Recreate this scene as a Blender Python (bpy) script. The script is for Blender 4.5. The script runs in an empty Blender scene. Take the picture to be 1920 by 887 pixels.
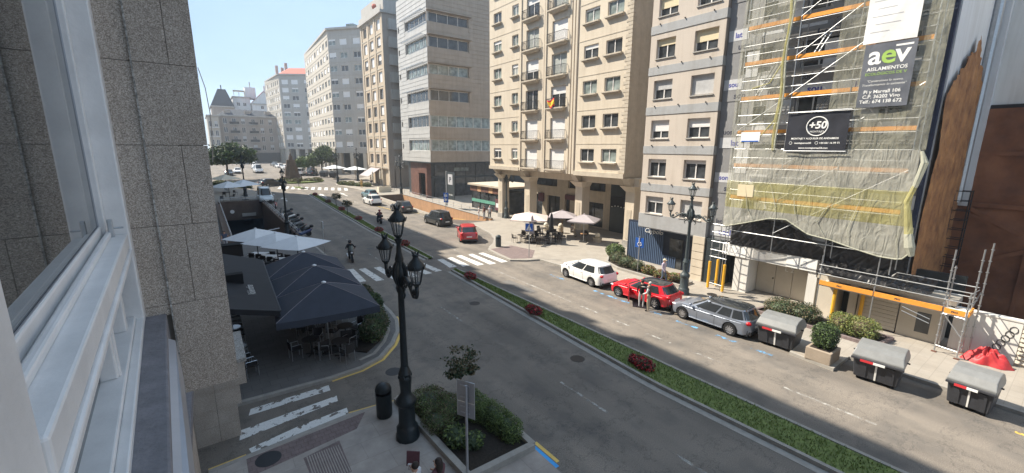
import bpy, bmesh, math, random
from mathutils import Vector, Matrix, noise
random.seed(7)
R = math.radians
sc = bpy.context.scene
col = sc.collection
# ------------------------------------------------------------------ camera, sky, sun, exposure
cam_d = bpy.data.cameras.new('camera'); cam = bpy.data.objects.new('camera', cam_d); col.objects.link(cam)
cr = Vector((0.81121, -0.58471, 0.00684)); cu = Vector((0.11331, 0.16866, 0.97914)); cf = Vector((0.57367, 0.79351, -0.20307))
cam.matrix_world = Matrix(((cr.x, cu.x, -cf.x, 0), (cr.y, cu.y, -cf.y, 0), (cr.z, cu.z, -cf.z, 9.0), (0, 0, 0, 1)))
cam_d.sensor_width = 36; cam_d.sensor_fit = 'HORIZONTAL'; cam_d.lens = 36 * 798 / 1920
cam_d.clip_start = 0.05; cam_d.clip_end = 3000
sc.camera = cam
SUN_EL, SUN_AZ = 48.0, -35.8            # azimuth from +Y towards +X
wd = bpy.data.worlds.new('World'); sc.world = wd; wd.use_nodes = True
wn = wd.node_tree; wn.nodes.clear()
wo = wn.nodes.new('ShaderNodeOutputWorld'); bg = wn.nodes.new('ShaderNodeBackground')
sky = wn.nodes.new('ShaderNodeTexSky'); sky.sky_type = 'NISHITA'; sky.sun_disc = False
sky.sun_elevation = R(SUN_EL); sky.sun_rotation = R(SUN_AZ); sky.air_density = 1.0; sky.dust_density = 0.25; sky.ozone_density = 1.4
wn.links.new(sky.outputs[0], bg.inputs[0]); wn.links.new(bg.outputs[0], wo.inputs[0])
bg.inputs[1].default_value = 0.15
# thin high cloud veil mixed over the blue
tc = wn.nodes.new('ShaderNodeTexCoord'); mp = wn.nodes.new('ShaderNodeMapping'); mp.inputs['Scale'].default_value = (1.2, 1.2, 3.2)
cn = wn.nodes.new('ShaderNodeTexNoise'); cn.inputs['Scale'].default_value = 1.7; cn.inputs['Detail'].default_value = 7; cn.inputs['Roughness'].default_value = .55
cr_ = wn.nodes.new('ShaderNodeValToRGB'); cr_.color_ramp.elements[0].position = .4; cr_.color_ramp.elements[1].position = .8
cr_.color_ramp.elements[0].color = (.86, .86, .86, 1); cr_.color_ramp.elements[1].color = (1, 1, 1, 1)
mx = wn.nodes.new('ShaderNodeMixRGB'); mx.inputs[2].default_value = (1.62, 2.25, 3.05, 1)
wn.links.new(tc.outputs['Generated'], mp.inputs[0]); wn.links.new(mp.outputs[0], cn.inputs[0]); wn.links.new(cn.outputs[0], cr_.inputs[0])
wn.links.new(cr_.outputs[0], mx.inputs[0]); wn.links.new(sky.outputs[0], mx.inputs[1]); wn.links.new(mx.outputs[0], bg.inputs[0])
sl = bpy.data.lights.new('sun', 'SUN'); sl.energy = 4.3; sl.angle = R(.55); sl.color = (1, .91, .77)
so = bpy.data.objects.new('sun', sl); col.objects.link(so)
ld = Vector((-math.sin(R(SUN_AZ)) * math.cos(R(SUN_EL)), -math.cos(R(SUN_AZ)) * math.cos(R(SUN_EL)), -math.sin(R(SUN_EL))))
so.rotation_euler = ld.to_track_quat('-Z', 'Y').to_euler(); so.location = (-40, 60, 80)
vs = sc.view_settings; vs.view_transform = 'Standard'; vs.look = 'None'; vs.exposure = 1.2; vs.gamma = 1; vs.use_curve_mapping = False
sc.render.engine = 'CYCLES'
sc.cycles.max_bounces = 6; sc.cycles.transparent_max_bounces = 14

# ------------------------------------------------------------------ helpers
def gz(y): return 0. if y < 60 else min(.028 * (y - 60), 2.5)
class MB:
    def __init__(s, T=None): s.v = []; s.f = []; s.mi = []; s.m = 0; s.T = T
    def add(s, vs, fs):
        b = len(s.v)
        s.v += [tuple(s.T(*p)) for p in vs] if s.T else [tuple(p) for p in vs]
        s.f += [tuple(i + b for i in f) for f in fs]; s.mi += [s.m] * len(fs); return s
    def hexa(s, p):   # 4 bottom, 4 top
        return s.add(p, [(3, 2, 1, 0), (4, 5, 6, 7), (0, 1, 5, 4), (1, 2, 6, 5), (2, 3, 7, 6), (3, 0, 4, 7)])
    def box(s, x0, x1, y0, y1, z0, z1):
        return s.hexa([(x0, y0, z0), (x1, y0, z0), (x1, y1, z0), (x0, y1, z0), (x0, y0, z1), (x1, y0, z1), (x1, y1, z1), (x0, y1, z1)])
    def cbox(s, c, d, rz=0):
        ca, sa = math.cos(rz), math.sin(rz); P = []
        for z in (-.5, .5):
            for x, y in ((-.5, -.5), (.5, -.5), (.5, .5), (-.5, .5)):
                a, b = x * d[0], y * d[1]; P.append((c[0] + a * ca - b * sa, c[1] + a * sa + b * ca, c[2] + z * d[2]))
        return s.hexa(P)
    def bar(s, a, b, w, h=None):
        a, b = Vector(a), Vector(b); d = (b - a).normalized(); h = h or w
        u = Vector((0, 0, 1)) if abs(d.z) < .95 else Vector((1, 0, 0))
        r = d.cross(u).normalized() * w / 2; t = r.cross(d).normalized() * h / 2
        return s.hexa([a - r - t, a + r - t, a + r + t, a - r + t, b - r - t, b + r - t, b + r + t, b - r + t])
    def tube(s, pts, r, n=8, cap=True):
        pts = [Vector(p) for p in pts]; rs = r if isinstance(r, (list, tuple)) else [r] * len(pts); V = []; F = []
        pu = None
        for i, p in enumerate(pts):
            d = (pts[min(i + 1, len(pts) - 1)] - pts[max(i - 1, 0)]).normalized()
            if pu is None: pu = Vector((0, 0, 1)) if abs(d.z) < .9 else Vector((1, 0, 0))
            a = d.cross(pu).normalized(); b = a.cross(d).normalized(); pu = b
            for k in range(n):
                t = 2 * math.pi * k / n; V.append(p + (a * math.cos(t) + b * math.sin(t)) * rs[i])
        for i in range(len(pts) - 1):
            for k in range(n):
                k2 = (k + 1) % n; F.append((i * n + k, i * n + k2, (i + 1) * n + k2, (i + 1) * n + k))
        if cap: F += [tuple(range(n))[::-1], tuple((len(pts) - 1) * n + k for k in range(n))]
        return s.add(V, F)
    def lathe(s, prof, c=(0, 0, 0), n=14, a0=0, cap=True):
        V = []; F = []
        for r, z in prof:
            for k in range(n):
                t = a0 + 2 * math.pi * k / n; V.append((c[0] + r * math.cos(t), c[1] + r * math.sin(t), c[2] + z))
        for i in range(len(prof) - 1):
            for k in range(n):
                k2 = (k + 1) % n; F.append((i * n + k, i * n + k2, (i + 1) * n + k2, (i + 1) * n + k))
        if cap: F += [tuple(range(n))[::-1], tuple((len(prof) - 1) * n + k for k in range(n))]
        return s.add(V, F)
    def prism(s, poly, z0, z1):
        n = len(poly); V = [(x, y, z0) for x, y in poly] + [(x, y, z1) for x, y in poly]
        return s.add(V, [tuple(range(n))[::-1], tuple(range(n, 2 * n))] + [(i, (i + 1) % n, n + (i + 1) % n, n + i) for i in range(n)])
    def grid(s, fn, nu, nv, flip=False):
        V = [fn(i / nu, j / nv) for j in range(nv + 1) for i in range(nu + 1)]; F = []
        for j in range(nv):
            for i in range(nu):
                a = j * (nu + 1) + i; q = (a, a + 1, a + nu + 2, a + nu + 1); F.append(q[::-1] if flip else q)
        return s.add(V, F)
    def quad(s, a, b, c, d): return s.add([a, b, c, d], [(0, 1, 2, 3)])
    def ball(s, c, r, n=10, m=6):
        rx, ry, rz = r if isinstance(r, (tuple, list)) else (r, r, r); V = []; F = []
        for j in range(m + 1):
            ph = math.pi * (j / m - .5); q = max(math.cos(ph), .02)
            for k in range(n):
                t = 2 * math.pi * k / n; V.append((c[0] + rx * q * math.cos(t), c[1] + ry * q * math.sin(t), c[2] + rz * math.sin(ph)))
        for j in range(m):
            for k in range(n): F.append((j * n + k, j * n + (k + 1) % n, (j + 1) * n + (k + 1) % n, (j + 1) * n + k))
        F += [tuple(range(n))[::-1], tuple(m * n + k for k in range(n))]
        return s.add(V, F)
    def mesh(s, name, mats, smooth=False):
        me = bpy.data.meshes.new(name); me.from_pydata(s.v, [], s.f)
        for m in (mats if isinstance(mats, (list, tuple)) else [mats]): me.materials.append(M[m] if isinstance(m, str) else m)
        if any(s.mi): me.polygons.foreach_set('material_index', s.mi)
        if smooth: me.polygons.foreach_set('use_smooth', [True] * len(s.f))
        if smooth == 'auto':
            me.set_sharp_from_angle(angle=R(38))
        me.validate(); me.update(); return me
    def build(s, name, mats, parent=None, smooth=False, bevel=0):
        o = bpy.data.objects.new(name, s.mesh(name, mats, smooth)); return link(o, parent, bevel)
def wloc(o):
    v = Vector((0, 0, 0))
    while o: v += o.location; o = o.parent
    return v
def link(o, parent=None, bevel=0):
    col.objects.link(o)
    if parent is not None: o.parent = parent; o.location = -wloc(parent)
    if bevel:
        b = o.modifiers.new('bevel', 'BEVEL'); b.width = bevel; b.segments = 2; b.limit_method = 'ANGLE'; b.angle_limit = R(40)
    return o
def place(me, name, loc, rz=0, parent=None, scale=None):       # an object that shares a mesh
    o = bpy.data.objects.new(name, me); col.objects.link(o)
    if parent is not None: o.parent = parent; o.location = Vector(loc) - wloc(parent)
    else: o.location = loc
    o.rotation_euler = (0, 0, rz)
    if scale: o.scale = scale
    return o
def tag(o, label=None, cat=None, group=None, kind=None):
    if label: o['label'] = label
    if cat: o['category'] = cat
    if group: o['group'] = group
    if kind: o['kind'] = kind
    return o
def thing(name, label, cat, loc=(0, 0, 0), group=None):
    o = bpy.data.objects.new(name, None); o.empty_display_size = .2; col.objects.link(o); o.location = loc
    return tag(o, label, cat, group)
def copy_tree(o, loc=None, rz=None, label=None, group=None, parent=None, scale=None):
    c = o.copy(); col.objects.link(c); c.parent = parent
    if loc is not None: c.location = loc
    if rz is not None: c.rotation_euler = (0, 0, rz)
    if scale: c.scale = scale if isinstance(scale, tuple) else (scale,) * 3
    if label: c['label'] = label
    if group: c['group'] = group
    for ch in list(o.children): copy_tree(ch, parent=c)
    return c
class Proto:          # first use moves the model itself, later uses copy it
    def __init__(s, root): s.root = root; s.used = False
    def put(s, loc, rz=0, label=None, group=None, scale=None):
        if not s.used:
            s.used = True; o = s.root; o.location = loc; o.rotation_euler = (0, 0, rz)
            if scale: o.scale = scale if isinstance(scale, tuple) else (scale,) * 3
            if label: o['label'] = label
            if group: o['group'] = group
            return o
        return copy_tree(s.root, loc, rz, label, group, None, scale or (1, 1, 1))
# ------------------------------------------------------------------ materials
M = {}
def mat(name, c, rough=.6, metal=0, var=.12, scale=3., bump=0., bscale=None, spec=.4, c2=None, detail=6, coat=0):
    m = bpy.data.materials.new(name); m.use_nodes = True; nt = m.node_tree; b = nt.nodes['Principled BSDF']
    b.inputs['Roughness'].default_value = rough; b.inputs['Metallic'].default_value = metal; b.inputs['Specular IOR Level'].default_value = spec
    if coat: b.inputs['Coat Weight'].default_value = coat; b.inputs['Coat Roughness'].default_value = .04
    c = tuple(c)
    if var or c2:
        t = nt.nodes.new('ShaderNodeTexCoord'); n = nt.nodes.new('ShaderNodeTexNoise'); n.inputs['Scale'].default_value = scale; n.inputs['Detail'].default_value = detail
        n.inputs['Roughness'].default_value = .62
        r = nt.nodes.new('ShaderNodeValToRGB'); r.color_ramp.elements[0].position = .3; r.color_ramp.elements[1].position = .72
        lo = c2 if c2 else tuple(max(0, x * (1 - var)) for x in c); hi = c if c2 else tuple(min(1, x * (1 + var)) for x in c)
        r.color_ramp.elements[0].color = (*lo, 1); r.color_ramp.elements[1].color = (*hi, 1)
        nt.links.new(t.outputs['Object'], n.inputs[0]); nt.links.new(n.outputs[0], r.inputs[0]); nt.links.new(r.outputs[0], b.inputs[0])
    else: b.inputs[0].default_value = (*c, 1)
    if bump:
        t2 = nt.nodes.new('ShaderNodeTexCoord'); n2 = nt.nodes.new('ShaderNodeTexNoise'); n2.inputs['Scale'].default_value = bscale or scale * 6; n2.inputs['Detail'].default_value = 5
        bm_ = nt.nodes.new('ShaderNodeBump'); bm_.inputs['Strength'].default_value = bump; bm_.inputs['Distance'].default_value = .02
        nt.links.new(t2.outputs['Object'], n2.inputs[0]); nt.links.new(n2.outputs[0], bm_.inputs['Height']); nt.links.new(bm_.outputs[0], b.inputs['Normal'])
    M[name] = m; return m
def nodes(name):
    nt = M[name].node_tree; return nt, nt.nodes['Principled BSDF']
def tex(nt, kind, scale, detail=4, rough=.6):
    t = nt.nodes.new('ShaderNodeTexCoord'); n = nt.nodes.new('ShaderNodeTex' + kind); n.inputs['Scale'].default_value = scale
    if kind == 'Noise': n.inputs['Detail'].default_value = detail; n.inputs['Roughness'].default_value = rough
    nt.links.new(t.outputs['Object'], n.inputs[0]); return n
def ramp(nt, src, stops):
    r = nt.nodes.new('ShaderNodeValToRGB'); e = r.color_ramp.elements
    while len(e) < len(stops): e.new(.5)
    for k, (p, c) in enumerate(stops): e[k].position = p; e[k].color = (*c, 1) if len(c) == 3 else c
    nt.links.new(src, r.inputs[0]); return r
def mixc(nt, fac, a, b, mode='MIX'):
    m = nt.nodes.new('ShaderNodeMixRGB'); m.blend_type = mode
    for i, x in enumerate((fac, a, b)):
        if hasattr(x, 'links') or hasattr(x, 'is_linked'): nt.links.new(x, m.inputs[i])
        else: m.inputs[i].default_value = x if i == 0 else (*x, 1)
    return m.outputs[0]
# asphalt: patches, worn tracks, speckle, cracks
mat('asphalt', (.1, .1, .1), .88, var=0)
nt, b = nodes('asphalt')
a1 = ramp(nt, tex(nt, 'Noise', .22, 6).outputs[0], [(.3, (.175, .156, .135)), (.7, (.25, .22, .187))]).outputs[0]
a2 = ramp(nt, tex(nt, 'Noise', 38, 3, .8).outputs[0], [(.32, (.55, .55, .55)), (.6, (1.1, 1.1, 1.1)), (.7, (1.7, 1.7, 1.68))]).outputs[0]
c_ = mixc(nt, 1, a1, a2, 'MULTIPLY')
a3 = ramp(nt, tex(nt, 'Noise', .6, 3).outputs[0], [(.5, (0, 0, 0)), (.66, (.75, .75, .75))]).outputs[0]
c_ = mixc(nt, a3, c_, (.128, .118, .107))
w_ = tex(nt, 'Noise', .35, 9, .7); cr2 = ramp(nt, w_.outputs[0], [(.494, (0, 0, 0)), (.5, (.7, .7, .7)), (.506, (0, 0, 0))]).outputs[0]
c_ = mixc(nt, cr2, c_, (.05, .05, .05)); t9 = nt.nodes.new('ShaderNodeTexCoord'); m9 = nt.nodes.new('ShaderNodeMapping'); m9.inputs['Scale'].default_value = (.9, .06, 1); n9 = nt.nodes.new('ShaderNodeTexNoise'); n9.inputs['Scale'].default_value = 1.1; n9.inputs['Detail'].default_value = 4
nt.links.new(t9.outputs['Object'], m9.inputs[0]); nt.links.new(m9.outputs[0], n9.inputs[0]); w9 = ramp(nt, n9.outputs[0], [(.35, (.82, .82, .83)), (.65, (1.12, 1.11, 1.1))]).outputs[0]
c_ = mixc(nt, 1, c_, w9, 'MULTIPLY')
nt.links.new(c_, b.inputs[0])
bp = nt.nodes.new('ShaderNodeBump'); bp.inputs['Strength'].default_value = .35; bp.inputs['Distance'].default_value = .01
nt.links.new(tex(nt, 'Noise', 60, 3).outputs[0], bp.inputs['Height']); nt.links.new(bp.outputs[0], b.inputs['Normal'])
def paint(name, c, lo=.36, hi=.5, sc_=6):     # road paint flaking away to what lies below
    mat(name, c, .7, var=.15, scale=20); nt, b = nodes(name)
    n = tex(nt, 'Noise', sc_, 8, .68); r = ramp(nt, n.outputs[0], [(lo, (0, 0, 0)), (hi, (1, 1, 1))])
    nt.links.new(r.outputs[0], b.inputs['Alpha'])
paint('paint_white', (.66, .65, .62), .38, .42, 3.5); paint('paint_worn', (.7, .7, .68), .43, .445, 3.2); paint('paint_blue', (.16, .4, .68), .44, .6, 3); paint('paint_yellow', (.75, .5, .1), .4, .5)
paint('paint_line', (.5, .49, .46), .42, .66, 3)
mat('blue_solid', (.05, .36, .8), .6); paint('paint_yellow_solid', (.72, .5, .14), .22, .3)
def joints(name, w, h, dark=.8, mortar=.012):      # slab joints in a pavement
    nt, b = nodes(name); src = b.inputs[0].links[0].from_socket; t = nt.nodes.new('ShaderNodeTexCoord'); br = nt.nodes.new('ShaderNodeTexBrick')
    br.inputs['Scale'].default_value = 1; br.inputs['Brick Width'].default_value = w; br.inputs['Row Height'].default_value = h; br.inputs['Mortar Size'].default_value = mortar; br.inputs['Color1'].default_value = (1, 1, 1, 1); br.inputs['Color2'].default_value = (.93, .92, .91, 1); br.inputs['Mortar'].default_value = (dark,) * 3 + (1,)
    nt.links.new(t.outputs['Object'], br.inputs[0]); nt.links.new(mixc(nt, 1, src, br.outputs[0], 'MULTIPLY'), b.inputs[0])
# speckled granite
def granite(name, lo, mid, hi, s=90):
    mat(name, mid, .75, var=0); nt, b = nodes(name)
    v = tex(nt, 'Voronoi', s); v2 = tex(nt, 'Noise', s * 1.6, 2)
    a = ramp(nt, v.outputs['Color'], [(.15, lo), (.5, mid), (.85, hi)]).outputs[0]
    d = ramp(nt, v2.outputs[0], [(.35, (.45, .45, .45)), (.6, (1.1, 1.1, 1.1))]).outputs[0]
    e = ramp(nt, tex(nt, 'Noise', 1.3, 5).outputs[0], [(.3, (.8, .78, .76)), (.7, (1.08, 1.08, 1.08))]).outputs[0]
    o = mixc(nt, 1, mixc(nt, 1, a, d, 'MULTIPLY'), e, 'MULTIPLY'); nt.links.new(o, b.inputs[0])
granite('granite', (.32, .265, .22), (.53, .455, .385), (.74, .65, .56), 210)
granite('granite_grey', (.3, .29, .27), (.42, .4, .37), (.55, .53, .5), 40)
mat('mortar', (.34, .29, .24), .9); mat('sill_stone', (.2, .19, .2), .85, var=.2, scale=9, bump=.3)
mat('white_frame', (.74, .72, .7), .4, var=.1, scale=5, bump=.05, bscale=60); mat('white_plain', (.75, .74, .72), .6, var=.06)
def glass(name, c=(.02, .025, .03), rough=.04, spec=.6, var=.5, sc_=1.5):
    mat(name, c, rough, var=var, scale=sc_, spec=spec, detail=1)
glass('glass', (.045, .05, .055)); glass('glass_light', (.2, .235, .225), .08); glass('car_glass', (.028, .032, .036), .02, .7, .1); glass('bay_glass', (.03, .035, .035), .02, 1.0, .15); nodes('bay_glass')[1].inputs['IOR'].default_value = 2.1  # pale tone of glass_light stands in for reflections in the panes
mat('beige', (.6, .525, .42), .85, var=.06, scale=.5); mat('beige_trim', (.5, .44, .355), .85, var=.1, scale=2); mat('beige_dark', (.34, .28, .22), .85, var=.1)
mat('concrete_pink', (.54, .475, .41), .85, var=.05, scale=.8); mat('band_blue', (.36, .365, .37), .8, var=.06); mat('brown_panel', (.27, .235, .205), .8, var=.1, scale=1.2)
mat('blind_white', (.76, .75, .74), .6, var=.03); mat('blind_cream', (.72, .62, .42), .6, var=.04); mat('blind_grey', (.5, .5, .5), .6); mat('curtain', (.36, .38, .36), .8, var=.2, scale=5)
mat('iron', (.02, .02, .022), .5, var=.2); mat('lamp_iron', (.016, .022, .025), .38, var=.25, scale=14, bump=.15); mat('lamp_green', (.055, .07, .075), .45, var=.2)
mat('lamp_glass', (.35, .36, .36), .1, var=0); nt, b = nodes('lamp_glass'); b.inputs['Alpha'].default_value = .22
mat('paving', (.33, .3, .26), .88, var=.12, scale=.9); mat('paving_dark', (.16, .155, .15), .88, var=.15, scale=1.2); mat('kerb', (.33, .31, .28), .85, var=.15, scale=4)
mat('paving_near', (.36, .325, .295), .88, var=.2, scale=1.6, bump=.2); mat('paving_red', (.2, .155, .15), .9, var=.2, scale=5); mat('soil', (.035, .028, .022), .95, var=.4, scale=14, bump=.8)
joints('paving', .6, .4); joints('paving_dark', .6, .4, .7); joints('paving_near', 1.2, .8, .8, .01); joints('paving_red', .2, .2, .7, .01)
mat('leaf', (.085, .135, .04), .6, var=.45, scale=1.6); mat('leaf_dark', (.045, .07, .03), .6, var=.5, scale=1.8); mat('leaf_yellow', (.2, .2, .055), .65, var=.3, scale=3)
mat('leaf_brown', (.14, .115, .065), .7, var=.4, scale=4); mat('leaf_light', (.15, .2, .06), .6, var=.4, scale=2); mat('petal_red', (.55, .04, .05), .6, var=.4, scale=6); mat('petal_dark', (.2, .03, .04), .7, var=.4, scale=6)
mat('bark', (.1, .08, .06), .9, var=.3, scale=12, bump=.5); mat('grass', (.19, .25, .07), .7, var=.35, scale=2.5); mat('grass_soil', (.15, .19, .06), .9, var=.4, scale=6)
mat('metal_clad', (.5, .485, .46), .45, .15, var=.1, scale=.7); mat('metal_clad_shaded', (.31, .25, .195), .45, .2, var=.12, scale=.8); mat('rust', (.16, .075, .055), .65, .2, var=.3, scale=1.5)
mat('dark_cladding', (.035, .045, .05), .4, var=.2); mat('galv', (.45, .46, .47), .38, .75, var=.12, scale=9); mat('orange_board', (.8, .33, .05), .6, var=.12, scale=3); mat('yellow_sleeve', (.8, .42, .03), .6, var=.1)
mat('insul_grey', (.24, .24, .245), .7, var=.15, scale=1.2); mat('insul_white', (.55, .56, .58), .7, var=.1); mat('ink_blue', (.05, .06, .3), .7, var=0); mat('ink_dark', (.03, .035, .06), .7, var=0)
mat('foam', (.5, .25, .1), .85, var=.3, scale=1.3, bump=.9, bscale=6, c2=(.2, .09, .045)); mat('foam_dark', (.3, .13, .065), .9, var=.3, scale=.6, bump=.8, bscale=4, c2=(.13, .055, .035))  # foam tone raised to stand in for bounced light on the party wall
mat('wall_white', (.7, .69, .66), .8, var=.06, scale=.5); mat('plastic_black', (.018, .018, .02), .33, var=.2, scale=3); mat('beige_panel', (.55, .5, .42), .7, var=.04); mat('shop_blue', (.07, .11, .19), .6, var=.1, scale=2); mat('shop_navy', (.02, .03, .055), .55, var=.15)
mat('bin_body', (.045, .047, .055), .5, var=.15, scale=5); mat('bin_lid', (.2, .205, .205), .45, var=.1, scale=4); mat('reflect_red', (.6, .04, .05), .4, var=0); mat('reflect_white', (.85, .85, .83), .4, var=0)
mat('red_tarp', (.42, .03, .035), .5, var=.25, scale=4, bump=.4, bscale=6); mat('sign_blue', (.02, .12, .5), .4, var=.03); mat('sign_white', (.85, .85, .85), .5, var=0); mat('sign_grey', (.42, .42, .44), .45, .5, var=.08)
mat('umb_navy', (.042, .049, .068), .8, var=.12, scale=2); mat('umb_black', (.016, .016, .019), .75, var=.2, scale=2); mat('umb_white', (.72, .75, .78), .75, var=.05, scale=2); mat('umb_pink', (.68, .55, .5), .8, var=.04); mat('umb_grey', (.38, .34, .35), .8, var=.06); mat('umb_cream', (.7, .64, .52), .8, var=.05)
mat('wicker', (.035, .03, .028), .8, var=.3, scale=20); mat('table_white', (.75, .77, .8), .4, var=.03); mat('wood', (.35, .2, .1), .6, var=.25, scale=6); mat('alu', (.55, .56, .58), .3, .8, var=.05)
mat('rubber', (.012, .012, .013), .75, var=.2, scale=8); mat('rim', (.5, .5, .52), .3, .8, var=.05); mat('plastic_trim', (.025, .025, .027), .5, var=.1); mat('tail_red', (.45, .01, .015), .25, var=0); mat('head_light', (.6, .62, .65), .12, var=0); mat('plate', (.75, .75, .72), .5, var=0)
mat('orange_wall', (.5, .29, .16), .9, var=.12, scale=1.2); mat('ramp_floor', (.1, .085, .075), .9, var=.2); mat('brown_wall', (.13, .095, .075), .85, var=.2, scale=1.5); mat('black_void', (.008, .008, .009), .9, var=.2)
mat('far_cream', (.47, .43, .37), .85, var=.05, scale=.2); mat('far_grey', (.42, .4, .37), .85, var=.07, scale=.3); mat('far_white', (.68, .69, .7), .8, var=.05, scale=.3); mat('far_tan', (.36, .31, .27), .85, var=.1, scale=.3); mat('slate', (.03, .04, .055), .6, var=.2); mat('roof_red', (.5, .13, .09), .8, var=.15)
mat('granite_tan', (.5, .41, .31), .85, var=.1, scale=.8); mat('skin', (.55, .33, .24), .55, var=.04); mat('hair_dark', (.03, .02, .016), .6, var=.3, scale=30); mat('hair_grey', (.45, .43, .41), .7, var=.2, scale=30)
for n_, c in dict(shirt_white=(.68, .67, .68), vest_brown=(.1, .075, .06), khaki=(.42, .36, .27), black_cloth=(.015, .015, .017), grey_cloth=(.3, .31, .36), lilac=(.5, .44, .54), denim=(.1, .13, .2), yellow_cloth=(.65, .42, .14), pale_grey=(.5, .5, .52), maroon=(.12, .05, .06), cap_cream=(.6, .52, .38), helmet_black=(.015, .015, .018), helmet_red=(.3, .08, .09), navy=(.03, .04, .08)).items(): mat(n_, c, .75 if 'helmet' not in n_ else .25, var=.1, scale=6)
def carpaint(name, c, metal=0.): mat(name, c, .3, metal, var=.02, coat=.8, spec=.5)
carpaint('car_white', (.8, .8, .79)); carpaint('car_red', (.62, .012, .025)); carpaint('car_silver', (.27, .3, .36), .5); carpaint('car_orange_red', (.5, .03, .03)); carpaint('car_black', (.018, .022, .024)); carpaint('car_dark', (.05, .05, .052), .3); carpaint('car_teal', (.17, .29, .33), .2); carpaint('car_grey', (.2, .21, .22), .4); carpaint('moto_blue', (.02, .04, .14)); carpaint('moto_red', (.3, .02, .03)); carpaint('car_pale', (.62, .7, .76))
def streaks(name, lo=.84):         # rain streaks and grime on outside walls
    nt, b = nodes(name); src = b.inputs[0].links[0].from_socket; t = nt.nodes.new('ShaderNodeTexCoord'); m_ = nt.nodes.new('ShaderNodeMapping'); m_.inputs['Scale'].default_value = (2.2, 2.2, .16); n = nt.nodes.new('ShaderNodeTexNoise'); n.inputs['Scale'].default_value = 1.0; n.inputs['Detail'].default_value = 7; n.inputs['Roughness'].default_value = .65
    nt.links.new(t.outputs['Object'], m_.inputs[0]); nt.links.new(m_.outputs[0], n.inputs[0]); r = ramp(nt, n.outputs[0], [(.3, (lo, lo * .985, lo * .96)), (.55, (1, 1, 1))]); nt.links.new(mixc(nt, 1, src, r.outputs[0], 'MULTIPLY'), b.inputs[0])
for n_ in ('beige', 'beige_trim', 'concrete_pink', 'band_blue', 'granite_tan', 'far_cream', 'far_grey', 'far_tan', 'wall_white', 'metal_clad', 'metal_clad_shaded', 'brown_panel', 'orange_wall', 'far_white'): streaks(n_, .8 if n_ in ('brown_panel', 'far_tan', 'metal_clad_shaded', 'orange_wall') else .86)
# debris netting: a woven cloth that lets part of the light through
def net(name, c, a):
    m = bpy.data.materials.new(name); m.use_nodes = True; nt = m.node_tree; nt.nodes.clear(); M[name] = m
    o = nt.nodes.new('ShaderNodeOutputMaterial'); mx_ = nt.nodes.new('ShaderNodeMixShader'); tr = nt.nodes.new('ShaderNodeBsdfTransparent'); df = nt.nodes.new('ShaderNodeBsdfDiffuse'); tl = nt.nodes.new('ShaderNodeBsdfTranslucent'); ad = nt.nodes.new('ShaderNodeMixShader')
    ad.inputs[0].default_value = .3; df.inputs[0].default_value = (*c, 1); tl.inputs[0].default_value = (*c, 1)
    n = tex(nt, 'Noise', 1.6, 5); r = ramp(nt, n.outputs[0], [(.3, (a - .14,) * 3), (.7, (a + .14,) * 3)])
    t3 = nt.nodes.new('ShaderNodeTexCoord'); m3 = nt.nodes.new('ShaderNodeMapping'); m3.inputs['Rotation'].default_value = (.5, 0, 0); m3.inputs['Scale'].default_value = (1, 1.6, .5); n3 = nt.nodes.new('ShaderNodeTexNoise'); n3.inputs['Scale'].default_value = 2.2; n3.inputs['Detail'].default_value = 3; n3.inputs['Distortion'].default_value = 1.2
    b3_ = nt.nodes.new('ShaderNodeBump'); b3_.inputs['Strength'].default_value = 1; b3_.inputs['Distance'].default_value = .09; nt.links.new(t3.outputs['Object'], m3.inputs[0]); nt.links.new(m3.outputs[0], n3.inputs[0]); nt.links.new(n3.outputs[0], b3_.inputs['Height']); nt.links.new(b3_.outputs[0], df.inputs['Normal'])
    nt.links.new(df.outputs[0], ad.inputs[1]); nt.links.new(tl.outputs[0], ad.inputs[2]); nt.links.new(r.outputs[0], mx_.inputs[0])
    nt.links.new(tr.outputs[0], mx_.inputs[1]); nt.links.new(ad.outputs[0], mx_.inputs[2]); nt.links.new(mx_.outputs[0], o.inputs[0])
net('net_white', (.64, .63, .55), .6); net('net_yellow', (.62, .58, .28), .55); net('net_thin', (.56, .55, .44), .36); net('net_rope', (.6, .6, .5), .85)
# ------------------------------------------------------------------ ground, pavements, markings
def struct(o): return tag(o, kind='structure')
HOLES = [(24.3, 28.6, 44.5, 73.0), (1.7, 6.9, 46.0, 76.0)]
xs = sorted({-160, -30, 60, 260} | {h[0] for h in HOLES} | {h[1] for h in HOLES})
ys = sorted({-90, -20, 20, 60, 105, 149.3, 300, 420} | {h[2] for h in HOLES} | {h[3] for h in HOLES})
mb = MB()
for i in range(len(xs) - 1):
    for j in range(len(ys) - 1):
        x, y = (xs[i] + xs[i + 1]) / 2, (ys[j] + ys[j + 1]) / 2
        if any(h[0] < x < h[1] and h[2] < y < h[3] for h in HOLES): continue
        a, b_, c, d = xs[i], xs[i + 1], ys[j], ys[j + 1]
        mb.quad((a, c, gz(c)), (b_, c, gz(c)), (b_, d, gz(d)), (a, d, gz(d)))
road = struct(mb.build('road', 'asphalt'))
def slab(name, poly, h, m, parent=None, base=-.25):
    n = len(poly); mb = MB()
    V = [(x, y, gz(y) + base) for x, y in poly] + [(x, y, gz(y) + h) for x, y in poly]
    mb.add(V, [tuple(range(n, 2 * n))] + [(i, (i + 1) % n, n + (i + 1) % n, n + i) for i in range(n)])
    return mb.build(name, m, parent)
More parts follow.
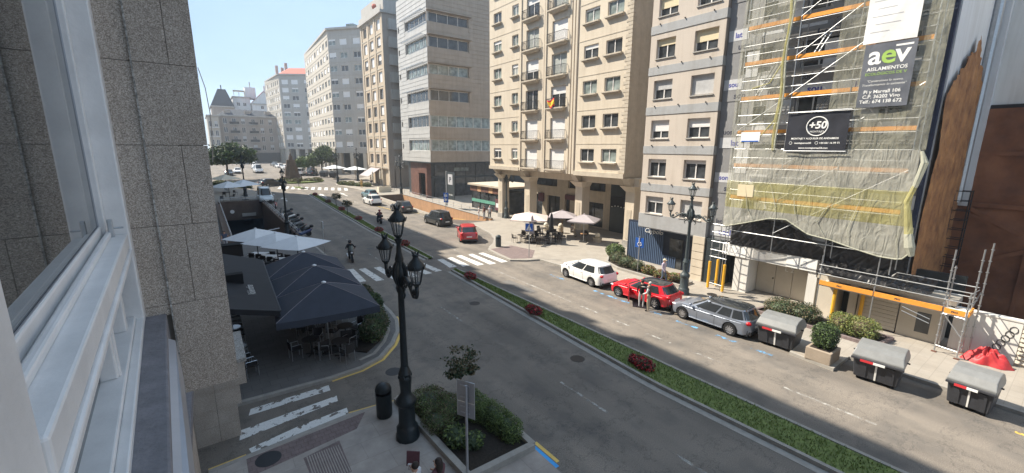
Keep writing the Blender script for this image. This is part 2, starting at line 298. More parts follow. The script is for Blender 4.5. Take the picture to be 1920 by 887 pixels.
def strip(mb, pts, w, h, base=-.1, off=0.):     # a kerb or line that follows a polyline on the ground
    P = [Vector((x, y, 0)) for x, y in pts]; n = len(P); V = []
    for i, p in enumerate(P):
        d = (P[min(i + 1, n - 1)] - P[max(i - 1, 0)]).normalized(); r = Vector((d.y, -d.x, 0)); g_ = gz(p.y)
        for s_, z in ((off, base), (off, h), (off + w, h), (off + w, base)): V.append((p.x + r.x * s_, p.y + r.y * s_, g_ + z))
    F = []
    for i in range(n - 1):
        for k in range(3): F.append((i * 4 + k, i * 4 + k + 1, i * 4 + k + 5, i * 4 + k + 4))
    F += [(0, 1, 2, 3), ((n - 1) * 4 + 3, (n - 1) * 4 + 2, (n - 1) * 4 + 1, (n - 1) * 4)]
    return mb.add(V, F)
KR = [(22.2, -25), (22.2, 5.3), (20.35, 5.3), (20.5, 7.0), (22.5, 7.3), (22.75, 10.2), (22.2, 17), (21.75, 23.7), (21.6, 26.0), (20.5, 26.4), (19.5, 27.2), (19.6, 29), (20, 31.3), (20.8, 32.3), (21.8, 33.2), (23.2, 35.2), (24.1, 37.2), (25.0, 41), (25.5, 44.0)]
pave_r = struct(slab('pavement_right', KR + [(28.62, 44.2), (28.62, 60), (75, 60), (75, -25)], .13, 'paving'))
struct(slab('pavement_right_far', [(28.62, 60), (28.62, 74), (25.2, 76), (24.6, 86), (22.8, 95), (23.5, 99), (28, 103), (40, 120), (75, 130), (75, 60)], .13, 'paving'))
mb = MB(); strip(mb, KR, .16, .136, off=-.012); kr = struct(mb.build('kerb_right', 'kerb'))
KL = [(-.8, 16.75), (3.2, 16.62), (4.4, 16.75), (5.3, 17.15), (6.2, 18.15), (6.9, 19.3), (7.35, 20.6), (7.5, 22), (7.62, 30), (7.55, 38), (7.55, 46), (7.9, 60)]
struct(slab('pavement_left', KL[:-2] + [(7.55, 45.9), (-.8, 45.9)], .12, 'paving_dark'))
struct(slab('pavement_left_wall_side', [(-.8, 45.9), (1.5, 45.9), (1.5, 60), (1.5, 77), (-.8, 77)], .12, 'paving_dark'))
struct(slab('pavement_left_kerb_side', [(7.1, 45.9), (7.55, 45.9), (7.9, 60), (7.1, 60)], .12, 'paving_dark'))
struct(slab('pavement_left_far', [(-.8, 76.9), (7.6, 76.9), (8.0, 84), (7.4, 92), (6, 103), (-.8, 104)], .12, 'paving'))
mb = MB(); strip(mb, KL, .18, .127, off=-.01); strip(mb, [(4.5, 17.35), (5.2, 17.6), (5.95, 18.5), (6.55, 19.6), (6.95, 20.8), (7.1, 22)], .16, .135); struct(mb.build('kerb_left', 'kerb'))
mb = MB(); strip(mb, [(3.2, 16.56), (4.4, 16.68), (5.36, 17.08), (6.28, 18.08), (6.98, 19.23), (7.43, 20.55), (7.55, 21.3)], .2, .006, 0); mb.build('yellow_kerb_line', 'paint_yellow_solid', road)
# near pavement below the window
struct(slab('pavement_near', [(-.8, -25), (7.2, -25), (7.2, 8.9), (7.15, 10.1), (4.8, 13.5), (4.2, 13.62), (3.1, 13.72), (-.8, 13.3)], .12, 'paving_near'))
mb = MB(); strip(mb, [(-.8, 13.32), (.1, 13.40), (3.1, 13.74), (4.2, 13.64), (4.82, 13.52)], .16, .124); struct(mb.build('kerb_near', 'kerb'))
mb = MB(); strip(mb, [(-.8, 13.36), (.12, 13.44)], -.12, .05); strip(mb, [(3.15, 13.79), (4.2, 13.68), (4.75, 13.58)], -.12, .05); mb.build('yellow_kerb_line', 'paint_yellow_solid', road)
near_flag = slab('tactile_paving', [(.1, 12.35), (3.1, 12.75), (3.6, 13.5), (.1, 13.2)], .1235, 'paving_red', road, .1)
slab('ribbed_paving', [(1.5, 10.9), (2.45, 10.95), (2.5, 12.5), (1.45, 12.3)], .1235, 'paving_red', road, .1)
for k in range(14):
    mb = MB(); x = 1.53 + k * .067; mb.box(x, x + .03, 10.97, 12.3, .1236, .1300); mb.build('rib', 'paving_near', road)
mb = MB(); mb.lathe([(.34, .1), (.34, .1285), (.31, .1285), (.31, .126)], (.62, 12.85, 0), 24); tag(mb.build('manhole_cover', 'iron'), 'dark round manhole cover in the pavement beside the near crosswalk', 'manhole cover', 'manhole covers')
mb = MB(); mb.lathe([(.33, -.01), (.33, .006), (.3, .006), (.3, .004)], (5.45, 15.75, 0), 24); tag(mb.build('manhole_cover', 'iron'), 'dark round manhole cover in the asphalt by the curved yellow line', 'manhole cover', 'manhole covers')
mb = MB(); mb.lathe([(.3, .1), (.3, .139), (.27, .139)], (25.0, 13.2, 0), 20); tag(mb.build('manhole_cover', 'plastic_trim'), 'oval dark cover in the sunlit pavement beside the far lamp post', 'manhole cover', 'manhole covers')
slab('corner_paving', [(19.75, 27.35), (21.3, 26.6), (23.2, 28.6), (22.6, 31.4), (20.2, 31.2)], .1335, 'paving_red', road, .1)
# painted markings, each a sheet lying on the asphalt
def paintq(name, pts, m, z=.004):
    mb = MB(); n = len(pts); mb.add([(x, y, gz(y) + z) for x, y in pts], [tuple(range(n))])
    o = mb.build(name, m, road)
    if o.data.polygons[0].normal.z < 0: o.data.flip_normals()
    return o
cwr = [(14.85, 30.98, 14.57, 28.28), (15.74, 31.0, 15.55, 27.97), (16.71, 31.21, 16.63, 27.6), (17.75, 31.1, 17.6, 27.32), (18.75, 30.95, 18.7, 27.28)]
for a, b_, c, d in cwr: paintq('crosswalk_stripe', [(a, b_), (a + .5, b_), (c + .62, d), (c, d)], 'paint_white')
for a, b_, c, d in [(7.95, 32.1, 7.75, 28.5), (8.75, 31.8, 8.85, 28.1), (9.8, 31.55, 9.95, 27.8), (10.95, 31.2, 11.2, 27.55), (12.05, 30.8, 12.3, 27.7), (13.0, 30.6, 13.2, 27.9)]: paintq('crosswalk_stripe', [(a, b_), (a + .5, b_), (c + .55, d), (c, d)], 'paint_white')
for p in ([(.44, 16.15), (.35, 15.75), (3.0, 15.78), (3.03, 16.2)], [(.06, 15.0), (.0, 14.45), (3.05, 14.9), (3.1, 15.28)], [(.2, 13.85), (.25, 13.6), (3.15, 13.85), (3.2, 14.3), (1.6, 14.15)]): paintq('crosswalk_stripe', p, 'paint_worn')
for k in range(11):
    t = k / 10; y = 94 - t * 8; x = 11.5 + t * 10.5
    paintq('crosswalk_stripe', [(x, y), (x + .55, y - .4), (x + 1.6, y + 4.0), (x + 1.05, y + 4.3)], 'paint_white')
for a, b_, x in [(25.2, 17.54, 17.0), (16.71, 15.35, 17.0), (14.29, 13.18, 17.0), (12.1, 10.77, 17.03), (9.76, 8.45, 17.12), (5.96, 3.11, 17.3)]: paintq('lane_line', [(x, a), (x + .11, a), (x + .15, b_), (x + .04, b_)], 'paint_line')
for a, b_, x in [(47.4, 42.3, 10.9), (36.3, 33.5, 10.85), (21.2, 18.7, 10.23), (11.2, 8.8, 10.46), (6.3, 4.4, 10.57), (58, 54, 11.2), (70, 66, 11.8)]: paintq('lane_line', [(x, a), (x + .11, a), (x + .11, b_), (x, b_)], 'paint_line')
for a, b_, x in [(46, 37.7, 18.0), (36, 32.4, 17.55), (58, 50, 18.8), (72, 63, 19.4)]: paintq('lane_line', [(x + .25, a), (x + .37, a), (x + .1, b_), (x - .02, b_)], 'paint_line')
for a, b_ in [(22.5, 21.0), (18.2, 15.4), (13.9, 13.1), (12.2, 11.0), (10.0, 9.0), (8.3, 7.4)]: paintq('parking_mark', [(19.66, a), (19.86, a), (19.86, b_), (19.66, b_)], 'paint_blue')
paintq('parking_mark', [(7.25, 8.98), (7.4, 8.98), (7.42, 7.85), (7.27, 7.85)], 'blue_solid'); paintq('kerb_mark', [(7.43, 9.05), (7.55, 9.05), (7.57, 8.0), (7.45, 8.0)], 'paint_yellow_solid')
paintq('kerb_mark', [(7.18, 10.3), (7.3, 10.25), (7.32, 9.1), (7.2, 9.1)], 'paint_yellow_solid')
for x, y in ((16.8, 78), (20.3, 78)):
    paintq('road_arrow', [(x, y), (x + .22, y), (x + .22, y + 3), (x + .6, y + 3), (x + .11, y + 5), (x - .4, y + 3), (x, y + 3)], 'paint_white')
paintq('road_arrow', [(10.4, 76), (10.65, 76), (10.65, 79), (11, 79), (10.5, 81), (10, 79), (10.4, 79)], 'paint_white')
for pts in ([(20.9, 67), (22.4, 58)], [(22.0, 57.9), (23.6, 56.2), (26.6, 47)]):
    mb = MB(); strip(mb, pts, .14, .005, 0); mb.build('yellow_line', 'paint_yellow', road)
mb = MB(); strip(mb, [(20.75, -3), (20.6, .35)], .12, .007, 0); mb.build('yellow_line', 'paint_yellow', road)
mat('asphalt_patch', (.155, .147, .138), .9, var=.2, scale=9, bump=.3, bscale=50)
for p in ([(16.0, 20.2), (16.6, 20.3), (16.5, 23.2), (15.9, 23.1)], [(9, 24), (9.6, 24), (10.2, 26.8), (9.5, 26.9)]): paintq('asphalt_patch', p, 'asphalt_patch', .002)
for x, y in ((12.4, 12.2), (12.2, 20.6), (11.6, 38)): mb = MB(); mb.lathe([(.32, -.01), (.32, .005), (.28, .005), (.28, .003)], (x, y, 0), 20); tag(mb.build('manhole_cover', 'plastic_trim'), {12.2: 'dark manhole cover in the near left lane beside the reservation', 20.6: 'dark manhole cover in the left lane level with the white car', 38: 'dark manhole cover in the left lane beyond the zebra crossing'}[y], 'manhole cover', 'manhole covers')
# central reservation
def leaf_mesh(mb, pts, size, rnd, aspect=.55):
    for p in pts:
        a = rnd.uniform(0, 6.283); t = rnd.uniform(-.9, .9); s_ = size * rnd.uniform(.6, 1.3)
        d = Vector((math.cos(a) * math.cos(t), math.sin(a) * math.cos(t), math.sin(t))); u = d.cross(Vector((rnd.uniform(-1, 1), rnd.uniform(-1, 1), rnd.uniform(-1, 1)))).normalized() * s_ * aspect
        p = Vector(p); d = d * s_
        mb.add([p - d, p + u, p + d, p - u], [(0, 1, 2, 3)])
def interp(tab, y):
    for (y0, a), (y1, b_) in zip(tab, tab[1:]):
        if y0 <= y <= y1: return a + (b_ - a) * (y - y0) / (y1 - y0)
    return tab[0][1] if y < tab[0][0] else tab[-1][1]
ML = [(-12, 13.9), (3, 13.55), (9, 13.3), (20, 13.85), (27.4, 14.2)]; MR = [(-12, 15.4), (3, 15.15), (8.5, 15.05), (15, 15.0), (27.4, 14.75)]
ML2 = [(31.4, 14.1), (47, 14.35), (60, 14.9), (83, 15.1)]; MR2 = [(31.4, 14.75), (47, 15.35), (60, 16.1), (83, 16.2)]
rnd = random.Random(3)
for L_, R_, y0, y1 in ((ML, MR, -12, 27.4), (ML2, MR2, 31.4, 83)):
    n = 40; yy = [y0 + (y1 - y0) * k / n for k in range(n + 1)]
    mb = MB(); strip(mb, [(interp(L_, y), y) for y in yy], .14, .14); strip(mb, [(interp(R_, y), y) for y in yy], -.14, .14)
    strip(mb, [(interp(L_, y) - .3, y) for y in yy], .28, .012); struct(mb.build('median_kerb', 'kerb'))
    mb = MB()
    for k in range(n):
        a, b_ = yy[k], yy[k + 1]; q = [(interp(L_, a) + .13, a), (interp(R_, a) - .13, a), (interp(R_, b_) - .13, b_), (interp(L_, b_) + .13, b_)]
        mb.add([(x, y, gz(y) + .11) for x, y in q], [(0, 1, 2, 3)])
    struct(mb.build('median_soil', 'grass_soil'))
    mb = MB()
    for k in range(9000 if y0 < 0 else 5000):
        y = rnd.uniform(max(y0, 1), y1); x = rnd.uniform(interp(L_, y) + .15, interp(R_, y) - .15); h = rnd.uniform(.05, .13); a = rnd.uniform(0, 6.28); w = .02 if y0 < 0 else .04
        z = gz(y) + .1; dx, dy = math.cos(a) * w, math.sin(a) * w
        mb.add([(x - dx, y - dy, z), (x + dx, y + dy, z), (x + rnd.uniform(-.05, .05), y + rnd.uniform(-.05, .05), z + h)], [(0, 1, 2)])
    tag(mb.build('grass', 'grass'), 'short green grass on the ' + ('near' if y0 < 0 else 'far') + ' part of the central reservation', 'grass', kind='stuff')
struct(slab('median_tip', [(15.3, 92.5), (16.3, 91.5), (15.6, 95), (14.6, 95.5)], .14, 'grass_soil'))
# ------------------------------------------------------------------ car park ramps
mb = MB()
mb.add([(24.3, 44.5, 0), (28.6, 44.5, 0), (28.6, 73, -3.4), (24.3, 73, -3.4)], [(0, 1, 2, 3)]); rf = struct(mb.build('ramp_floor', 'ramp_floor'))
w = thing('ramp_parapet', 'sunlit orange parapet wall beside the car park ramp on the right', 'wall', (28.6, 44.3, 0))
mb = MB(); mb.add([(28.6, 44.2, -.1), (28.6, 73, -3.6), (28.6, 73, .8), (28.6, 44.2, .36), (28.95, 44.2, -.1), (28.95, 73, -.1), (28.95, 73, .8), (28.95, 44.2, .36)], [(0, 3, 2, 1), (4, 5, 6, 7), (3, 7, 6, 2), (0, 4, 7, 3), (1, 2, 6, 5)]); mb.build('wall', 'orange_wall', w)
mb = MB(); mb.add([(28.56, 44.15, .36), (29.0, 44.15, .36), (29.0, 73, .8), (28.56, 73, .8), (28.56, 44.15, .43), (29.0, 44.15, .43), (29.0, 73, .87), (28.56, 73, .87)], [(3, 2, 1, 0), (4, 5, 6, 7), (0, 1, 5, 4), (1, 2, 6, 5), (2, 3, 7, 6), (3, 0, 4, 7)]); mb.build('coping', 'kerb', w)
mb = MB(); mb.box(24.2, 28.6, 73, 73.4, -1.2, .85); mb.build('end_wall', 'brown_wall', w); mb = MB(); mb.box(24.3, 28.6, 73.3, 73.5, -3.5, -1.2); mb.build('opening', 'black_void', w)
w2 = thing('ramp_kerb_wall', 'low pale kerb wall on the road side of the right ramp', 'wall', (24, 45, 0))
mb = MB(); mb.add([(23.95, 46, -.1), (24.3, 46, -.3), (24.3, 73.2, -3.6), (23.6, 73.2, 0), (23.95, 46, .25), (24.3, 46, .25), (24.3, 73.2, .75), (23.95, 73.2, .75)], [(4, 5, 6, 7), (0, 1, 5, 4), (1, 2, 6, 5), (2, 3, 7, 6), (3, 0, 4, 7)]); mb.build('wall', 'paving', w2)
fr = thing('ramp_railing', 'thin grey metal railing on top of the orange ramp wall', 'railing', (29.1, 44.5, 0))
for k in range(13):
    y = 45 + k * 2.3; z = .43 + (y - 44.2) * .0153; mb = MB(); mb.tube([(28.78, y, z), (28.78, y, z + .75)], .022, 6); mb.build('post', 'galv', fr)
for h in (.35, .75): mb = MB(); mb.tube([(28.78, 45, .44 + h), (28.78, 72.6, .865 + h)], .02, 6); mb.build('rail', 'galv', fr)
# left ramp
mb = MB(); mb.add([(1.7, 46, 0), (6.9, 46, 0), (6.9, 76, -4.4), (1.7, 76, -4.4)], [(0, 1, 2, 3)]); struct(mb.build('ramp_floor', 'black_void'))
w = thing('ramp_wall', 'brown walled entrance of the underground car park on the left', 'wall', (4.3, 46, 0))
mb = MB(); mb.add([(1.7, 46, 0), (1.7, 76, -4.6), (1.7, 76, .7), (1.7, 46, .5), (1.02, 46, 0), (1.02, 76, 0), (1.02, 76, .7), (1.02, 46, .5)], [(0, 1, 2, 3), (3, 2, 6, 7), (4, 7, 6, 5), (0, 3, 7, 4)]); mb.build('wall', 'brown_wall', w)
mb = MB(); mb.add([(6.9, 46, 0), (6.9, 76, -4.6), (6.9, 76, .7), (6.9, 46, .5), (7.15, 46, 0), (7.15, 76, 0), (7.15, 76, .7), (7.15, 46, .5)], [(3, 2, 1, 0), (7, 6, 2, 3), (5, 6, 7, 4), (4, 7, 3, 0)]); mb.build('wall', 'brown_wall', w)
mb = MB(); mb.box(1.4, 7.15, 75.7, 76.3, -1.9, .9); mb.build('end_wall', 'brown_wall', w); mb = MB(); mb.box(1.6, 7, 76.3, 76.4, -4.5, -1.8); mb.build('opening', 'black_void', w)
mb = MB(); mb.tube([(2.8, 52, -.2), (6.3, 53, .1)], .05, 6); mb.build('barrier_arm', 'sign_white', w)
mb = MB(); mb.lathe([(.28, 0), (.28, .03)], (0, 0, 0), 16); mb.v = [(3.0 + a, 75.66 - c, -.6 + b_) for a, b_, c in mb.v]; mb.build('round_sign', 'sign_white', w)
mb = MB(); mb.box(4.2, 6.0, 75.4, 75.69, -1.4, -.95); mb.build('height_board', 'far_grey', w)
fr = thing('ramp_railing', 'light metal railing round the left car park entrance', 'railing', (1.5, 46, 0))
for p, q in (((1.55, 46, .5), (1.55, 76, .7)), ((1.55, 76, .9), (7.0, 76, .9)), ((7.03, 46, .5), (7.03, 76, .7))):
    p, q = Vector(p), Vector(q); n = 14 if abs(p.y - q.y) > 1 else 4
    for k in range(n + 1): a = p.lerp(q, k / n); mb = MB(); mb.tube([a, a + Vector((0, 0, .6))], .025, 6); mb.build('post', 'galv', fr)
    for h in (.32, .6): mb = MB(); mb.tube([p + Vector((0, 0, h)), q + Vector((0, 0, h))], .028, 6); mb.build('rail', 'galv', fr)
# ------------------------------------------------------------------ the granite building the picture is taken from
ga = R(-3.1); GV = Vector((math.sin(ga), math.cos(ga), 0)); GN = Vector((math.cos(ga), -math.sin(ga), 0))
def BP(n, v, z): q = GN * n + GV * v; return (q.x, q.y, 9 + z)
gb = thing('granite_building', 'speckled granite building at the left edge with white framed bay window', 'building', (-1, 0, 0))
mb = MB()
for x0, x1, y0, y1, *h in ((-16, -.95, -30, 3.6, 32.8), (-16, -.95, 3.6, 13.1, 32.8), (-16, -2.6, 13.1, 17.2, 32.8), (-16, -.95, 17.2, 36, 32.8), (-16, -.95, 13.1, 17.2, 5.5, 32.8)): mb.box(x0, x1, y0, y1, h[0] if len(h) > 1 else 0, h[-1])
mb.build('wall', 'granite', gb)
for k in range(10):
    mb = MB(); mb.box(-.95, -.75, -30, 36, 3.3 + k * 3.1, 3.55 + k * 3.1)
    if k != 1: mb.v = [(x, y if y < 0 else y, z) for x, y, z in mb.v]; mb.build('string_course', 'sill_stone', gb)
# pilaster of granite slabs
pl = MB(BP); pl.box(-.9, .215, 3.46, 3.9, -1.6, 6); pl = pl.build('pilaster', 'mortar', gb)
zr = [-1.635, -1.003, -.491, .004, .478, .97, 1.46, 1.95, 2.44, 2.93]
for k in range(len(zr) - 1):
    a, b_ = zr[k] + .0016, zr[k + 1] - .0016
    mb = MB(BP); mb.box(-.24, -.079, 3.411, 3.6, a if k else -1.07, b_); mb.build('slab', 'granite', pl)
    cut = [(-.073, .232)] if k in (0, 3, 6) else ([(-.073, .0505), (.0535, .232)] if k % 2 else [(-.073, .0955), (.0985, .232)])
    for c, d in cut: mb = MB(BP); mb.box(c, d, 3.40, 3.88, a, b_); mb.build('slab', 'granite', pl)
mb = MB(BP); mb.box(-.0805, -.0718, 3.3975, 3.5, -1.635, 2.9); mb.build('joint_bead', 'granite_grey', pl)
mb = MB(BP); mb.tube([(.238, 3.42, .48), (.262, 3.42, .36), (.27, 3.42, .2), (.262, 3.42, .02), (.25, 3.42, -.1)], .0025, 5); mb.build('cable', 'galv', pl)
# ledge and the return below it
mb = MB(BP); mb.box(-.9, -.105, -3, 3.43, -1.35, -1.06); mb.build('ledge', 'sill_stone', gb, bevel=.01)
mb = MB(BP); mb.hexa([(-.105, -3, -1.36), (-.02, -3, -1.36), (-.065, 3.05, -1.36), (-.105, 3.05, -1.36), (-.105, -3, -1.10), (-.02, -3, -1.12), (-.075, 3.05, -1.12), (-.105, 3.05, -1.10)]); mb.build('ledge_trim', 'sign_grey', gb)
mb = MB(BP); mb.box(-.9, -.03, -3, 1.9, -1.9, -1.37); mb.build('spandrel', 'granite', gb)
# bay window: stiles, transom, lower lights, panes
bw = MB(BP); bw.box(-.36, -.205, 3.285, 3.43, -1.05, 3); bw = bw.build('bay_window', 'white_frame', gb, bevel=.008)
def wf(name, m='white_frame', bevel=.006, *boxes):
    for q in boxes: mb = MB(BP); mb.box(*q); mb.build(name, m, bw, bevel=bevel)
wf('stile', 'white_frame', .006, (-.33, -.295, 3.235, 3.28, -.5, 3), (-.40, -.225, .35, 1.02, -1.04, 3))
wf('seal', 'sign_grey', 0, (-.327, -.322, 3.229, 3.235, -.44, 3), (-.326, -.322, 1.02, 3.229, -.442, -.438))
wf('transom', 'white_frame', .008, (-.42, -.215, 1.02, 3.28, -.585, -.50), (-.30, -.275, 1.02, 3.25, -.50, -.47), (-.36, -.315, 1.02, 3.24, -.5, -.44), (-.235, -.205, 1.02, 3.28, -.62, -.59))
wf('bottom_rail', 'white_frame', .006, (-.42, -.245, -2, 3.28, -1.058, -1.0), (-.245, -.208, -2, 3.43, -1.058, -1.02))
wf('mullion', 'white_frame', .006, (-.33, -.27, 2.40, 2.46, -1.0, -.62), (-.33, -.27, 3.02, 3.1, -1.0, -.62), (-.285, -.26, 2.42, 2.44, -1.0, -.62))
wf('handle', 'galv', .004, (-.285, -.262, 3.19, 3.21, -.52, -.40), (-.285, -.22, 3.195, 3.205, -.455, -.445))
wf('pane', 'bay_glass', 0, (-.335, -.327, 1.02, 3.24, -.44, 3), (-.335, -.327, 1.02, 2.4, -1.0, -.62), (-.335, -.327, 2.46, 3.02, -1.0, -.62))
# lower pier across the side street, stepped granite blocks
pr = MB(); pr.box(-3, -.2, 15.0, 17.1, 0, 3.2); pr = pr.build('pier', 'granite', gb)
for x1, z0, z1, y0 in ((.08, 0, .55, 14.72), (.08, .556, 1.1, 14.72), (.2, 1.106, 1.75, 14.7), (.4, 1.756, 2.5, 14.66)):
    n = 3; xx = [-1.6, -1.05, -.45, x1]
    for k in range(n): mb = MB(); mb.box(xx[k] + .004, xx[k + 1] - .004, y0, 16.6, z0, z1); mb.build('block', 'granite', pr)
mb = MB(); mb.box(-1.6, .46, 14.6, 17.0, 2.506, 2.62); mb.build('coping', 'granite_grey', pr)
# the rest of the shaded row on the left side of the street
for nm, lb, x1, y0, y1, h, mm in (('apartment_block', 'tall stone apartment block behind the pilaster on the left side', -.9, 36.0, 60, 31.6, 'granite_tan'), ('apartment_block', 'pale apartment block farther along the shaded left side', -.6, 60.0, 83, 36.0, 'far_cream'), ('apartment_block', 'grey apartment block at the far end of the left row', -.4, 83.0, 104, 35.0, 'far_grey')):
    t = thing(nm, lb, 'building', (x1, y0, 0)); mb = MB(); mb.box(-16, x1, y0, y1, 0, h); mb.build('wall', mm, t)
    for k in range(9):
        mb = MB(); mb.box(x1, x1 + .25, y0, y1, 4.4 + k * 3.2, 4.6 + k * 3.2); mb.build('balcony_slab', 'far_grey', t)
        for q in range(4): yy_ = y0 + (y1 - y0) * (q + .3) / 4; mb = MB(); mb.box(x1, x1 + .03, yy_, yy_ + 2, 5.2 + k * 3.2, 6.8 + k * 3.2); mb.build('window', 'glass', t)
# ------------------------------------------------------------------ facades with real openings
class Fac:
    def __init__(s, O, rz): s.O = Vector(O); s.rz = rz; s.U = Vector((math.cos(rz), math.sin(rz), 0)); s.N = Vector((math.sin(rz), -math.cos(rz), 0))
    def P(s, u, w, z): q = s.O + s.U * u + s.N * w; return (q.x, q.y, q.z + z)
    def mb(s): return MB(s.P)
def wall(mb, u0, u1, z0, z1, holes, depth=.22):
    us = sorted({u0, u1} | {h[0] for h in holes} | {h[1] for h in holes}); zs = sorted({z0, z1} | {h[2] for h in holes} | {h[3] for h in holes})
    us = [u for u in us if u0 <= u <= u1]; zs = [z for z in zs if z0 <= z <= z1]
    for i in range(len(us) - 1):
        j = 0
        while j < len(zs) - 1:
            u = (us[i] + us[i + 1]) / 2
            inh = lambda k: any(h[0] < u < h[1] and h[2] < (zs[k] + zs[k + 1]) / 2 < h[3] for h in holes)
            if inh(j): j += 1; continue
            k = j
            while k + 1 < len(zs) - 1 and not inh(k + 1): k += 1
            mb.quad((us[i], 0, zs[j]), (us[i + 1], 0, zs[j]), (us[i + 1], 0, zs[k + 1]), (us[i], 0, zs[k + 1])); j = k + 1
    for a, b_, c, d in holes:
        mb.quad((a, 0, c), (a, -depth, c), (b_, -depth, c), (b_, 0, c)); mb.quad((a, 0, d), (b_, 0, d), (b_, -depth, d), (a, -depth, d))
        mb.quad((a, 0, c), (a, 0, d), (a, -depth, d), (a, -depth, c)); mb.quad((b_, 0, c), (b_, -depth, c), (b_, -depth, d), (b_, 0, d))
    return mb
WC = {}
def winmesh(kind, w, h, n=2, fw=.06):
    k = (kind, round(w, 2), round(h, 2), n)
    if k in WC: return WC[k]
    mb = MB()
    if kind == 'frame':
        mb.box(0, w, -.03, .03, 0, fw); mb.box(0, w, -.03, .03, h - fw, h); mb.box(0, fw, -.03, .03, fw, h - fw); mb.box(w - fw, w, -.03, .03, fw, h - fw)
        for q in range(1, n): x = w * q / n; mb.box(x - fw * .6, x + fw * .6, -.035, .025, fw, h - fw)
        m = 'white_frame'
    elif kind == 'frame_dark':
        mb.box(0, w, -.03, .03, 0, fw); mb.box(0, w, -.03, .03, h - fw, h); mb.box(0, fw, -.03, .03, fw, h - fw); mb.box(w - fw, w, -.03, .03, fw, h - fw)
        for q in range(1, n): x = w * q / n; mb.box(x - fw * .6, x + fw * .6, -.035, .025, fw, h - fw)
        m = 'iron'
    elif kind in ('pane', 'pane_light', 'pane_curtain'):
        mb.quad((.02, .01, .02), (w - .02, .01, .02), (w - .02, .01, h - .02), (.02, .01, h - .02)); m = {'pane': 'glass', 'pane_light': 'glass_light', 'pane_curtain': 'curtain'}[kind]
    elif kind.startswith('blind'):
        for q in range(max(3, int(h / .12))):
            z0 = h * q / max(3, int(h / .12)); z1 = h * (q + 1) / max(3, int(h / .12)); mb.hexa([(.03, -.045, z0), (w - .03, -.045, z0), (w - .03, -.01, z0), (.03, -.01, z0), (.03, -.055, z1), (w - .03, -.055, z1), (w - .03, -.01, z1), (.03, -.01, z1)])
        m = kind
    elif kind == 'sill': mb.box(-.12, w + .12, -.3, .0, -.12, 0); mb.box(-.06, w + .06, -.22, 0, -.2, -.12); m = 'beige_trim'
    elif kind == 'sill_plain': mb.box(-.04, w + .04, -.08, .0, -.06, 0); m = 'far_grey'
    WC[k] = mb.mesh(kind, m); return WC[k]
def window(f, bld, u, z, w, h, depth=.22, n=2, blind=0., bkind='blind_white', pane='pane', sill=None, frame='frame', fw=.06):
    fr_ = place(winmesh(frame, w, h, n, fw), 'window', f.P(u, -depth + .035, z), f.rz, bld)
    def sub(me, nm, loc): o = bpy.data.objects.new(nm, me); col.objects.link(o); o.parent = fr_; o.location = loc; return o
    sub(winmesh(pane, w, h), 'pane', (0, 0, 0))
    if blind > .02: sub(winmesh(bkind, w, h * blind), 'blind', (0, -.005, h * (1 - blind)))
    if sill: sub(winmesh(sill, w, h), 'sill', (0, -depth + .035, 0))
    return fr_
wr = random.Random(11)
# ---------------- beige apartment house over an arcade
F = Fac((30, 46.4, 0), R(-90)); W3 = 21.6
b3 = thing('beige_apartment_house', 'beige rendered apartment house with iron balconies over a columned arcade', 'building', (30, 35, 0))
FL = [6.5 + 3.09 * k for k in range(8)]
holes = []; wins = []
Y3 = lambda y: 46.4 - y
for k in range(7):
    z = FL[k]
    for ya, yb in ((45.5, 43.85), (41.75, 40.55), (30.3, 28.5), (27.6, 25.8)): holes.append((Y3(ya), Y3(yb), z + 1.3, z + 2.5)); wins.append(('w', Y3(ya), z + 1.3, ya - yb, 1.2, k))
    for ya, yb in ((39.1, 36.95), (34.85, 32.6)): holes.append((Y3(ya), Y3(yb), z + .3, z + 2.5)); wins.append(('d', Y3(ya), z + .3, ya - yb, 2.2, k))
mb = F.mb(); wall(mb, 0, W3, 6.5, 28.3, holes, .28); mb.build('wall', 'beige', b3)
mb = MB(); mb.box(30.4, 46, 24.95, 46.25, 6.55, 28.0); mb.build('core', 'beige_dark', b3)
Fs = Fac((30, 24.8, 0), 0); mb = Fs.mb(); wall(mb, 0, 16, 6.5, 28.3, [], 0); mb.build('side_wall', 'beige_trim', b3)
Fl = Fac((46, 46.4, 0), R(180)); mb = Fl.mb(); wall(mb, 0, 16, 6.5, 28.3, [], 0); mb.build('side_wall', 'beige', b3)
mb = MB(); mb.box(30, 46, 24.8, 46.4, 28.3, 28.9); mb.build('roof_parapet', 'beige_trim', b3)
for k in range(8):
    for ya, yb in ((46.42, 40.2), (31.05, 24.78)): mb = MB(); mb.box(29.975, 30.02, yb, ya, FL[k] - .17, FL[k] - .1) if k else mb.box(29.85, 30.05, yb, ya, 6.44, 6.86); mb.build('string_course', 'beige_trim', b3)
for y in (40.0, 36.05, 31.65, 35.75, 32.05, 31.25): mb = MB(); mb.box(29.9, 30.03, y - .12, y + .12, 6.5, 28.3); mb.build('pilaster_strip', 'beige', b3)
for q in range(70): mb = MB(); z = 6.6 + q * .31; mb.box(29.97, 30.3, 24.77, 25.45 if q % 2 else 25.2, z, z + .27); mb.build('quoin', 'beige_trim', b3)
mb = MB(); mb.box(29.93, 30.1, 31.05, 31.14, 6.5, 28.3); mb.build('pipe_or_shade_strip', 'beige_dark', b3)  # dark strip put in for the shadow line of a vertical recess
bal_slab = MB(); bal_slab.box(-.25, 2.4, -.55, 0, -.02, .1); bal_slab.hexa([(-.05, -.3, -.22), (2.2, -.3, -.22), (2.2, 0, -.22), (-.05, 0, -.22), (-.2, -.5, -.02), (2.35, -.5, -.02), (2.35, 0, -.02), (-.2, 0, -.02)]); bal_slab = bal_slab.mesh('balcony', 'beige_trim')
rl = MB(); x0, x1, yo = -.2, 2.35, -.5
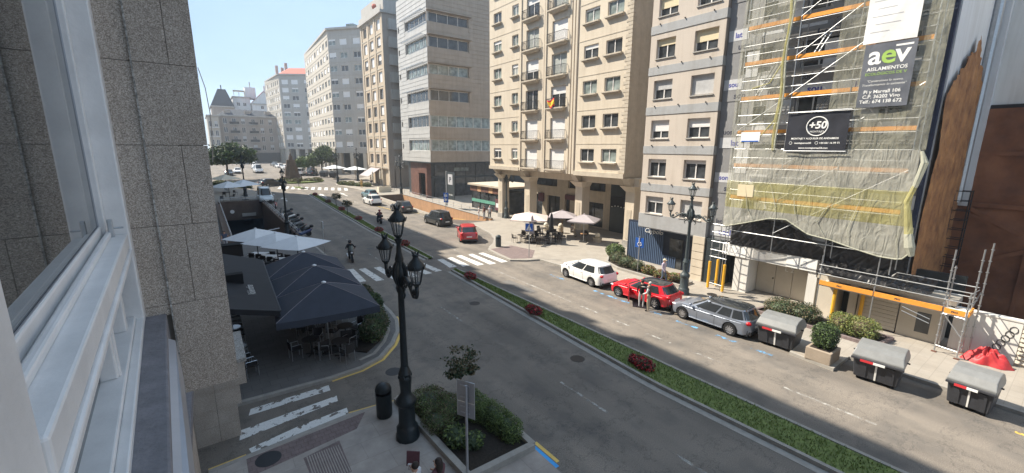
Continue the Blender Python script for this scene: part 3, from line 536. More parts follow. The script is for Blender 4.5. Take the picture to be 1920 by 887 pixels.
for z in (.2, 1.0): rl.bar((x0, 0, z), (x0, yo, z), .035); rl.bar((x0, yo, z), (x1, yo, z), .035); rl.bar((x1, yo, z), (x1, 0, z), .035)
for q in range(19): x = x0 + (x1 - x0) * q / 18; rl.tube([(x, yo, .12), (x, yo - .07, .4), (x, yo - .05, .62), (x, yo, 1.0)], .014, 5)
for q in range(1, 4):
    for x in (x0, x1): rl.bar((x, yo * q / 4, .12), (x, yo * q / 4, 1.0), .022)
rl = rl.mesh('railing', 'iron')
blinds3 = {0: (1, 1), 1: (.95, .95), 2: (.0, .35), 3: (.55, 0), 4: (.0, .9), 5: (.3, 0), 6: (.2, .4)}
for kd, u, z, w_, h_, k in wins:
    if kd == 'w': window(F, b3, u, z, w_, h_, .2, 2, wr.choice((0, 0, .15, .3, 0)), 'blind_white', wr.choice(('pane_light', 'pane_light', 'pane_curtain', 'pane_light', 'pane')), 'sill')
    else:
        bi = blinds3[k][0 if u < 9 else 1]
        window(F, b3, u, z, w_, h_, .25, 2, bi, 'blind_white', wr.choice(('pane', 'pane_curtain')), None, 'frame')
        s_ = place(bal_slab, 'balcony', F.P(u, 0, z - .02), F.rz, b3); r_ = bpy.data.objects.new('railing', rl); col.objects.link(r_); r_.parent = s_
# flag on one balcony, laundry plants on another
mb = MB(); fx_ = lambda u, v: (29.4 - .05 * math.sin(u * 7 + v * 4), 34.75 - 1.15 * u - .35 * v * (1 - u), 13.85 - v * .75 - .12 * math.sin(u * 5))
mb.grid(fx_, 10, 9); n_ = 10
mb.mi = [1 if 2 <= j <= 6 else 0 for j in range(9) for i in range(10)]
mat('flag_red', (.6, .02, .03), .8); mat('flag_yellow', (.85, .5, .03), .8); mat('banner_white', (.78, .78, .77), .6, var=.12, scale=1.5); mat('banner_dark', (.12, .13, .155), .55, var=.15, scale=2); mat('banner_black', (.03, .032, .042), .45, var=.2, scale=2); mat('print_green', (.36, .55, .12), .7, var=0); mat('print_white', (.82, .82, .8), .7, var=0); mat('print_grey', (.45, .46, .5), .7, var=0)  # banner_dark lightened to carry the sun's sheen in its colour
tag(mb.build('flag', ['flag_red', 'flag_yellow']), 'red and yellow flag hung over a balcony railing of the beige house', 'flag')
# arcade: columns, beam, soffit, back wall with shop fronts
for ya, yb in ((46.0, 45.1), (40.4, 39.4), (31.8, 30.8), (25.3, 24.3)):
    cb = MB(); cb.box(31, 32.1, yb, ya, 0, 5.2); cb = cb.build('column', 'beige', b3)
    mb = MB(); mb.hexa([(31, yb, 5.2), (32.1, yb, 5.2), (32.1, ya, 5.2), (31, ya, 5.2), (30.5, yb - .35, 5.75), (32.1, yb - .35, 5.75), (32.1, ya + .35, 5.75), (30.5, ya + .35, 5.75)]); mb.build('capital', 'beige', cb)
    mb = MB(); mb.hexa([(30.6, yb + .15, 5.75), (31.2, yb + .15, 5.75), (31.2, ya - .15, 5.75), (30.6, ya - .15, 5.75), (30.05, yb + .15, 6.44), (31.2, yb + .15, 6.44), (31.2, ya - .15, 6.44), (30.05, ya - .15, 6.44)]); mb.build('bracket', 'beige_trim', cb)
    mb = MB(); mb.box(30.97, 31.02, yb + .25, ya - .25, .9, 3.6); mb.build('inset_panel', 'beige_trim', cb); mb = MB(); mb.box(30.92, 32.15, yb - .06, ya + .06, .0, .75); mb.build('plinth', 'granite_grey', cb)
mb = MB(); mb.box(31, 32, 23.9, 46, 5.75, 6.44); mb.build('beam', 'beige', b3)
mb = MB(); mb.box(30.1, 46, 24.8, 46.4, 6.44, 6.53); mb.build('soffit', 'beige_trim', b3)
Fb = Fac((36, 46.2, 0), R(-90)); hh = [(.6, 3.2, .2, 3.1), (4.2, 6.6, .2, 3.1), (7.5, 8.4, .2, 2.9), (9.2, 10.0, .2, 2.9), (10.6, 13.8, .2, 3.0), (15.2, 20.8, .15, 3.4), (1, 6, 4.3, 5.6), (8, 14, 4.3, 5.6), (15.4, 20.5, 4.3, 5.6)]
mb = Fb.mb(); wall(mb, 0, 22.3, 0, 6.5, hh, .4); mb.build('arcade_wall', 'beige_trim', b3)
for a, c, d, e in hh: window(Fb, b3, a, d, c - a, e - d, .35, max(2, int((c - a) / 1.1)), 0, pane='pane', frame='frame_dark')
mb = MB(); mb.box(35.7, 35.98, 42.6, 43.5, 2.2, 3.3); mb.build('shop_sign', 'maroon', b3); mb = MB(); mb.box(35.7, 35.98, 36.5, 38.4, 2.9, 3.5); mb.build('shop_sign', 'maroon', b3)
mb = MB(); mb.box(35.75, 35.95, 24.9, 31.2, .1, 5.7); mb.build('bar_shade_panel', 'dark_cladding', b3)  # dark bar front added so the arcade bay reads as deep shade
mb = MB(); mb.box(34.2, 34.4, 25.2, 29.8, 3.2, 4.2); mb.build('bar_fascia', 'black_cloth', b3)
for q in range(11): mb = MB(); mb.ball((34.1, 29.5 - q * .4, 3.15 + .12 * abs(math.sin(q * .9))), .06, 6, 4); mb.build('bulb', 'print_white', b3)
# ---------------- concrete house with grey bands and blue shop
F = Fac((27, 20.6, 0), R(-90)); W4 = 5.45
b4 = thing('concrete_house', 'pale concrete house with grey bands between the beige house and the scaffolding', 'building', (27, 18, 0))
holes = []; wins = []
for k in range(8):
    z = 4.28 + 2.74 * k
    for a, w_ in ((.5, 1.5), (3.4, 1.62)): holes.append((a, a + w_, z, z + 1.28)); wins.append((a, z, w_, k))
mb = F.mb(); wall(mb, 0, W4, 3.2, 27, holes, .3); mb.build('wall', 'concrete_pink', b4)
mb = MB(); mb.box(27.35, 42, 15.4, 20.4, 3.2, 26.8); mb.build('core', 'brown_panel', b4)
mb = Fac((27, 15.15, 0), 0).mb(); wall(mb, 0, 15, 3.2, 27, [], 0); mb.build('side_wall', 'brown_panel', b4)
mb = Fac((42, 20.6, 0), R(180)).mb(); wall(mb, 0, 15, 3.2, 27, [], 0); mb.build('side_wall', 'brown_panel', b4)
bset = [.35, 0, .6, .5, .35, .6, .6, .3]; bset2 = [.75, 0, .45, .95, .55, .5, .4, .6]
for a, z, w_, k in wins:
    window(F, b4, a, z, w_, 1.28, .28, 2, (bset if a < 2 else bset2)[k] if k != 1 else .2, ('blind_grey', 'blind_cream')[k == 4 or k == 5] if k in (0, 3, 4, 5) else 'blind_white', 'pane', 'sill_plain', 'frame')
for k in range(9):
    z = 3.25 + 2.74 * k; h = .55 if k else 1.02
    mb = MB(); mb.box(26.96, 27.02, 15.13, 20.62, z - .05, z - .05 + h); mb.build('band', 'band_blue', b4)
    mb = MB(); mb.box(27.02, 42, 15.11, 15.16, z - .05, z - .05 + h); mb.build('band', 'band_blue', b4)
    if k:
        for u in (.7, 2.6, 4.6): mb = MB(); mb.box(26.88, 26.97, 20.6 - u - .05, 20.6 - u, z + .5, z + .58); mb.build('drip_spout', 'iron', b4)
for k in range(8):
    for q in range(3): mb = MB(); z = 3.85 + 2.74 * k + q * .73; mb.box(27.0, 42, 15.125, 15.14, z, z + .7); mb.build('cladding_panel', 'brown_panel', b4)
# ground floor of the concrete house
for q in range(6): mb = MB(); mb.box(26.9, 27.9, 15.1, 15.95, q * .54, q * .54 + .5); mb.build('pier_block', 'beige', b4)
mb = MB(); mb.box(26.98, 27.85, 15.15, 15.9, 0, 3.25); mb.build('pier_core', 'beige_dark', b4)
mb = MB(); mb.box(28.3, 28.5, 15.2, 22.6, 0, 3.3); mb.build('shop_wall', 'shop_navy', b4)
for q in range(26):
    y = 22.3 - q * .17
    mb = MB(); mb.box(28.2, 28.3, y - .06, y + .04, .1, 3.15 if q < 19 else 1.0); mb.build('slat', 'shop_blue', b4)
for q in range(9): y = 17.2 - q * .15; mb = MB(); mb.box(28.2, 28.3, y - .06, y + .03, .1, .95); mb.build('slat', 'shop_blue', b4)
mb = MB(); mb.box(28.15, 28.31, 15.95, 17.3, .95, 1.1); mb.build('slat_cap', 'shop_blue', b4)
mb = MB(); mb.box(28.25, 28.31, 17.5, 18.6, .1, 2.4); mb.build('shop_door', 'glass', b4)
mb = MB(); mb.box(27, 42, 15.2, 20.6, 3.12, 3.2); mb.build('soffit', 'band_blue', b4)
def text(s_, size, P, m, parent=None, name='lettering', align='CENTER', sx=1, shear=0, ext=.002, bold=0):
    cu_ = bpy.data.curves.new('t', 'FONT'); cu_.body = s_; cu_.size = size; cu_.align_x = align; cu_.extrude = ext; cu_.shear = shear; cu_.offset = bold; cu_.resolution_u = 3
    o = bpy.data.objects.new('t', cu_); me = o.to_mesh().copy(); o.to_mesh_clear(); bpy.data.objects.remove(o)
    for v in me.vertices: v.co = Vector(P(v.co.x * sx, v.co.z, v.co.y))
    me.materials.clear(); me.materials.append(M[m]); me.name = name
    return link(bpy.data.objects.new(name, me), parent)
def onfac(f, u, w, z): return lambda a, b_, c: f.P(u + a, w + b_, z + c)
text('Caypolo', .5, onfac(Fac((28.2, 21.2, 0), R(-90)), 1.2, .1, 2.55), 'print_white', b4, shear=.3)
# ---------------- metal clad office with ribbon windows
X2, Y2 = 31, 66.0
b2 = thing('metal_office_building', 'modern office building clad in silver metal sheets, toned brown for shade on the side, with ribbon windows', 'building', (X2, Y2, 0))
strips = [(8.48, 10.3), (12.4, 14.2), (16.55, 18.2), (20.6, 22.1), (24.7, 26.3), (28.4, 29.8)]
FA = Fac((X2, Y2 + 12.2, 0), R(-90)); FB = Fac((X2, Y2, 0), 0)
holesA = [(3.5, 12.19, a, b_) for a, b_ in strips] + [(.3, 1.0, a + .3, a + 1.2) for a, b_ in strips]; holesB = [(.01, 7.5 if k > 1 else 15, a, b_) for k, (a, b_) in enumerate(strips)]
mb = FA.mb(); wall(mb, 0, 12.2, 6.6, 34, holesA, .35); mb.build('street_wall', 'metal_clad', b2)
mb = FB.mb(); wall(mb, 0, 26, 6.6, 34, holesB, .35); mb.build('side_wall', 'metal_clad_shaded', b2)  # side cladding coloured darker and browner in place of shade
mb = MB(); mb.box(X2 + .4, X2 + 26, Y2 + .4, Y2 + 12, 6.7, 33.8); mb.build('core', 'dark_cladding', b2)
for f, m_, hs, U_ in ((FA, 'metal_clad', holesA, 12.2), (FB, 'metal_clad_shaded', holesB, 26)):       # lapped sheets
    z = 6.65; i = 0
    while z < 33.6:
        segs = [(0, U_)]
        for a, b_, c, d in hs:
            if c - .66 < z < d: segs = [s2 for s1 in segs for s2 in (((s1[0], min(s1[1], a)), (max(s1[0], b_), s1[1])) if a < s1[1] and b_ > s1[0] else (s1,)) if s2[1] - s2[0] > .4]
        for a, b_ in segs:
            mb = f.mb(); mb.hexa([(a, .002, z), (b_, .002, z), (b_, .05, z), (a, .05, z), (a, .002, z + .62), (b_, .002, z + .62), (b_, .02, z + .62), (a, .02, z + .62)]); mb.build('cladding_sheet', m_, b2)
        z += .66; i += 1
for f, hs in ((FA, holesA[:6]), (FB, holesB)):
    for a, b_, c, d in hs: window(f, b2, a, c, b_ - a, d - c, .3, max(2, int((b_ - a) / 1.6)), 0, pane=wr.choice(('pane', 'pane_light')), frame='frame', fw=.05)
for k, (a, b_) in enumerate(strips):          # slatted sun shades
    if k > 1:
        for q in range(11): mb = FA.mb(); u = 3.6 + q * .8; mb.box(u, u + .12, 0, .95, b_ + .12, b_ + .17); mb.build('sunshade_fin', 'galv', b2)
        mb = FA.mb(); mb.box(3.4, 12.3, .9, .97, b_ + .1, b_ + .18); mb.build('sunshade_rail', 'galv', b2)
        mb = FB.mb(); mb.box(-.1, 7.8, 0, .75, b_ + .1, b_ + .17); mb.build('sunshade_rail', 'metal_clad_shaded', b2)
mb = MB(); mb.box(X2, X2 + 26, Y2, Y2 + 12.2, 6.45, 6.6); mb.build('soffit', 'dark_cladding', b2)
# rusty steel entrance and glazed ground floor
mb = MB(); mb.box(X2 + 1.0, X2 + 26, Y2 + 3.5, Y2 + 12, 0, 6.5); mb.build('ground_floor', 'dark_cladding', b2)
mb = MB(); mb.hexa([(X2 + .6, Y2 + 6.5, 0), (X2 + 1.2, Y2 + 6.5, 0), (X2 + 1.2, Y2 + 10, 0), (X2 + .6, Y2 + 10, 0), (X2 + .6, Y2 + 6.5, 6.45), (X2 + 1.2, Y2 + 6.5, 6.45), (X2 + 1.2, Y2 + 10, 6.45), (X2 + .6, Y2 + 10, 6.45)]); mb.build('rusty_wall', 'rust', b2)
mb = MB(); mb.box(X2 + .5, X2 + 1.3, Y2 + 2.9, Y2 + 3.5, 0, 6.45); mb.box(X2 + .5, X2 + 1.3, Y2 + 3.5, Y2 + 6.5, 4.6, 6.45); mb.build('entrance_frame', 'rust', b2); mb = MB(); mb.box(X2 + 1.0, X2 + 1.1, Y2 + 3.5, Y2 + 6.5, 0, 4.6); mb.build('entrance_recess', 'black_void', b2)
for q in range(6): mb = MB(); x = X2 + 2.2 + q * 2.1; mb.box(x, x + 2.0, Y2 + 3.3, Y2 + 3.5, .2, 6.2); mb.build('glazing', 'glass', b2); 
mb = MB(); mb.box(X2 + 6, X2 + 9, Y2 + 3.2, Y2 + 3.29, 4.9, 5.5); mb.build('fascia', 'glass_light', b2)
mb = MB(); mb.box(X2 + 1.5, X2 + 20, Y2 + 3.1, Y2 + 3.3, 3.7, 4.0); mb.build('transom', 'dark_cladding', b2)
# ---------------- kiosk shop with glass front
kk = thing('glass_shop_pavilion', 'low glazed shop pavilion with copper fascia and green strip beside the arcade', 'pavilion', (33, 50, 0))
mb = MB(); mb.box(32.9, 39, 46.9, 56.0, .12, 3.1); mb.build('shop_body', 'glass', kk); mb = MB(); mb.box(32.4, 39.5, 46.6, 56.4, 3.6, 3.85); mb.build('roof', 'beige_trim', kk)
for q in range(9): mb = MB(); y = 46.9 + q * 1.03; mb.box(32.7, 32.9, y, y + 1.0, 2.75, 3.58); mb.build('fascia_panel', 'rust' if q % 3 else 'orange_wall', kk)
for q in range(5): mb = MB(); y = 46.95 + q * 2.2; mb.box(32.82, 32.9, y, y + .09, .13, 2.75); mb.build('mullion', 'dark_cladding', kk)
mat('shop_green', (.12, .33, .25), .5); mb = MB(); mb.box(32.78, 32.82, 47.2, 55.8, 1.15, 1.6); mb.build('green_strip', 'shop_green', kk); mb = MB(); mb.box(32.76, 32.78, 48.0, 49.4, .5, 2.1); mb.build('poster', 'maroon', kk)
mb = MB(); mb.box(32.75, 32.759, 48.2, 49.2, .9, 1.5); mb.build('poster_picture', 'shirt_white', kk)
# ---------------- narrow stone house, lit front with three window columns
X1, Y1 = 31, 85.4
b1 = thing('stone_house', 'narrow tall stone house with three columns of windows beyond the metal office', 'building', (X1, Y1, 0))
F = Fac((X1, Y1 + 13.4, 0), R(-90)); holes = []; wins = []
for k in range(9):
    z = 5.6 + 3.22 * k
    for u in (1.6, 5.6, 9.8): holes.append((u, u + 2.1, z, z + 2.0)); wins.append((u, z, k))
mb = F.mb(); wall(mb, 0, 13.4, 4.6, 34, holes, .35); mb.build('wall', 'granite_tan', b1)
mb = MB(); mb.box(X1 + .5, X1 + 18, Y1 + .1, Y1 + 13.2, 1, 33.9); mb.build('core', 'granite_tan', b1)
for u in (0, 4.3, 8.4, 12.6): mb = F.mb(); mb.box(u, u + .8, 0, .12, 4.6, 34); mb.build('pier', 'granite_tan', b1)
for k in range(10): mb = F.mb(); mb.box(0, 13.4, 0, .06, 4.8 + 3.22 * k, 5.05 + 3.22 * k); mb.build('string_course', 'beige_trim', b1)
for u, z, k in wins: window(F, b1, u, z, 2.1, 2.0, .3, 2, wr.choice((.95, .75, .55, 0, .9)) if k > 3 else wr.choice((0, .0, .3, .9)), 'blind_white', 'pane', None, 'frame')
Fs = Fac((X1, Y1, 0), 0); mb = Fs.mb(); hs = [(a, a + 1.0, 6 + 3.22 * k, 7.8 + 3.22 * k) for k in range(9) for a in (4.5,)]; wall(mb, 0, 18, 0, 34, hs, .3); mb.build('side_wall', 'far_tan', b1)
for a, c, d, e in hs: window(Fs, b1, a, d, c - a, e - d, .25, 1, 0, frame='frame_dark')
for k in range(9): mb = Fs.mb(); mb.box(1.0, 4.0, 0, .5, 5.4 + 3.22 * k, 7.3 + 3.22 * k); mb.build('side_balcony', 'far_grey', b1)
mb = MB(); mb.box(X1 - .5, X1 + 18, Y1 - .3, Y1 + 13.9, 34, 34.5); mb.box(X1 - .3, X1 - .2, Y1, Y1 + 13.6, 34.5, 35.4); mb.build('cornice', 'far_grey', b1)
mb = MB(); mb.box(X1 + .3, X1 + 18, Y1, Y1 + 13.4, 34.5, 37.5); mb.build('attic', 'far_grey', b1)
mb = MB(); mb.box(X1 + .4, X1 + 1.6, Y1 + 5, Y1 + 6.2, 35.5, 37.2); mb.build('roof_box', 'iron', b1); mb = MB(); mb.ball((X1 + .1, Y1 + 4.3, 36.0), .55, 8, 6); mb.build('roof_ball', 'roof_red', b1)
mb = MB(); mb.box(X1 + 1, X1 + 1.2, Y1, Y1 + 13.4, .5, 4.6); mb.build('shop_front', 'glass', b1)
for y in (Y1 + .2, Y1 + 4.5, Y1 + 8.8, Y1 + 12.8): mb = MB(); mb.box(X1, X1 + .9, y, y + .6, .4, 4.6); mb.build('shop_pier', 'beige_trim', b1)
mb = MB(); mb.hexa([(X1 - 2.6, Y1 + 6, 2.9), (X1, Y1 + 6, 4.5), (X1, Y1 + 12, 4.5), (X1 - 2.6, Y1 + 12, 2.9), (X1 - 2.6, Y1 + 6, 2.96), (X1, Y1 + 6, 4.56), (X1, Y1 + 12, 4.56), (X1 - 2.6, Y1 + 12, 2.96)]); mb.build('awning', 'umb_grey', b1)
mat('shop_bright_green', (.08, .4, .08), .5); mb = MB(); mb.box(X1 + .85, X1 + .95, Y1 + .9, Y1 + 2.6, .6, 3.2); mb.build('green_panel', 'shop_bright_green', b1); mb = MB(); mb.box(X1 + .86, X1 + .95, Y1 + 9.6, Y1 + 12.6, 2.6, 4.4); mb.build('blue_panel', 'sign_blue', b1)
# ---------------- far blocks round the square
def far_block(name, label, C, az1, L1, az2, L2, z0, z1, m1, m2, rows, cols1, cols2, zr0, dz, w1, h1, w2, h2, roof=None, base=None):
    t = thing(name, label, 'building', C)
    d1 = Vector((math.sin(R(az1)), math.cos(R(az1)), 0)); d2 = Vector((math.sin(R(az2)), math.cos(R(az2)), 0)); Cv = Vector((C[0], C[1], 0))
    f1 = Fac(Cv + d1 * L1, math.atan2(-d1.y, -d1.x)); f2 = Fac(Cv, math.atan2(d2.y, d2.x))
    for f, L_, m_, cols_, w_, h_ in ((f1, L1, m1, cols1, w1, h1), (f2, L2, m2, cols2, w2, h2)):
        hs = [(u - w_ / 2, u + w_ / 2, zr0 + k * dz - h_ / 2, zr0 + k * dz + h_ / 2) for k in range(rows) for u in cols_]
        mb = f.mb(); wall(mb, 0, L_, z0, z1, hs, .25); mb.build('wall', m_, t)
        for k in range(rows + 1): mb = f.mb(); mb.box(0, L_, 0, .06, zr0 + (k - .5) * dz - .12, zr0 + (k - .5) * dz + .12); mb.build('string_course', m_, t)
        for a, c, d, e in hs: window(f, t, a, d, c - a, e - d, .2, 2, wr.choice((0, 0, .3, .8, 1)) , 'blind_white', wr.choice(('pane', 'pane', 'pane_light')), None, 'frame', .09)
    A, B, D = Cv + d1 * L1, Cv, Cv + d2 * L2; E_ = A + (D - B)
    mb = MB(); mb.prism([(p.x, p.y) for p in (A + (E_ - A) * .02 + (B - A) * .02, B + (E_ - B) * .02, D + (E_ - D) * .02, E_)], z0, z1 - .05); mb.build('core', m2, t)
    n_ = [B + (B - E_).normalized() * .6, A, E_, D]
    mb = MB(); mb.prism([(p.x, p.y) for p in (B + (B - E_).normalized() * .7, D + d2 * .3, E_, A + d1 * .3)], z1, z1 + .5); mb.build('cornice', m2, t)
    if roof: ce = (A + B + D + E_) / 4; mb = MB(); mb.hexa([(*(p + (ce - p) * .06).xy, z1 + .5) for p in (B, D, E_, A)] + [(*(p + (ce - p) * .5).xy, z1 + 3.4) for p in (B, D, E_, A)]); mb.build('roof', roof, t)
    for q in range(7):                                   # arcade piers
        for f, L_ in ((f1, L1), (f2, L2)): mb = f.mb(); u = .3 + (L_ - 1.5) * q / 6; mb.box(u, u + 1.1, -1.2, -.05, 1.0, z0); mb.build('arcade_pier', m1, t)
    mb = MB(); mb.prism([(p.x, p.y) for p in (B + (E_ - B).normalized() * 4, D + (A - B) * .25, E_, A + (D - B) * .25)], .8, z0); mb.build('arcade_shops', 'dark_cladding', t)
    return t, f1, f2
t, f1, f2 = far_block('cream_apartment_tower', 'long cream apartment tower with rows of small windows behind the trees', (30.5, 125, 0), 2, 37.6, 142, 26, 7.4, 38.6, 'far_cream', 'far_grey', 9, [2 + 4.2 * k for k in range(9)], [1.2, 4.6, 8.6, 14, 18, 22], 9.7, 3.25, 2.3, 1.5, 2.2, 1.5)
for q, (u, h) in enumerate(((4, 1.8), (22, 1.6), (30, 2))): mb = f1.mb(); mb.box(u, u + .8, -4, -3.2, 38.6, 39.2 + h); mb.build('chimney', 'far_tan', t)
for q in (5, 9): mb = f2.mb(); mb.box(q, q + 2.2, -3.5, -1.2, 39.1, 40.2); mb.build('skylight', 'glass_light', t)
t, f1, f2 = far_block('grey_apartment_tower', 'grey apartment tower with a red roof at the far side of the square', (28.3, 195, 0), -4.8, 24.7, 126, 24, 8, 36.2, 'far_cream', 'far_grey', 9, [2 + 3.4 * k for k in range(7)], [2.2, 6, 11, 16, 20.5], 9.7, 3.0, 1.7, 1.7, 2.6, 1.7, 'roof_red')
for u, h in ((3, 5), (12, 3), (18, 4)): mb = f1.mb(); mb.box(u, u + 1, -5, -4, 36.2, 38 + h); mb.build('chimney', 'far_tan', t)
def plain_block(name, label, x0, x1, y0, y1, z0, z1, m, rows, cols_, zr0, dz, w_, h_, extra=None):
    t = thing(name, label, 'building', (x0, y0, 0)); f = Fac((x0, y0, 0), 0)
    hs = [(u - w_ / 2, u + w_ / 2, zr0 + k * dz, zr0 + k * dz + h_) for k in range(rows) for u in cols_]
    mb = f.mb(); wall(mb, 0, x1 - x0, z0, z1, hs, .25); mb.build('wall', m, t); mb = MB(); mb.box(x0, x1, y0 + .3, y1, z0, z1 - .03); mb.build('core', m, t)
    mb = MB(); mb.box(x0 - .3, x1 + .3, y0 - .5, y1, z1, z1 + .5); mb.build('cornice', 'far_grey', t)
    for a, c, d, e in hs: window(f, t, a, d, c - a, e - d, .2, 2, wr.choice((0, 0, .5)), 'blind_grey', 'pane', None, 'frame', .08)
    return t, f
t, f = plain_block('old_town_house', 'old tan stone town house with rows of balconied windows behind the dark tree', 7.5, 27.5, 205, 222, 2, 20.5, 'far_tan', 4, [2, 5, 8, 11.5, 14.5, 17.5], 7.5, 3.4, 1.3, 2.1)
for k in range(4):
    for u in (5, 11.5): mb = f.mb(); mb.box(u - 1.6, u + 1.6, 0, .8, 7.2 + 3.4 * k, 7.4 + 3.4 * k); mb.build('balcony_slab', 'far_grey', t); mb = f.mb(); mb.box(u - 1.6, u + 1.6, .72, .8, 7.4 + 3.4 * k, 8.3 + 3.4 * k); mb.build('balcony_rail', 'iron', t)
mb = f.mb(); mb.hexa([(0, .3, 21), (20, .3, 21), (20, -12, 21), (0, -12, 21), (3, -4, 23.4), (17, -4, 23.4), (17, -9, 23.4), (3, -9, 23.4)]); mb.build('roof', 'slate', t)
for u in (2, 9, 16): mb = f.mb(); mb.box(u, u + 2.2, -3, -1.2, 21, 23); mb.build('dormer', 'far_tan', t)
mb = f.mb(); mb.box(0, 20, -.4, .05, 2, 6.5); mb.build('shop_front', 'dark_cladding', t)
t, f = plain_block('pale_town_house', 'pale house with ironwork gallery at the left edge beside the granite pilaster', 3.8, 7.4, 200, 222, 2, 20, 'far_cream', 4, [.9, 2.6], 6, 3.4, 1.0, 2.1)
for k in range(4): mb = f.mb(); mb.box(.2, 3.4, 0, .7, 5.6 + 3.4 * k, 5.8 + 3.4 * k); mb.build('balcony_slab', 'far_white', t)
t, f = plain_block('mansard_house', 'house with a steep dark slate mansard roof above the old town houses', 6.5, 15, 235, 250, 10, 26, 'far_tan', 1, [4.2], 20, 3, 1.2, 1.8)
mb = f.mb(); mb.hexa([(-.4, .4, 26), (8.9, .4, 26), (8.9, -14, 26), (-.4, -14, 26), (3.2, -3, 34), (6.2, -3, 34), (6.2, -10, 34), (3.2, -10, 34)]); mb.build('roof', 'slate', t); mb = f.mb(); mb.box(4.5, 4.9, -6, -5.6, 34, 36); mb.build('finial', 'slate', t)
t, f = plain_block('white_terrace_house', 'white house with a roof pergola between mansard and gabled house', 15.2, 22, 240, 252, 10, 31, 'far_white', 4, [2, 4.5], 18, 3.1, 1.3, 1.5)
mb = f.mb(); mb.box(.5, 5, -5, -.5, 34, 34.3); [mb.box(u, u + .2, -1, -.8, 31, 34) for u in (.6, 2.6, 4.7)]; mb.build('pergola', 'far_grey', t); mb = f.mb(); mb.box(5.2, 9.5, -8, -1, 31, 36); mb.build('stair_head', 'far_white', t); mb = f.mb(); mb.box(7.3, 7.7, -3, -2.6, 36, 38.5); mb.build('mast', 'far_grey', t)
t, f = plain_block('gabled_white_house', 'white gabled house standing left of the grey tower', 22.3, 33, 236, 250, 10, 28, 'far_white', 4, [4, 7.2], 16.5, 3.2, 1.2, 1.4)
mb = f.mb(); mb.add([(-.2, 0, 28.5), (10.9, 0, 28.5), (5, 0, 34), (-.2, -13, 28.5), (10.9, -13, 28.5), (5, -13, 34)], [(0, 1, 2), (3, 5, 4), (0, 2, 5, 3), (1, 4, 5, 2)]); mb.build('gable', 'far_white', t); mb = f.mb(); mb.add([(-.5, .3, 28.45), (5, .3, 34.2), (5, -13, 34.2), (-.5, -13, 28.45), (11.2, .3, 28.45), (11.2, -13, 28.45)], [(0, 1, 2, 3), (1, 4, 5, 2)]); mb.build('roof', 'roof_red', t); mb = f.mb(); mb.box(5.6, 6.4, -5, -4, 33, 37); mb.build('chimney', 'far_white', t)
# ------------------------------------------------------------------ house under renovation behind scaffolding
b5 = thing('house_under_renovation', 'house being insulated behind scaffolding with grey boards on its front', 'building', (27.3, 9, 0))
F5 = Fac((27.3, 15.1, 0), R(-90)); W5 = 10.1
holes = [(a, a + 1.7, 4.9 + 2.85 * k, 6.5 + 2.85 * k) for k in range(7) for a in (1.0, 4.2, 7.4)]
mb = F5.mb(); wall(mb, 0, W5, 3.2, 29.4, holes, .3); mb.build('wall', 'insul_grey', b5)
mb = MB(); mb.hexa([(27.7, 5.1, 3.2), (35, 5.1, 3.2), (35, 15, 3.2), (27.7, 15, 3.2), (27.7, 5.1, 29), (35, 5.1, 15.2), (35, 15, 15.2), (27.7, 15, 29)]); mb.build('core', 'insul_grey', b5)  # unseen slope shaped so the sun clears it and lights the rear wall
for a, c, d, e in holes: window(F5, b5, a, d, c - a, e - d, .25, 2, wr.choice((0, 0, .4)), 'blind_grey', 'pane', None, 'frame')
prints = ['uosl', 'sou', 'lat', 'son']
for k in range(7):            # insulation boards with printed letters
    for q in range(5):
        u = .15 + q * 2.0; z = 3.4 + 2.85 * k; white = (q * 3 + k * 5) % 7 in (0, 3)
        mb = F5.mb(); mb.box(u, u + 1.9, .002, .03, z, z + .66); bo = mb.build('insulation_board', 'insul_white' if white else 'insul_grey', b5)
        text(prints[(k + q) % 4], .5, onfac(F5, u + .95, .034, z + .15), 'ink_blue' if white else 'ink_dark', bo, ext=.001, bold=.012)
        bo = F5.mb(); bo.box(u - .1, u + 1.1, .002, .026, z + .68, z + 1.3); bo = bo.build('insulation_board', 'insul_grey' if white else 'insul_white', b5); text(prints[(k + q + 2) % 4], .42, onfac(F5, u + .5, .03, z + .85), 'ink_dark' if white else 'ink_blue', bo, ext=.001, bold=.01)
        if q < 4: mb = F5.mb(); mb.box(u + 1.15, u + 1.85, .002, .024, z + 1.32, z + 2.75); mb.build('insulation_board', 'insul_white' if (q + k) % 2 else 'insul_grey', b5)
mb = MB(); mb.box(27.26, 27.5, 4.96, 5.12, 4.0, 26); mb.build('purple_edge', 'navy', b5)
# ground floor: white fascia with boards, columns, boarded doors
mb = MB(); mb.box(26.95, 27.3, 8.5, 13.85, 2.36, 3.1); fz = mb.build('shop_fascia', 'wall_white', b5)
for a, b_ in ((13.83, 12.35), (10.05, 8.52)):
    mb = MB(); mb.box(26.92, 26.948, b_, a, 2.38, 3.08); bd = mb.build('fascia_board', 'print_white', fz); text('L 2', .52, onfac(Fac((26.92, a, 0), R(-90)), (a - b_) / 2, .004, 2.55), 'print_grey', bd, bold=.01)
for a, b_ in ((13.0, 12.15), (8.9, 8.45)): mb = MB(); mb.box(27.0, 28.4, b_, a, .13, 2.36); mb.build('column', 'wall_white', b5)
mb = MB(); mb.box(28.3, 28.4, 8.5, 12.2, .13, 2.4); mb.build('door_backing', 'beige_panel', b5)
for a, b_ in ((12.1, 11.05), (11.02, 10.1), (10.07, 8.95)): mb = MB(); mb.box(28.24, 28.3, b_, a, .16, 2.3); dd = mb.build('boarded_door', 'beige_panel', b5); 
mb = MB(); mb.ball((28.22, 11.15, 1.15), .05, 6, 4); mb.build('door_knob', 'iron', b5); text('L 2', .4, onfac(Fac((28.24, 10.6, 0), R(-90)), .3, .006, 1.75), 'print_white', b5)
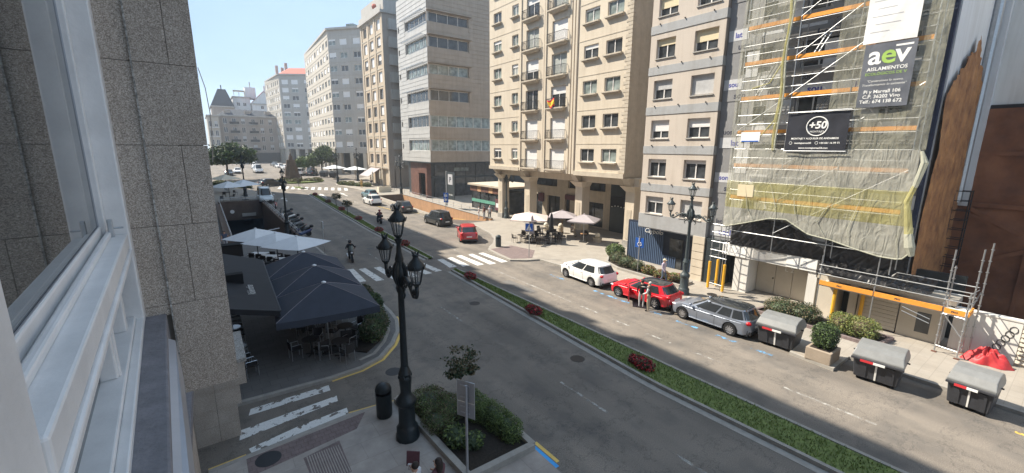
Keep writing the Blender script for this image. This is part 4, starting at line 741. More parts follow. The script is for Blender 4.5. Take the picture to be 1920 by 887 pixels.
mb = MB(); mb.box(28.4, 28.6, 3.0, 15.1, .1, 3.25); mb.build('ground_wall', 'dark_cladding', b5)
mb = MB(); mb.box(27.0, 28.3, 13.9, 15.1, .13, 3.2); mb.build('dark_bay', 'dark_cladding', b5)
for q in range(9): mb = MB(); mb.box(27.0, 27.08, 4.9, 6.5, .2 + q * .2, .385 + q * .2); mb.build('shutter_slat', 'beige_panel', b5)
for a, b_ in ((8.3, 7.5), (6.9, 6.55), (4.85, 3.3)): mb = MB(); mb.box(27.0, 28.3, b_, a, .13, 2.1); mb.build('pier', 'beige_panel', b5)
mb = MB(); mb.box(26.99, 27.0, 3.7, 4.2, .5, 1.5); mb.build('small_window', 'glass', b5)
mb = MB(); mb.box(27.0, 28.4, 3.0, 8.5, 2.1, 2.35); mb.build('lintel', 'beige_panel', b5)
# party wall with sprayed foam
def foam_pt(u, v):
    x = 27.4 + 7.6 * u; top_ = 14.4 - 5.0 * abs(u - .55) + .7 * noise.noise(Vector((x * 2.2, 0, 1))); z = .3 + (top_ - .3) * v
    d = .22 * (1 - 2 * abs(noise.noise(Vector((x * 1.5 + .3 * math.sin(z * .4), 0, z * .22))))) + .12 * (1 - 2 * abs(noise.noise(Vector((x * 4, 3, z * .5))))) + .06 * noise.noise(Vector((x * 7, 5, z * 5)))
    return (x, 4.88 - max(0, .06 + .42 * d), z)
mb = MB(); mb.grid(foam_pt, 110, 90); mb.build('foam_layer', 'foam', b5, smooth=True)
mb = MB(); mb.hexa([(27.5, 4.9, 0), (35, 4.9, 0), (35, 5.08, 0), (27.5, 5.08, 0), (27.5, 4.9, 29.2), (35, 4.9, 15.3), (35, 5.08, 15.3), (27.5, 5.08, 29.2)]); mb.build('party_wall', 'far_white', b5)  # top cut along the same unseen slope to let the sun pass
mb = MB(); mb.tube([(34.4, 4.75, 6.2), (34.4, 4.75, 17)], .22, 10); mb.build('pipe_or_shade_strip', 'galv', b5); mb = MB(); mb.box(34.6, 35.0, 4.3, 4.8, 6, 18); mb.build('corner_flashing', 'far_white', b5)
# rear wall of the empty plot
b6 = thing('party_wall_house', 'white rear house wall above brown sprayed foam at the right edge', 'building', (35, 0, 0))
mb = MB(); mb.box(35, 45, -25, 4.9, 11.4, 26); mb.build('white_wall', 'wall_white', b6); mb = MB(); mb.box(34.9, 35.0, -25, 4.7, 11.2, 11.45); mb.build('flashing', 'iron', b6)
fg = lambda u, v: (34.85 - max(0, .1 + .14 * noise.fractal(Vector((u * 20, v * 9, 2)), 1., 2., 5)), 4.8 - 25 * u, 11.25 * v)
mb = MB(); mb.grid(fg, 120, 60, True); mb.build('foam_layer', 'foam_dark', b6, smooth=True); mb = MB(); mb.box(35, 45, -25, 4.9, 0, 11.4); mb.build('lower_wall', 'foam_dark', b6)
for a, b_ in (((34.75, 4.4, 6.0), (34.75, -2, 2.2)), ((34.75, 4.4, 2.4), (34.75, -2, 6.0)), ((34.75, 4.6, 6.1), (34.75, -8, 6.1)), ((34.75, 4.6, 8.9), (34.75, -8, 8.9)), ((34.75, 1.8, .2), (34.75, 1.8, 11)), ((34.75, -2.6, .2), (34.75, -2.6, 11))): mb = MB(); mb.bar(a, b_, .16, .22); mb.build('foamed_beam', 'foam_dark', b6)
mb = MB()
for y in (4.75, 4.15): 
    for x in (33.6, 34.3): mb.tube([(x, y, .2), (x, y, 6.9)], .03, 6)
for q in range(13):
    z = .5 + q * .53
    for x in (33.6, 34.3): mb.tube([(x, 4.75, z), (x, 4.15, z)], .022, 5)
    mb.tube([(33.6, 4.15, z), (34.3, 4.15, z)], .022, 5)
tag(mb.build('scaffold_ladder_tower', 'iron'), 'dark slender ladder tower standing against the brown foam wall', 'scaffolding')
# low white plot wall with graffiti and slatted shutter
lw = thing('plot_wall', 'low white plot wall with black scribbled graffiti next to the red tarpaulin', 'wall', (27, 1, 0))
mb = MB(); mb.box(27.0, 27.25, .98, 3.0, .1, 2.02); mb.build('wall', 'wall_white', lw); mb = MB(); mb.box(26.97, 27.28, -8, 3.02, 2.02, 2.1); mb.build('coping', 'wall_white', lw)
mb = MB(); mb.box(27.05, 27.25, -8, .98, .1, 2.0); mb.build('panel', 'beige_panel', lw)
for q in range(9): mb = MB(); z = .25 + q * .195; mb.hexa([(26.97, .5, z), (27.05, .5, z), (27.05, .96, z), (26.97, .96, z), (27.03, .5, z + .14), (27.05, .5, z + .14), (27.05, .96, z + .14), (27.03, .96, z + .14)]); mb.build('slat', 'beige_panel', lw)
gp = MB()
for q in range(5): c = (1.55 - q * .09, .75 + q * .22); gp.tube([(26.99, c[0] + .12 * math.cos(t_ * .7 + q), c[1] + .15 * math.sin(t_ * .7 + q)) for t_ in range(10)], .014, 4)
gp.build('graffiti', 'iron', lw)
# ------------------------------------------------------------------ main scaffold
sf = thing('scaffold', 'tall galvanised scaffold with orange toe boards wrapped in netting', 'scaffolding', (26, 9, 0))
SY = [13.3, 10.6, 8.0, 5.3]; SX = (26.05, 27.0); lv = [4.25 + 1.9 * k for k in range(9)]
for y in SY:
    for x in SX:
        mb = MB(); mb.tube([(x, y, 3.3 if x > 26.5 else (.13 if y in (13.3,) else 3.2)), (x, y, 21)], .026, 7); st = mb.build('standard', 'galv', sf)
        for z in lv:
            for h in (.5, 1.0): mb = MB(); mb.lathe([(.05, 0), (.05, .05)], (x, y, z + h), 7); mb.build('coupler', 'galv', st)
for k, z in enumerate(lv):
    for i in range(3):
        a, b_ = SY[i], SY[i + 1]
        if k == 0: continue
        mb = MB(); mb.box(26.12, 26.95, b_ + .03, a - .03, z - .08, z - .02); mb.build('deck', 'galv', sf)
        mb = MB(); mb.box(26.06, 26.1, b_ + .02, a - .02, z - .03, z + .16); tb = mb.build('toe_board', 'orange_board', sf)
        for h in (.5, 1.0): mb = MB(); mb.tube([(26.02, a, z + h), (26.02, b_, z + h)], .022, 6); mb.build('guard_rail', 'galv', sf)
    mb = MB(); mb.tube([(26.05, 13.3, z - .1), (26.05, 5.3, z - .1)], .024, 6); mb.build('ledger', 'galv', sf)
    for y in SY: mb = MB(); mb.tube([(26.05, y, z - .1), (27.0, y, z - .1)], .024, 6); mb.build('transom', 'galv', sf)
for i, k in ((1, 2), (1, 4), (1, 5), (1, 6), (2, 1), (0, 3), (2, 3), (1, 1), (2, 5), (1, 0)):
    mb = MB(); mb.tube([(25.99, SY[i], lv[k] + .1), (25.99, SY[i + 1], lv[min(k + 1, 8)] + .1)], .022, 6); mb.build('diagonal_brace', 'galv', sf)
for i, k in ((1, 3), (1, 5), (0, 4), (2, 2), (1, 1)): mb = MB(); mb.tube([(26.3, SY[i] - .6, lv[k]), (26.8, SY[i] - 1.4, lv[k + 1])], .03, 5); mb.tube([(26.3, SY[i] - .8, lv[k]), (26.8, SY[i] - 1.6, lv[k + 1])], .03, 5); mb.build('ladder', 'galv', sf)
# netting sheets
rn = random.Random(5)
def sheet_x(x, amp, seed):        # wrinkled cloth: distance of the surface at (y, z)
    def X(y, z):
        q = noise.fractal(Vector((seed * 3.7, y * .9 + z * .35, z * .45)), 1., 2., 4) + .5 * math.sin(y * 3.1 + 2.5 * noise.noise(Vector((seed, y * .6, z * .6))) + z * .6)
        return x + amp * q
    return X
def sheet(y0, y1, zlo, zhi, x, amp, nu, nv, seed):
    X = sheet_x(x, amp, seed)
    def fn(u, v):
        y = y0 + (y1 - y0) * u; lo = zlo(u) if callable(zlo) else zlo; z = lo + (zhi - lo) * v; return (X(y, z), y, z)
    mb = MB(); mb.grid(fn, nu, nv); return mb
nbt = [(0, 4.35), (.13, 4.7), (.3, 5.2), (.4, 5.26), (.53, 4.62), (.65, 4.49), (.76, 4.25), (.88, 4.05), (.97, 4.05), (1, 4.4)]
nb = lambda u: interp(nbt, u)
nt_ = thing('debris_net', 'pale translucent debris netting draped over the scaffold with a scalloped hem', 'netting', (25.9, 9, 4))
mb = sheet(13.45, 4.7, nb, 5.6, 25.85, .035, 70, 8, 1); mb.build('hem_sheet', 'net_white', nt_, smooth=True)
mb = sheet(13.45, 4.95, 5.6, 7.2, 25.85, .035, 70, 8, 1); mb.build('yellow_sheet', 'net_yellow', nt_, smooth=True)
mb = sheet(13.45, 5.0, 7.2, 9.05, 25.85, .035, 70, 10, 1); mb.build('upper_sheet', 'net_white', nt_, smooth=True)
mb = sheet(13.5, 11.0, 9.05, 21, 25.85, .03, 24, 50, 2); mb.build('side_sheet', 'net_thin', nt_, smooth=True)
mb = sheet(8.75, 7.6, 11, 21, 25.9, .025, 12, 40, 3); mb.build('side_sheet', 'net_thin', nt_, smooth=True); mb = sheet(7.7, 4.85, 9.05, 21, 25.92, .03, 24, 50, 4); mb.build('side_sheet', 'net_thin', nt_, smooth=True)
mb = MB(); mb.tube([(25.83, 13.45 - 8.75 * u / 40, nb(u / 40) - .01) for u in range(41)], .035, 6); mb.build('hem_rope', 'net_rope', nt_)
mb = MB(); mb.tube([(25.85, 11.1 + .06 * math.sin(k), 9.0 + k * .6) for k in range(20)], .07, 6); mb.build('gathered_fold', 'net_yellow', nt_)
mb = MB(); mb.tube([(25.85, 10.98 + .06 * math.sin(k * .8 + 1), 9.0 + k * .6) for k in range(20)], .05, 6); mb.build('gathered_fold', 'net_rope', nt_)
mb = MB(); mb.tube([(25.85, 12.9, 9.4), (25.85, 11.9, 9.7), (25.85, 11.2, 10.6), (25.85, 11.0, 12.5)], .04, 6); mb.tube([(25.85, 12.6, 12.4), (25.85, 11.7, 12.6), (25.85, 11.15, 13.6), (25.85, 11.05, 15.5)], .035, 6); mb.build('gathered_fold', 'net_yellow', nt_)
mb = MB(); mb.tube([(25.85, 4.95, 9.0), (25.82, 4.78, 8.5), (25.82, 4.95, 7.4)], [.06, .14, .1], 8); mb.build('gathered_fold', 'net_rope', nt_)
mb = MB(); mb.tube([(25.82, 4.95, 7.45), (25.8, 5.12, 6.75), (25.8, 5.0, 6.2), (25.8, 4.85, 5.3)], [.1, .1, .13, .16], 8); mb.build('gathered_fold', 'net_yellow', nt_)
mb = MB(); mb.tube([(25.8, 4.85, 5.3), (25.8, 4.72, 4.7), (25.8, 4.6, 4.3)], [.16, .2, .1], 8); mb.build('gathered_fold', 'net_rope', nt_)
for q in range(7): y = 12.9 - q * 1.2 + rn.uniform(-.4, .4); z_ = nb((13.45 - y) / 8.75); mb = MB(); mb.tube([(25.8, y + .5 * math.sin(q), z_ + 1.6 + .5 * (q % 3)), (25.78, y + .2 * math.sin(q * 2), z_ + .8), (25.79, y - .25, z_ + .05)], [.004, .018, .01], 5); mb.build('fold', 'net_rope', nt_)
mb = MB(); mb.box(25.8, 25.82, 11.85, 12.75, 6.3, 7.0); mb.build('notice', 'blind_cream', nt_); mb = MB(); mb.box(25.8, 25.82, 11.85, 12.9, 9.45, 10.0); mb.build('notice', 'sign_white', nt_); mb = MB(); mb.box(25.79, 25.8, 11.9, 12.85, 9.46, 9.52); mb.build('notice_line', 'sign_blue', nt_)
# banners
BX = {}
def banner(name, label, y0, y1, z0, z1, m, seed):
    t = thing(name, label, 'banner', (25.75, (y0 + y1) / 2, z0)); mb = sheet(y0, y1, z0, z1, 25.77, .02, 40, 40, seed); mb.build('sheet', m, t, smooth=True)
    f = Fac((25.77, y0, 0), R(-90)); f.X = sheet_x(25.77, .02, seed); return t, f
def rise(f, u, z):
    def P(a, b_, c): y = f.O.y - u - a; return (f.X(y, z + c) - .006 - b_, y, z + c)
    return P
def onsheet(f): return MB(lambda u, w, z: (f.X(f.O.y - u, z) - .006 - w, f.O.y - u, z))
t, f = banner('company_banner', 'dark slate banner with large white and green letters high on the scaffold', 7.6, 5.75, 11.0, 13.8, 'banner_dark', 21)
t2_, f_ = banner('white_banner', 'plain white sheet tied above the dark slate banner', 7.72, 5.82, 13.84, 17.5, 'banner_white', 22)
for q in range(6): mb = onsheet(f_); u0_ = .2 + .15 * (q % 2); mb.grid(lambda u, v: (u0_ + (.7 + .2 * (q % 3)) * u, 0, 14.3 + q * .33 + .03 * v), 8, 1); mb.build('faint_line', 'pale_grey', t2_)
text('a', 1.15, rise(f, .42, 12.92), 'print_white', t, bold=.02); text('e', 1.15, rise(f, .92, 12.92), 'print_green', t, bold=.02); text('v', 1.15, rise(f, 1.4, 12.92), 'print_white', t, bold=.02)
mb = onsheet(f); mb.grid(lambda u, v: (1.12 + .6 * u, 0, 13.58 + .08 * v), 8, 1); mb.build('swash', 'print_white', t)
text('AISLAMIENTOS', .215, rise(f, .92, 12.62), 'print_white', t, bold=.004); text('ECOLÓGICOS DE V', .17, rise(f, .9, 12.42), 'print_green', t)
text('"Construimos lo nuevo,', .135, rise(f, .92, 12.12), 'print_white', t, shear=.2); text('Transformamos lo existente"', .135, rise(f, .9, 11.95), 'print_white', t, shear=.2)
for s_, z in (('Pi y Margall 106', 11.62), ('C.P. 36202 Vigo', 11.40), ('Telf.: 674 138 672', 11.18)): text(s_, .21, rise(f, .88, z), 'print_white', t, bold=.004)
t, f = banner('scaffold_hire_banner', 'black banner with a white ring logo and small white lines of text', 10.5, 7.75, 8.98, 10.88, 'banner_black', 23)
mb = onsheet(f); ringp = [(1.42 + .47 * math.cos(a * math.pi / 16), .0, 10.2 + .47 * math.sin(a * math.pi / 16)) for a in range(33)]; mb.tube(ringp, .03, 6, False); mb.build('logo_ring', 'print_white', t)
text('+50', .5, rise(f, 1.42, 10.1), 'print_white', t, bold=.014, shear=.1); text('MONTAJES', .13, rise(f, 1.42, 9.9), 'print_white', t)
text('MONTAJE Y ALQUILER DE ANDAMIOS', .125, rise(f, 1.35, 9.56), 'print_white', t, bold=.003); text('montajesmas50', .125, rise(f, .85, 9.33), 'print_white', t, bold=.003); text('+34 661 16 99 71', .125, rise(f, 2.05, 9.33), 'print_white', t, bold=.003); text('www.montajesmas50.com', .125, rise(f, 1.35, 9.08), 'print_white', t, bold=.003)
for u in (.28, 1.48): mb = onsheet(f); mb.tube([(u + .07 * math.cos(a * .785), 0, 9.37 + .07 * math.sin(a * .785)) for a in range(9)], .01, 4, False); mb.build('icon', 'print_white', t)
mb = MB(); mb.tube([(25.7, 10.5, 10.95), (25.7, 7.7, 10.98)], .02, 5); mb.build('tie_rod', 'galv', t)
mb = MB(); mb.tube([(25.7, 10.5, 8.96), (25.7, 7.7, 8.96)], .02, 5); mb.build('tie_rod', 'galv', t)
# black plastic sheeting over the shop fascia
def crump(y0, y1, ztop, zbot, x, amp, nu, nv, seed):
    def fn(u, v):
        y = y0 + (y1 - y0) * u; zt = ztop(u); zb = zbot(u); z = zb + (zt - zb) * v; c = Vector((seed, y * 1.3, z * 1.1))
        w_ = 1 - abs(noise.noise(c * 1.1)) * 2 + .6 * (1 - 2 * abs(noise.noise(Vector((seed + 4, y * 3.2 + z * 2.5, z * 1.2))))) + .35 * (1 - 2 * abs(noise.noise(Vector((seed + 9, y * 5 - z * 4, z * 2)))))
        return (x + amp * w_, y, z)
    mb = MB(); mb.grid(fn, nu, nv); return mb
o = crump(13.4, 8.3, lambda u: interp([(0, 4.5), (.35, 4.95), (.6, 4.9), (.8, 4.35), (1, 3.75)], u), lambda u: 3.1, 26.82, .07, 130, 50, 9).build('plastic_sheeting', 'plastic_black', smooth=True); tag(o, 'wrinkled black plastic sheeting above the white shop fascia', 'sheeting')
mb = MB()
mb.grid(lambda u, v: (26.3 + 1.0 * v, 8.35 - 4.6 * u, 2.45 + .55 * v + .14 * (1 - 2 * abs(noise.noise(Vector((u * 9 + v, v * 1.5, 3))))) + .07 * (1 - 2 * abs(noise.noise(Vector((u * 26 - 2 * v, v * 3, 8)))))), 120, 24); tag(mb.build('plastic_sheeting', 'plastic_black', smooth=True), 'black plastic sheeting lying over the scaffold walkway', 'sheeting')
tag(crump(8.4, 4.9, lambda u: 4.6, lambda u: 2.45, 27.12, .07, 90, 40, 31).build('plastic_sheeting', 'plastic_black', smooth=True), 'black plastic sheeting hanging behind the scalloped net hem', 'sheeting')
# covered walkway scaffold
wk = thing('walkway_scaffold', 'low scaffold walkway with orange toe boards and railings over the pavement', 'scaffolding', (26, 5, 0))
for y, h in ((8.0, 3.6), (5.7, 4.3)): mb = MB(); mb.tube([(25.95, y, .15), (25.95, y, h)], .027, 7); mb.build('standard', 'galv', wk)
tw = [(25.95, 3.25, 4.85), (25.75, 2.5, 3.1), (26.8, 3.25, 4.0), (26.75, 2.5, 4.9), (26.85, 2.3, 5.2)]
for x, y, h in tw:
    mb = MB(); mb.tube([(x, y, .2), (x, y, h)], .03, 8); st = mb.build('standard', 'galv', wk); mb = MB(); mb.box(x - .09, x + .09, y - .09, y + .09, .13, .15); mb.build('base_plate', 'rust', st)
    z = .9
    while z < h: mb = MB(); mb.lathe([(.06, 0), (.06, .03)], (x, y, z), 8); mb.build('rosette', 'galv', st); z += .5
for y0, y1 in ((8.0, 5.7), (5.7, 3.25)): mb = MB(); mb.box(25.9, 25.95, y1 + .03, y0 - .03, 2.05, 2.28); tb = mb.build('toe_board', 'orange_board', wk); text('PRO', .11, onfac(Fac((25.9, y0, 0), R(-90)), .9, .003, 2.12), 'ink_dark', tb, bold=.004)
mb = MB(); mb.box(25.78, 25.82, 2.55, 3.2, 2.05, 2.28); tb = mb.build('toe_board', 'orange_board', wk); text('PRO', .11, onfac(Fac((25.78, 3.2, 0), R(-90)), .33, .003, 2.12), 'ink_dark', tb, bold=.004)
mb = MB(); mb.box(25.85, 26.8, 2.42, 2.47, 2.05, 2.28); mb.build('toe_board', 'orange_board', wk)
mb = MB(); mb.box(25.97, 27.0, 2.5, 8.0, 1.98, 2.04); mb.build('deck', 'wall_white', wk)
for z in (2.62, 3.1): mb = MB(); mb.tube([(25.92, 8.1, z), (25.9, 2.45, z)], .025, 7); mb.build('guard_rail', 'galv', wk); mb = MB(); mb.tube([(26.9, 5.2, z + .1), (26.85, 2.4, z + .1)], .022, 6); mb.build('guard_rail', 'galv', wk); mb = MB(); mb.tube([(25.78, 2.48, z), (26.85, 2.4, z)], .022, 6); mb.build('guard_rail', 'galv', wk)
for a, b_ in (((25.95, 3.25, .45), (25.75, 2.5, .45)), ((25.75, 2.5, .45), (26.75, 2.5, .45)), ((25.75, 2.5, 1.1), (25.95, 3.2, 1.95)), ((26.75, 2.5, 2.3), (26.85, 2.35, 3.0)), ((25.95, 3.25, 1.97), (25.75, 2.5, 1.97)), ((25.75, 2.5, 1.97), (26.75, 2.5, 1.97))): mb = MB(); mb.tube([a, b_], .025, 6); mb.build('brace', 'galv', wk)
mb = MB(); mb.tube([(26.2, 7.3, .13), (26.2, 7.3, 1.9)], .085, 8); mb.build('yellow_sleeve', 'yellow_sleeve', wk); mb = MB(); mb.tube([(26.9, 6.3, .13), (26.9, 6.3, 1.9)], .085, 8); mb.build('yellow_sleeve', 'yellow_sleeve', wk)
for z in (1.35, 1.55): mb = MB(); mb.tube([(25.97, 4.6, z - .6 + .9), (25.97, 3.6, z)], .02, 5); mb.build('brace', 'galv', wk)
# small frame with yellow sleeves at the left end
t = thing('sleeved_scaffold_frame', 'scaffold frame with three yellow foam sleeves on its feet beside the concrete house', 'scaffolding', (26, 13.6, 0))
for x, y, h in ((25.9, 13.05, 5.4), (25.95, 14.05, 5.6), (26.75, 13.95, 4.9)):
    mb = MB(); mb.tube([(x, y, .13), (x, y, h)], .026, 7); mb.build('standard', 'galv', t); mb = MB(); mb.tube([(x, y, .2), (x, y, 1.95)], .085, 9); mb.build('yellow_sleeve', 'yellow_sleeve', t)
for z in (.55, 2.3, 2.75, 3.3, 3.9, 4.4): mb = MB(); mb.tube([(25.9, 13.0, z), (25.95, 14.1, z)], .024, 6); mb.tube([(25.95, 14.1, z), (26.75, 13.95, z)], .022, 6); mb.build('rail', 'galv', t)
# red tarpaulin heap
rt = random.Random(8); mb = MB()
def tarp(u, v):
    a = u * 6.2832; r_ = min(1, v * 1.4); e = 1 + .13 * math.sin(3 * a + 1) + .08 * math.sin(7 * a); h = .55 * (1 - (v ** 2.2)) * (1 + .22 * math.sin(5 * a + 6 * v) + .12 * math.sin(11 * a - 9 * v))
    return (26.35 + .48 * v * e * math.cos(a), 1.7 + .72 * v * e * math.sin(a), .14 + max(0, h))
mb.grid(tarp, 56, 16); tag(mb.build('tarpaulin_heap', 'red_tarp', smooth=True), 'crumpled red tarpaulin heap on the pavement at the right edge', 'tarpaulin')
# ------------------------------------------------------------------ cast iron street lamps
def make_lamp(m):
    t = thing('street_lamp', 'lamp', 'street lamp')
    mb = MB(); mb.lathe([(.37, 0), (.37, .12), (.34, .16), (.34, .36), (.3, .42), (.26, .48), (.25, 1.12)], n=12); mb.build('base', m, t, smooth='auto')
    mb = MB(); mb.lathe([(.25, 1.12), (.3, 1.2), (.31, 1.3), (.26, 1.38), (.2, 1.46), (.16, 1.55), (.17, 1.75), (.19, 1.95), (.2, 2.02), (.17, 2.1), (.2, 2.18), (.16, 2.28), (.115, 2.42)], n=14); mb.build('collar', m, t, smooth='auto')
    for k in range(6): a = k * 1.047; mb = MB(); mb.ball((.19 * math.cos(a), .19 * math.sin(a), 2.1), (.035, .035, .07), 6, 4); mb.build('leaf_ornament', m, t)
    mb = MB(); mb.lathe([(.115, 2.42), (.1, 3.4), (.09, 4.75), (.12, 4.8), (.12, 4.9), (.1, 4.95), (.15, 5.05), (.17, 5.25), (.15, 5.45), (.1, 5.6), (.13, 5.75), (.08, 5.95), (.06, 6.2), (.1, 6.28), (.12, 6.36)], n=12); mb.build('shaft', m, t, smooth='auto')
    for k in range(4): a = .785 + k * 1.571; mb = MB(); mb.tube([(.13 * math.cos(a), .13 * math.sin(a), 5.0), (.2 * math.cos(a), .2 * math.sin(a), 5.25), (.17 * math.cos(a), .17 * math.sin(a), 5.5), (.08 * math.cos(a), .08 * math.sin(a), 5.7)], [.03, .06, .06, .03], 6); mb.build('acanthus', m, t)
    for s in (-1, 1):
        mb = MB(); mb.tube([(0, s * .1, 4.95), (0, s * .3, 5.28), (0, s * .55, 5.32), (0, s * .85, 5.12), (0, s * 1.1, 4.95), (0, s * 1.3, 5.0), (0, s * 1.37, 5.15), (0, s * 1.35, 5.3)], [.06, .055, .05, .05, .055, .055, .05, .06], 7); arm = mb.build('arm', m, t, smooth=True)
        for cy_, cz, r in ((.45, 5.1, .15), (.9, 5.22, .11), (.3, 4.92, .09), (1.15, 5.1, .08), (.68, 5.2, .08)):
            mb = MB(); mb.tube([(0, s * (cy_ + r * math.cos(q * .6) * (1 - q * .06)), cz + r * math.sin(q * .6) * (1 - q * .06)) for q in range(12)], .026, 5); mb.build('scroll', m, arm)
        mb = MB(); mb.ball((0, s * 1.17, 5.1), .085, 8, 5); mb.build('rosette', m, arm); mb = MB(); mb.tube([(0, s * .2, 4.98), (0, s * .38, 4.78), (0, s * .3, 4.66)], [.035, .03, .02], 6); mb.build('pendant', m, arm)
    def lantern(y, z0):
        n = 6; l0 = MB(); l0.lathe([(.05, -.02), (.08, .04), (.11, .06), (.12, .1)], (0, y, z0), 8); l0 = l0.build('lantern', m, t)
        for k in range(n):
            a = k * 2 * math.pi / n; b_ = (k + 1) * 2 * math.pi / n
            p0 = Vector((.115 * math.cos(a), y + .115 * math.sin(a), z0 + .1)); p1 = Vector((.2 * math.cos(a), y + .2 * math.sin(a), z0 + .5)); q0 = Vector((.115 * math.cos(b_), y + .115 * math.sin(b_), z0 + .1)); q1 = Vector((.2 * math.cos(b_), y + .2 * math.sin(b_), z0 + .5))
            mb = MB(); mb.bar(p0, p1, .022); mb.bar(p0, q0, .02); mb.bar(p1, q1, .024); mb.build('frame_bar', m, l0)
            mb = MB(); mb.quad(p0, q0, q1, p1); mb.build('pane', 'lamp_glass', l0)
            mb = MB(); mb.tube([(.235 * math.cos(a), y + .235 * math.sin(a), z0 + .52), (.27 * math.cos(a), y + .27 * math.sin(a), z0 + .6)], [.03, .008], 5); mb.build('cresting', m, l0)
        mb = MB(); mb.lathe([(.24, .49), (.25, .53), (.22, .6), (.16, .68), (.09, .76), (.07, .81), (.1, .86), (.08, .89)], (0, y, z0), 12); mb.build('roof', m, l0, smooth='auto')
        for k in range(5): a = k * 1.257; mb = MB(); mb.tube([(.065 * math.cos(a), y + .065 * math.sin(a), z0 + .87), (.1 * math.cos(a), y + .1 * math.sin(a), z0 + .96)], [.025, .012], 5); mb.build('crown_point', m, l0)
    lantern(-1.35, 5.3); lantern(1.35, 5.3); lantern(0, 6.36)
    return Proto(t)
L1 = make_lamp('lamp_iron')
GL = 'cast iron three lantern street lamps'
L1.put((4.3, 11.45, .12), R(-3), 'large black three-lantern street lamp in the foreground beside the planter', GL)
L1.put((6.55, 49.0, .12), 0, 'black three-lantern street lamp standing behind the row of parked motorbikes', GL, (.92, .92, .92))
for x, y, lb, k in ((28.7, 73.8, 'dark street lamp in front of the metal office entrance', 1.0), (23.9, 98.2, 'distant dark street lamp at the tip of the terrace before the cream tower', 1.05), (29.3, 102, 'distant dark street lamp left of the slanted grey awning', 1.05), (5.5, 84, 'dark street lamp next to the pale van on the left', .95)): L1.put((x, y, gz(y) + .1), .1, lb, GL, (k, k, k))
L2 = make_lamp('lamp_green')
L2.put((23.63, 14.3, .13), R(4), 'grey-green three-lantern street lamp between the red and silver cars', GL, (.97, .97, .95)); L2.put((31.3, 44.6, .13), R(8), 'grey-green street lamp in front of the left end of the arcade', GL, (.95, .95, .95))
# ------------------------------------------------------------------ litter bin, bollard-bin, signs
def litter_bin(loc, label, m, h=1.05, r=.24):
    t = thing('litter_bin', label, 'litter bin', loc, 'round litter bins')
    mb = MB(); mb.lathe([(r * .9, 0), (r, .06), (r, h * .78)], loc, 18); mb.build('body', m, t, smooth='auto')
    mb = MB(); mb.lathe([(r * 1.04, h * .86), (r * 1.02, h * .92), (r * .86, h * 1.02), (r * .5, h * 1.09), (.02, h * 1.11)], loc, 18); mb.build('dome', m, t, smooth='auto')
    mb = MB(); mb.lathe([(r * .8, h * .77), (r * .8, h * .87)], loc, 14); mb.build('slot', 'black_void', t)
    mb = MB(); mb.lathe([(r * 1.03, h * .74), (r * 1.03, h * .78)], loc, 18); mb.build('rim', m, t)
litter_bin((4.08, 12.92, .12), 'dark round litter bin with domed top beside the large lamp post', 'lamp_iron', 1.1, .26); litter_bin((21.34, 31.65, .13), 'grey round litter bin by the far end of the zebra crossing', 'lamp_green', 1.0, .26)
def sign(loc, label, h, plates, back=False, pole='galv'):
    t = thing('road_sign', label, 'sign', loc); mb = MB(); mb.tube([loc, (loc[0], loc[1], loc[2] + h)], .032, 8); mb.build('pole', pole, t); return t
# disabled parking sign, facing the road
t = sign((25.0, 18.9, .13), 'blue parking sign with white wheelchair symbol above the red car', 2.75, 1)
f = Fac((24.95, 19.2, 0), R(-75)); mb = f.mb(); mb.box(0, .62, 0, .02, 2.05, 2.75); pz = mb.build('plate', 'sign_blue', t)
mb = f.mb(); mb.tube([(.27, .025, 2.6), (.28, .025, 2.42), (.42, .025, 2.4), (.48, .025, 2.22)], .028, 6); mb.build('symbol_figure', 'sign_white', pz); mb = f.mb(); mb.tube([(.3 + .13 * math.cos(1.9 + q * .42), .025, 2.28 + .13 * math.sin(1.9 + q * .42)) for q in range(11)], .02, 5); mb.build('symbol_wheel', 'sign_white', pz); mb = f.mb(); mb.ball((.27, .025, 2.67), (.035, .02, .035), 8, 5); mb.build('symbol_head', 'sign_white', pz)
# pedestrian crossing sign
t = sign((21.2, 26.9, .13), 'blue square pedestrian crossing sign on a thin pole by the zebra crossing', 2.95, 1)
f = Fac((21.05, 27.25, 0), R(-50)); mb = f.mb(); mb.box(0, .62, 0, .02, 2.35, 2.97); pz = mb.build('plate', 'sign_blue', t); mb = f.mb(); mb.add([(.08, .024, 2.43), (.54, .024, 2.43), (.31, .024, 2.88)], [(0, 1, 2)]); mb.build('white_triangle', 'sign_white', pz)
mb = f.mb(); mb.tube([(.31, .03, 2.68), (.31, .03, 2.58), (.25, .03, 2.46)], .018, 5); mb.tube([(.31, .03, 2.58), (.38, .03, 2.46)], .018, 5); mb.ball((.31, .03, 2.73), (.03, .01, .03), 6, 4); mb.build('walking_figure', 'iron', pz)
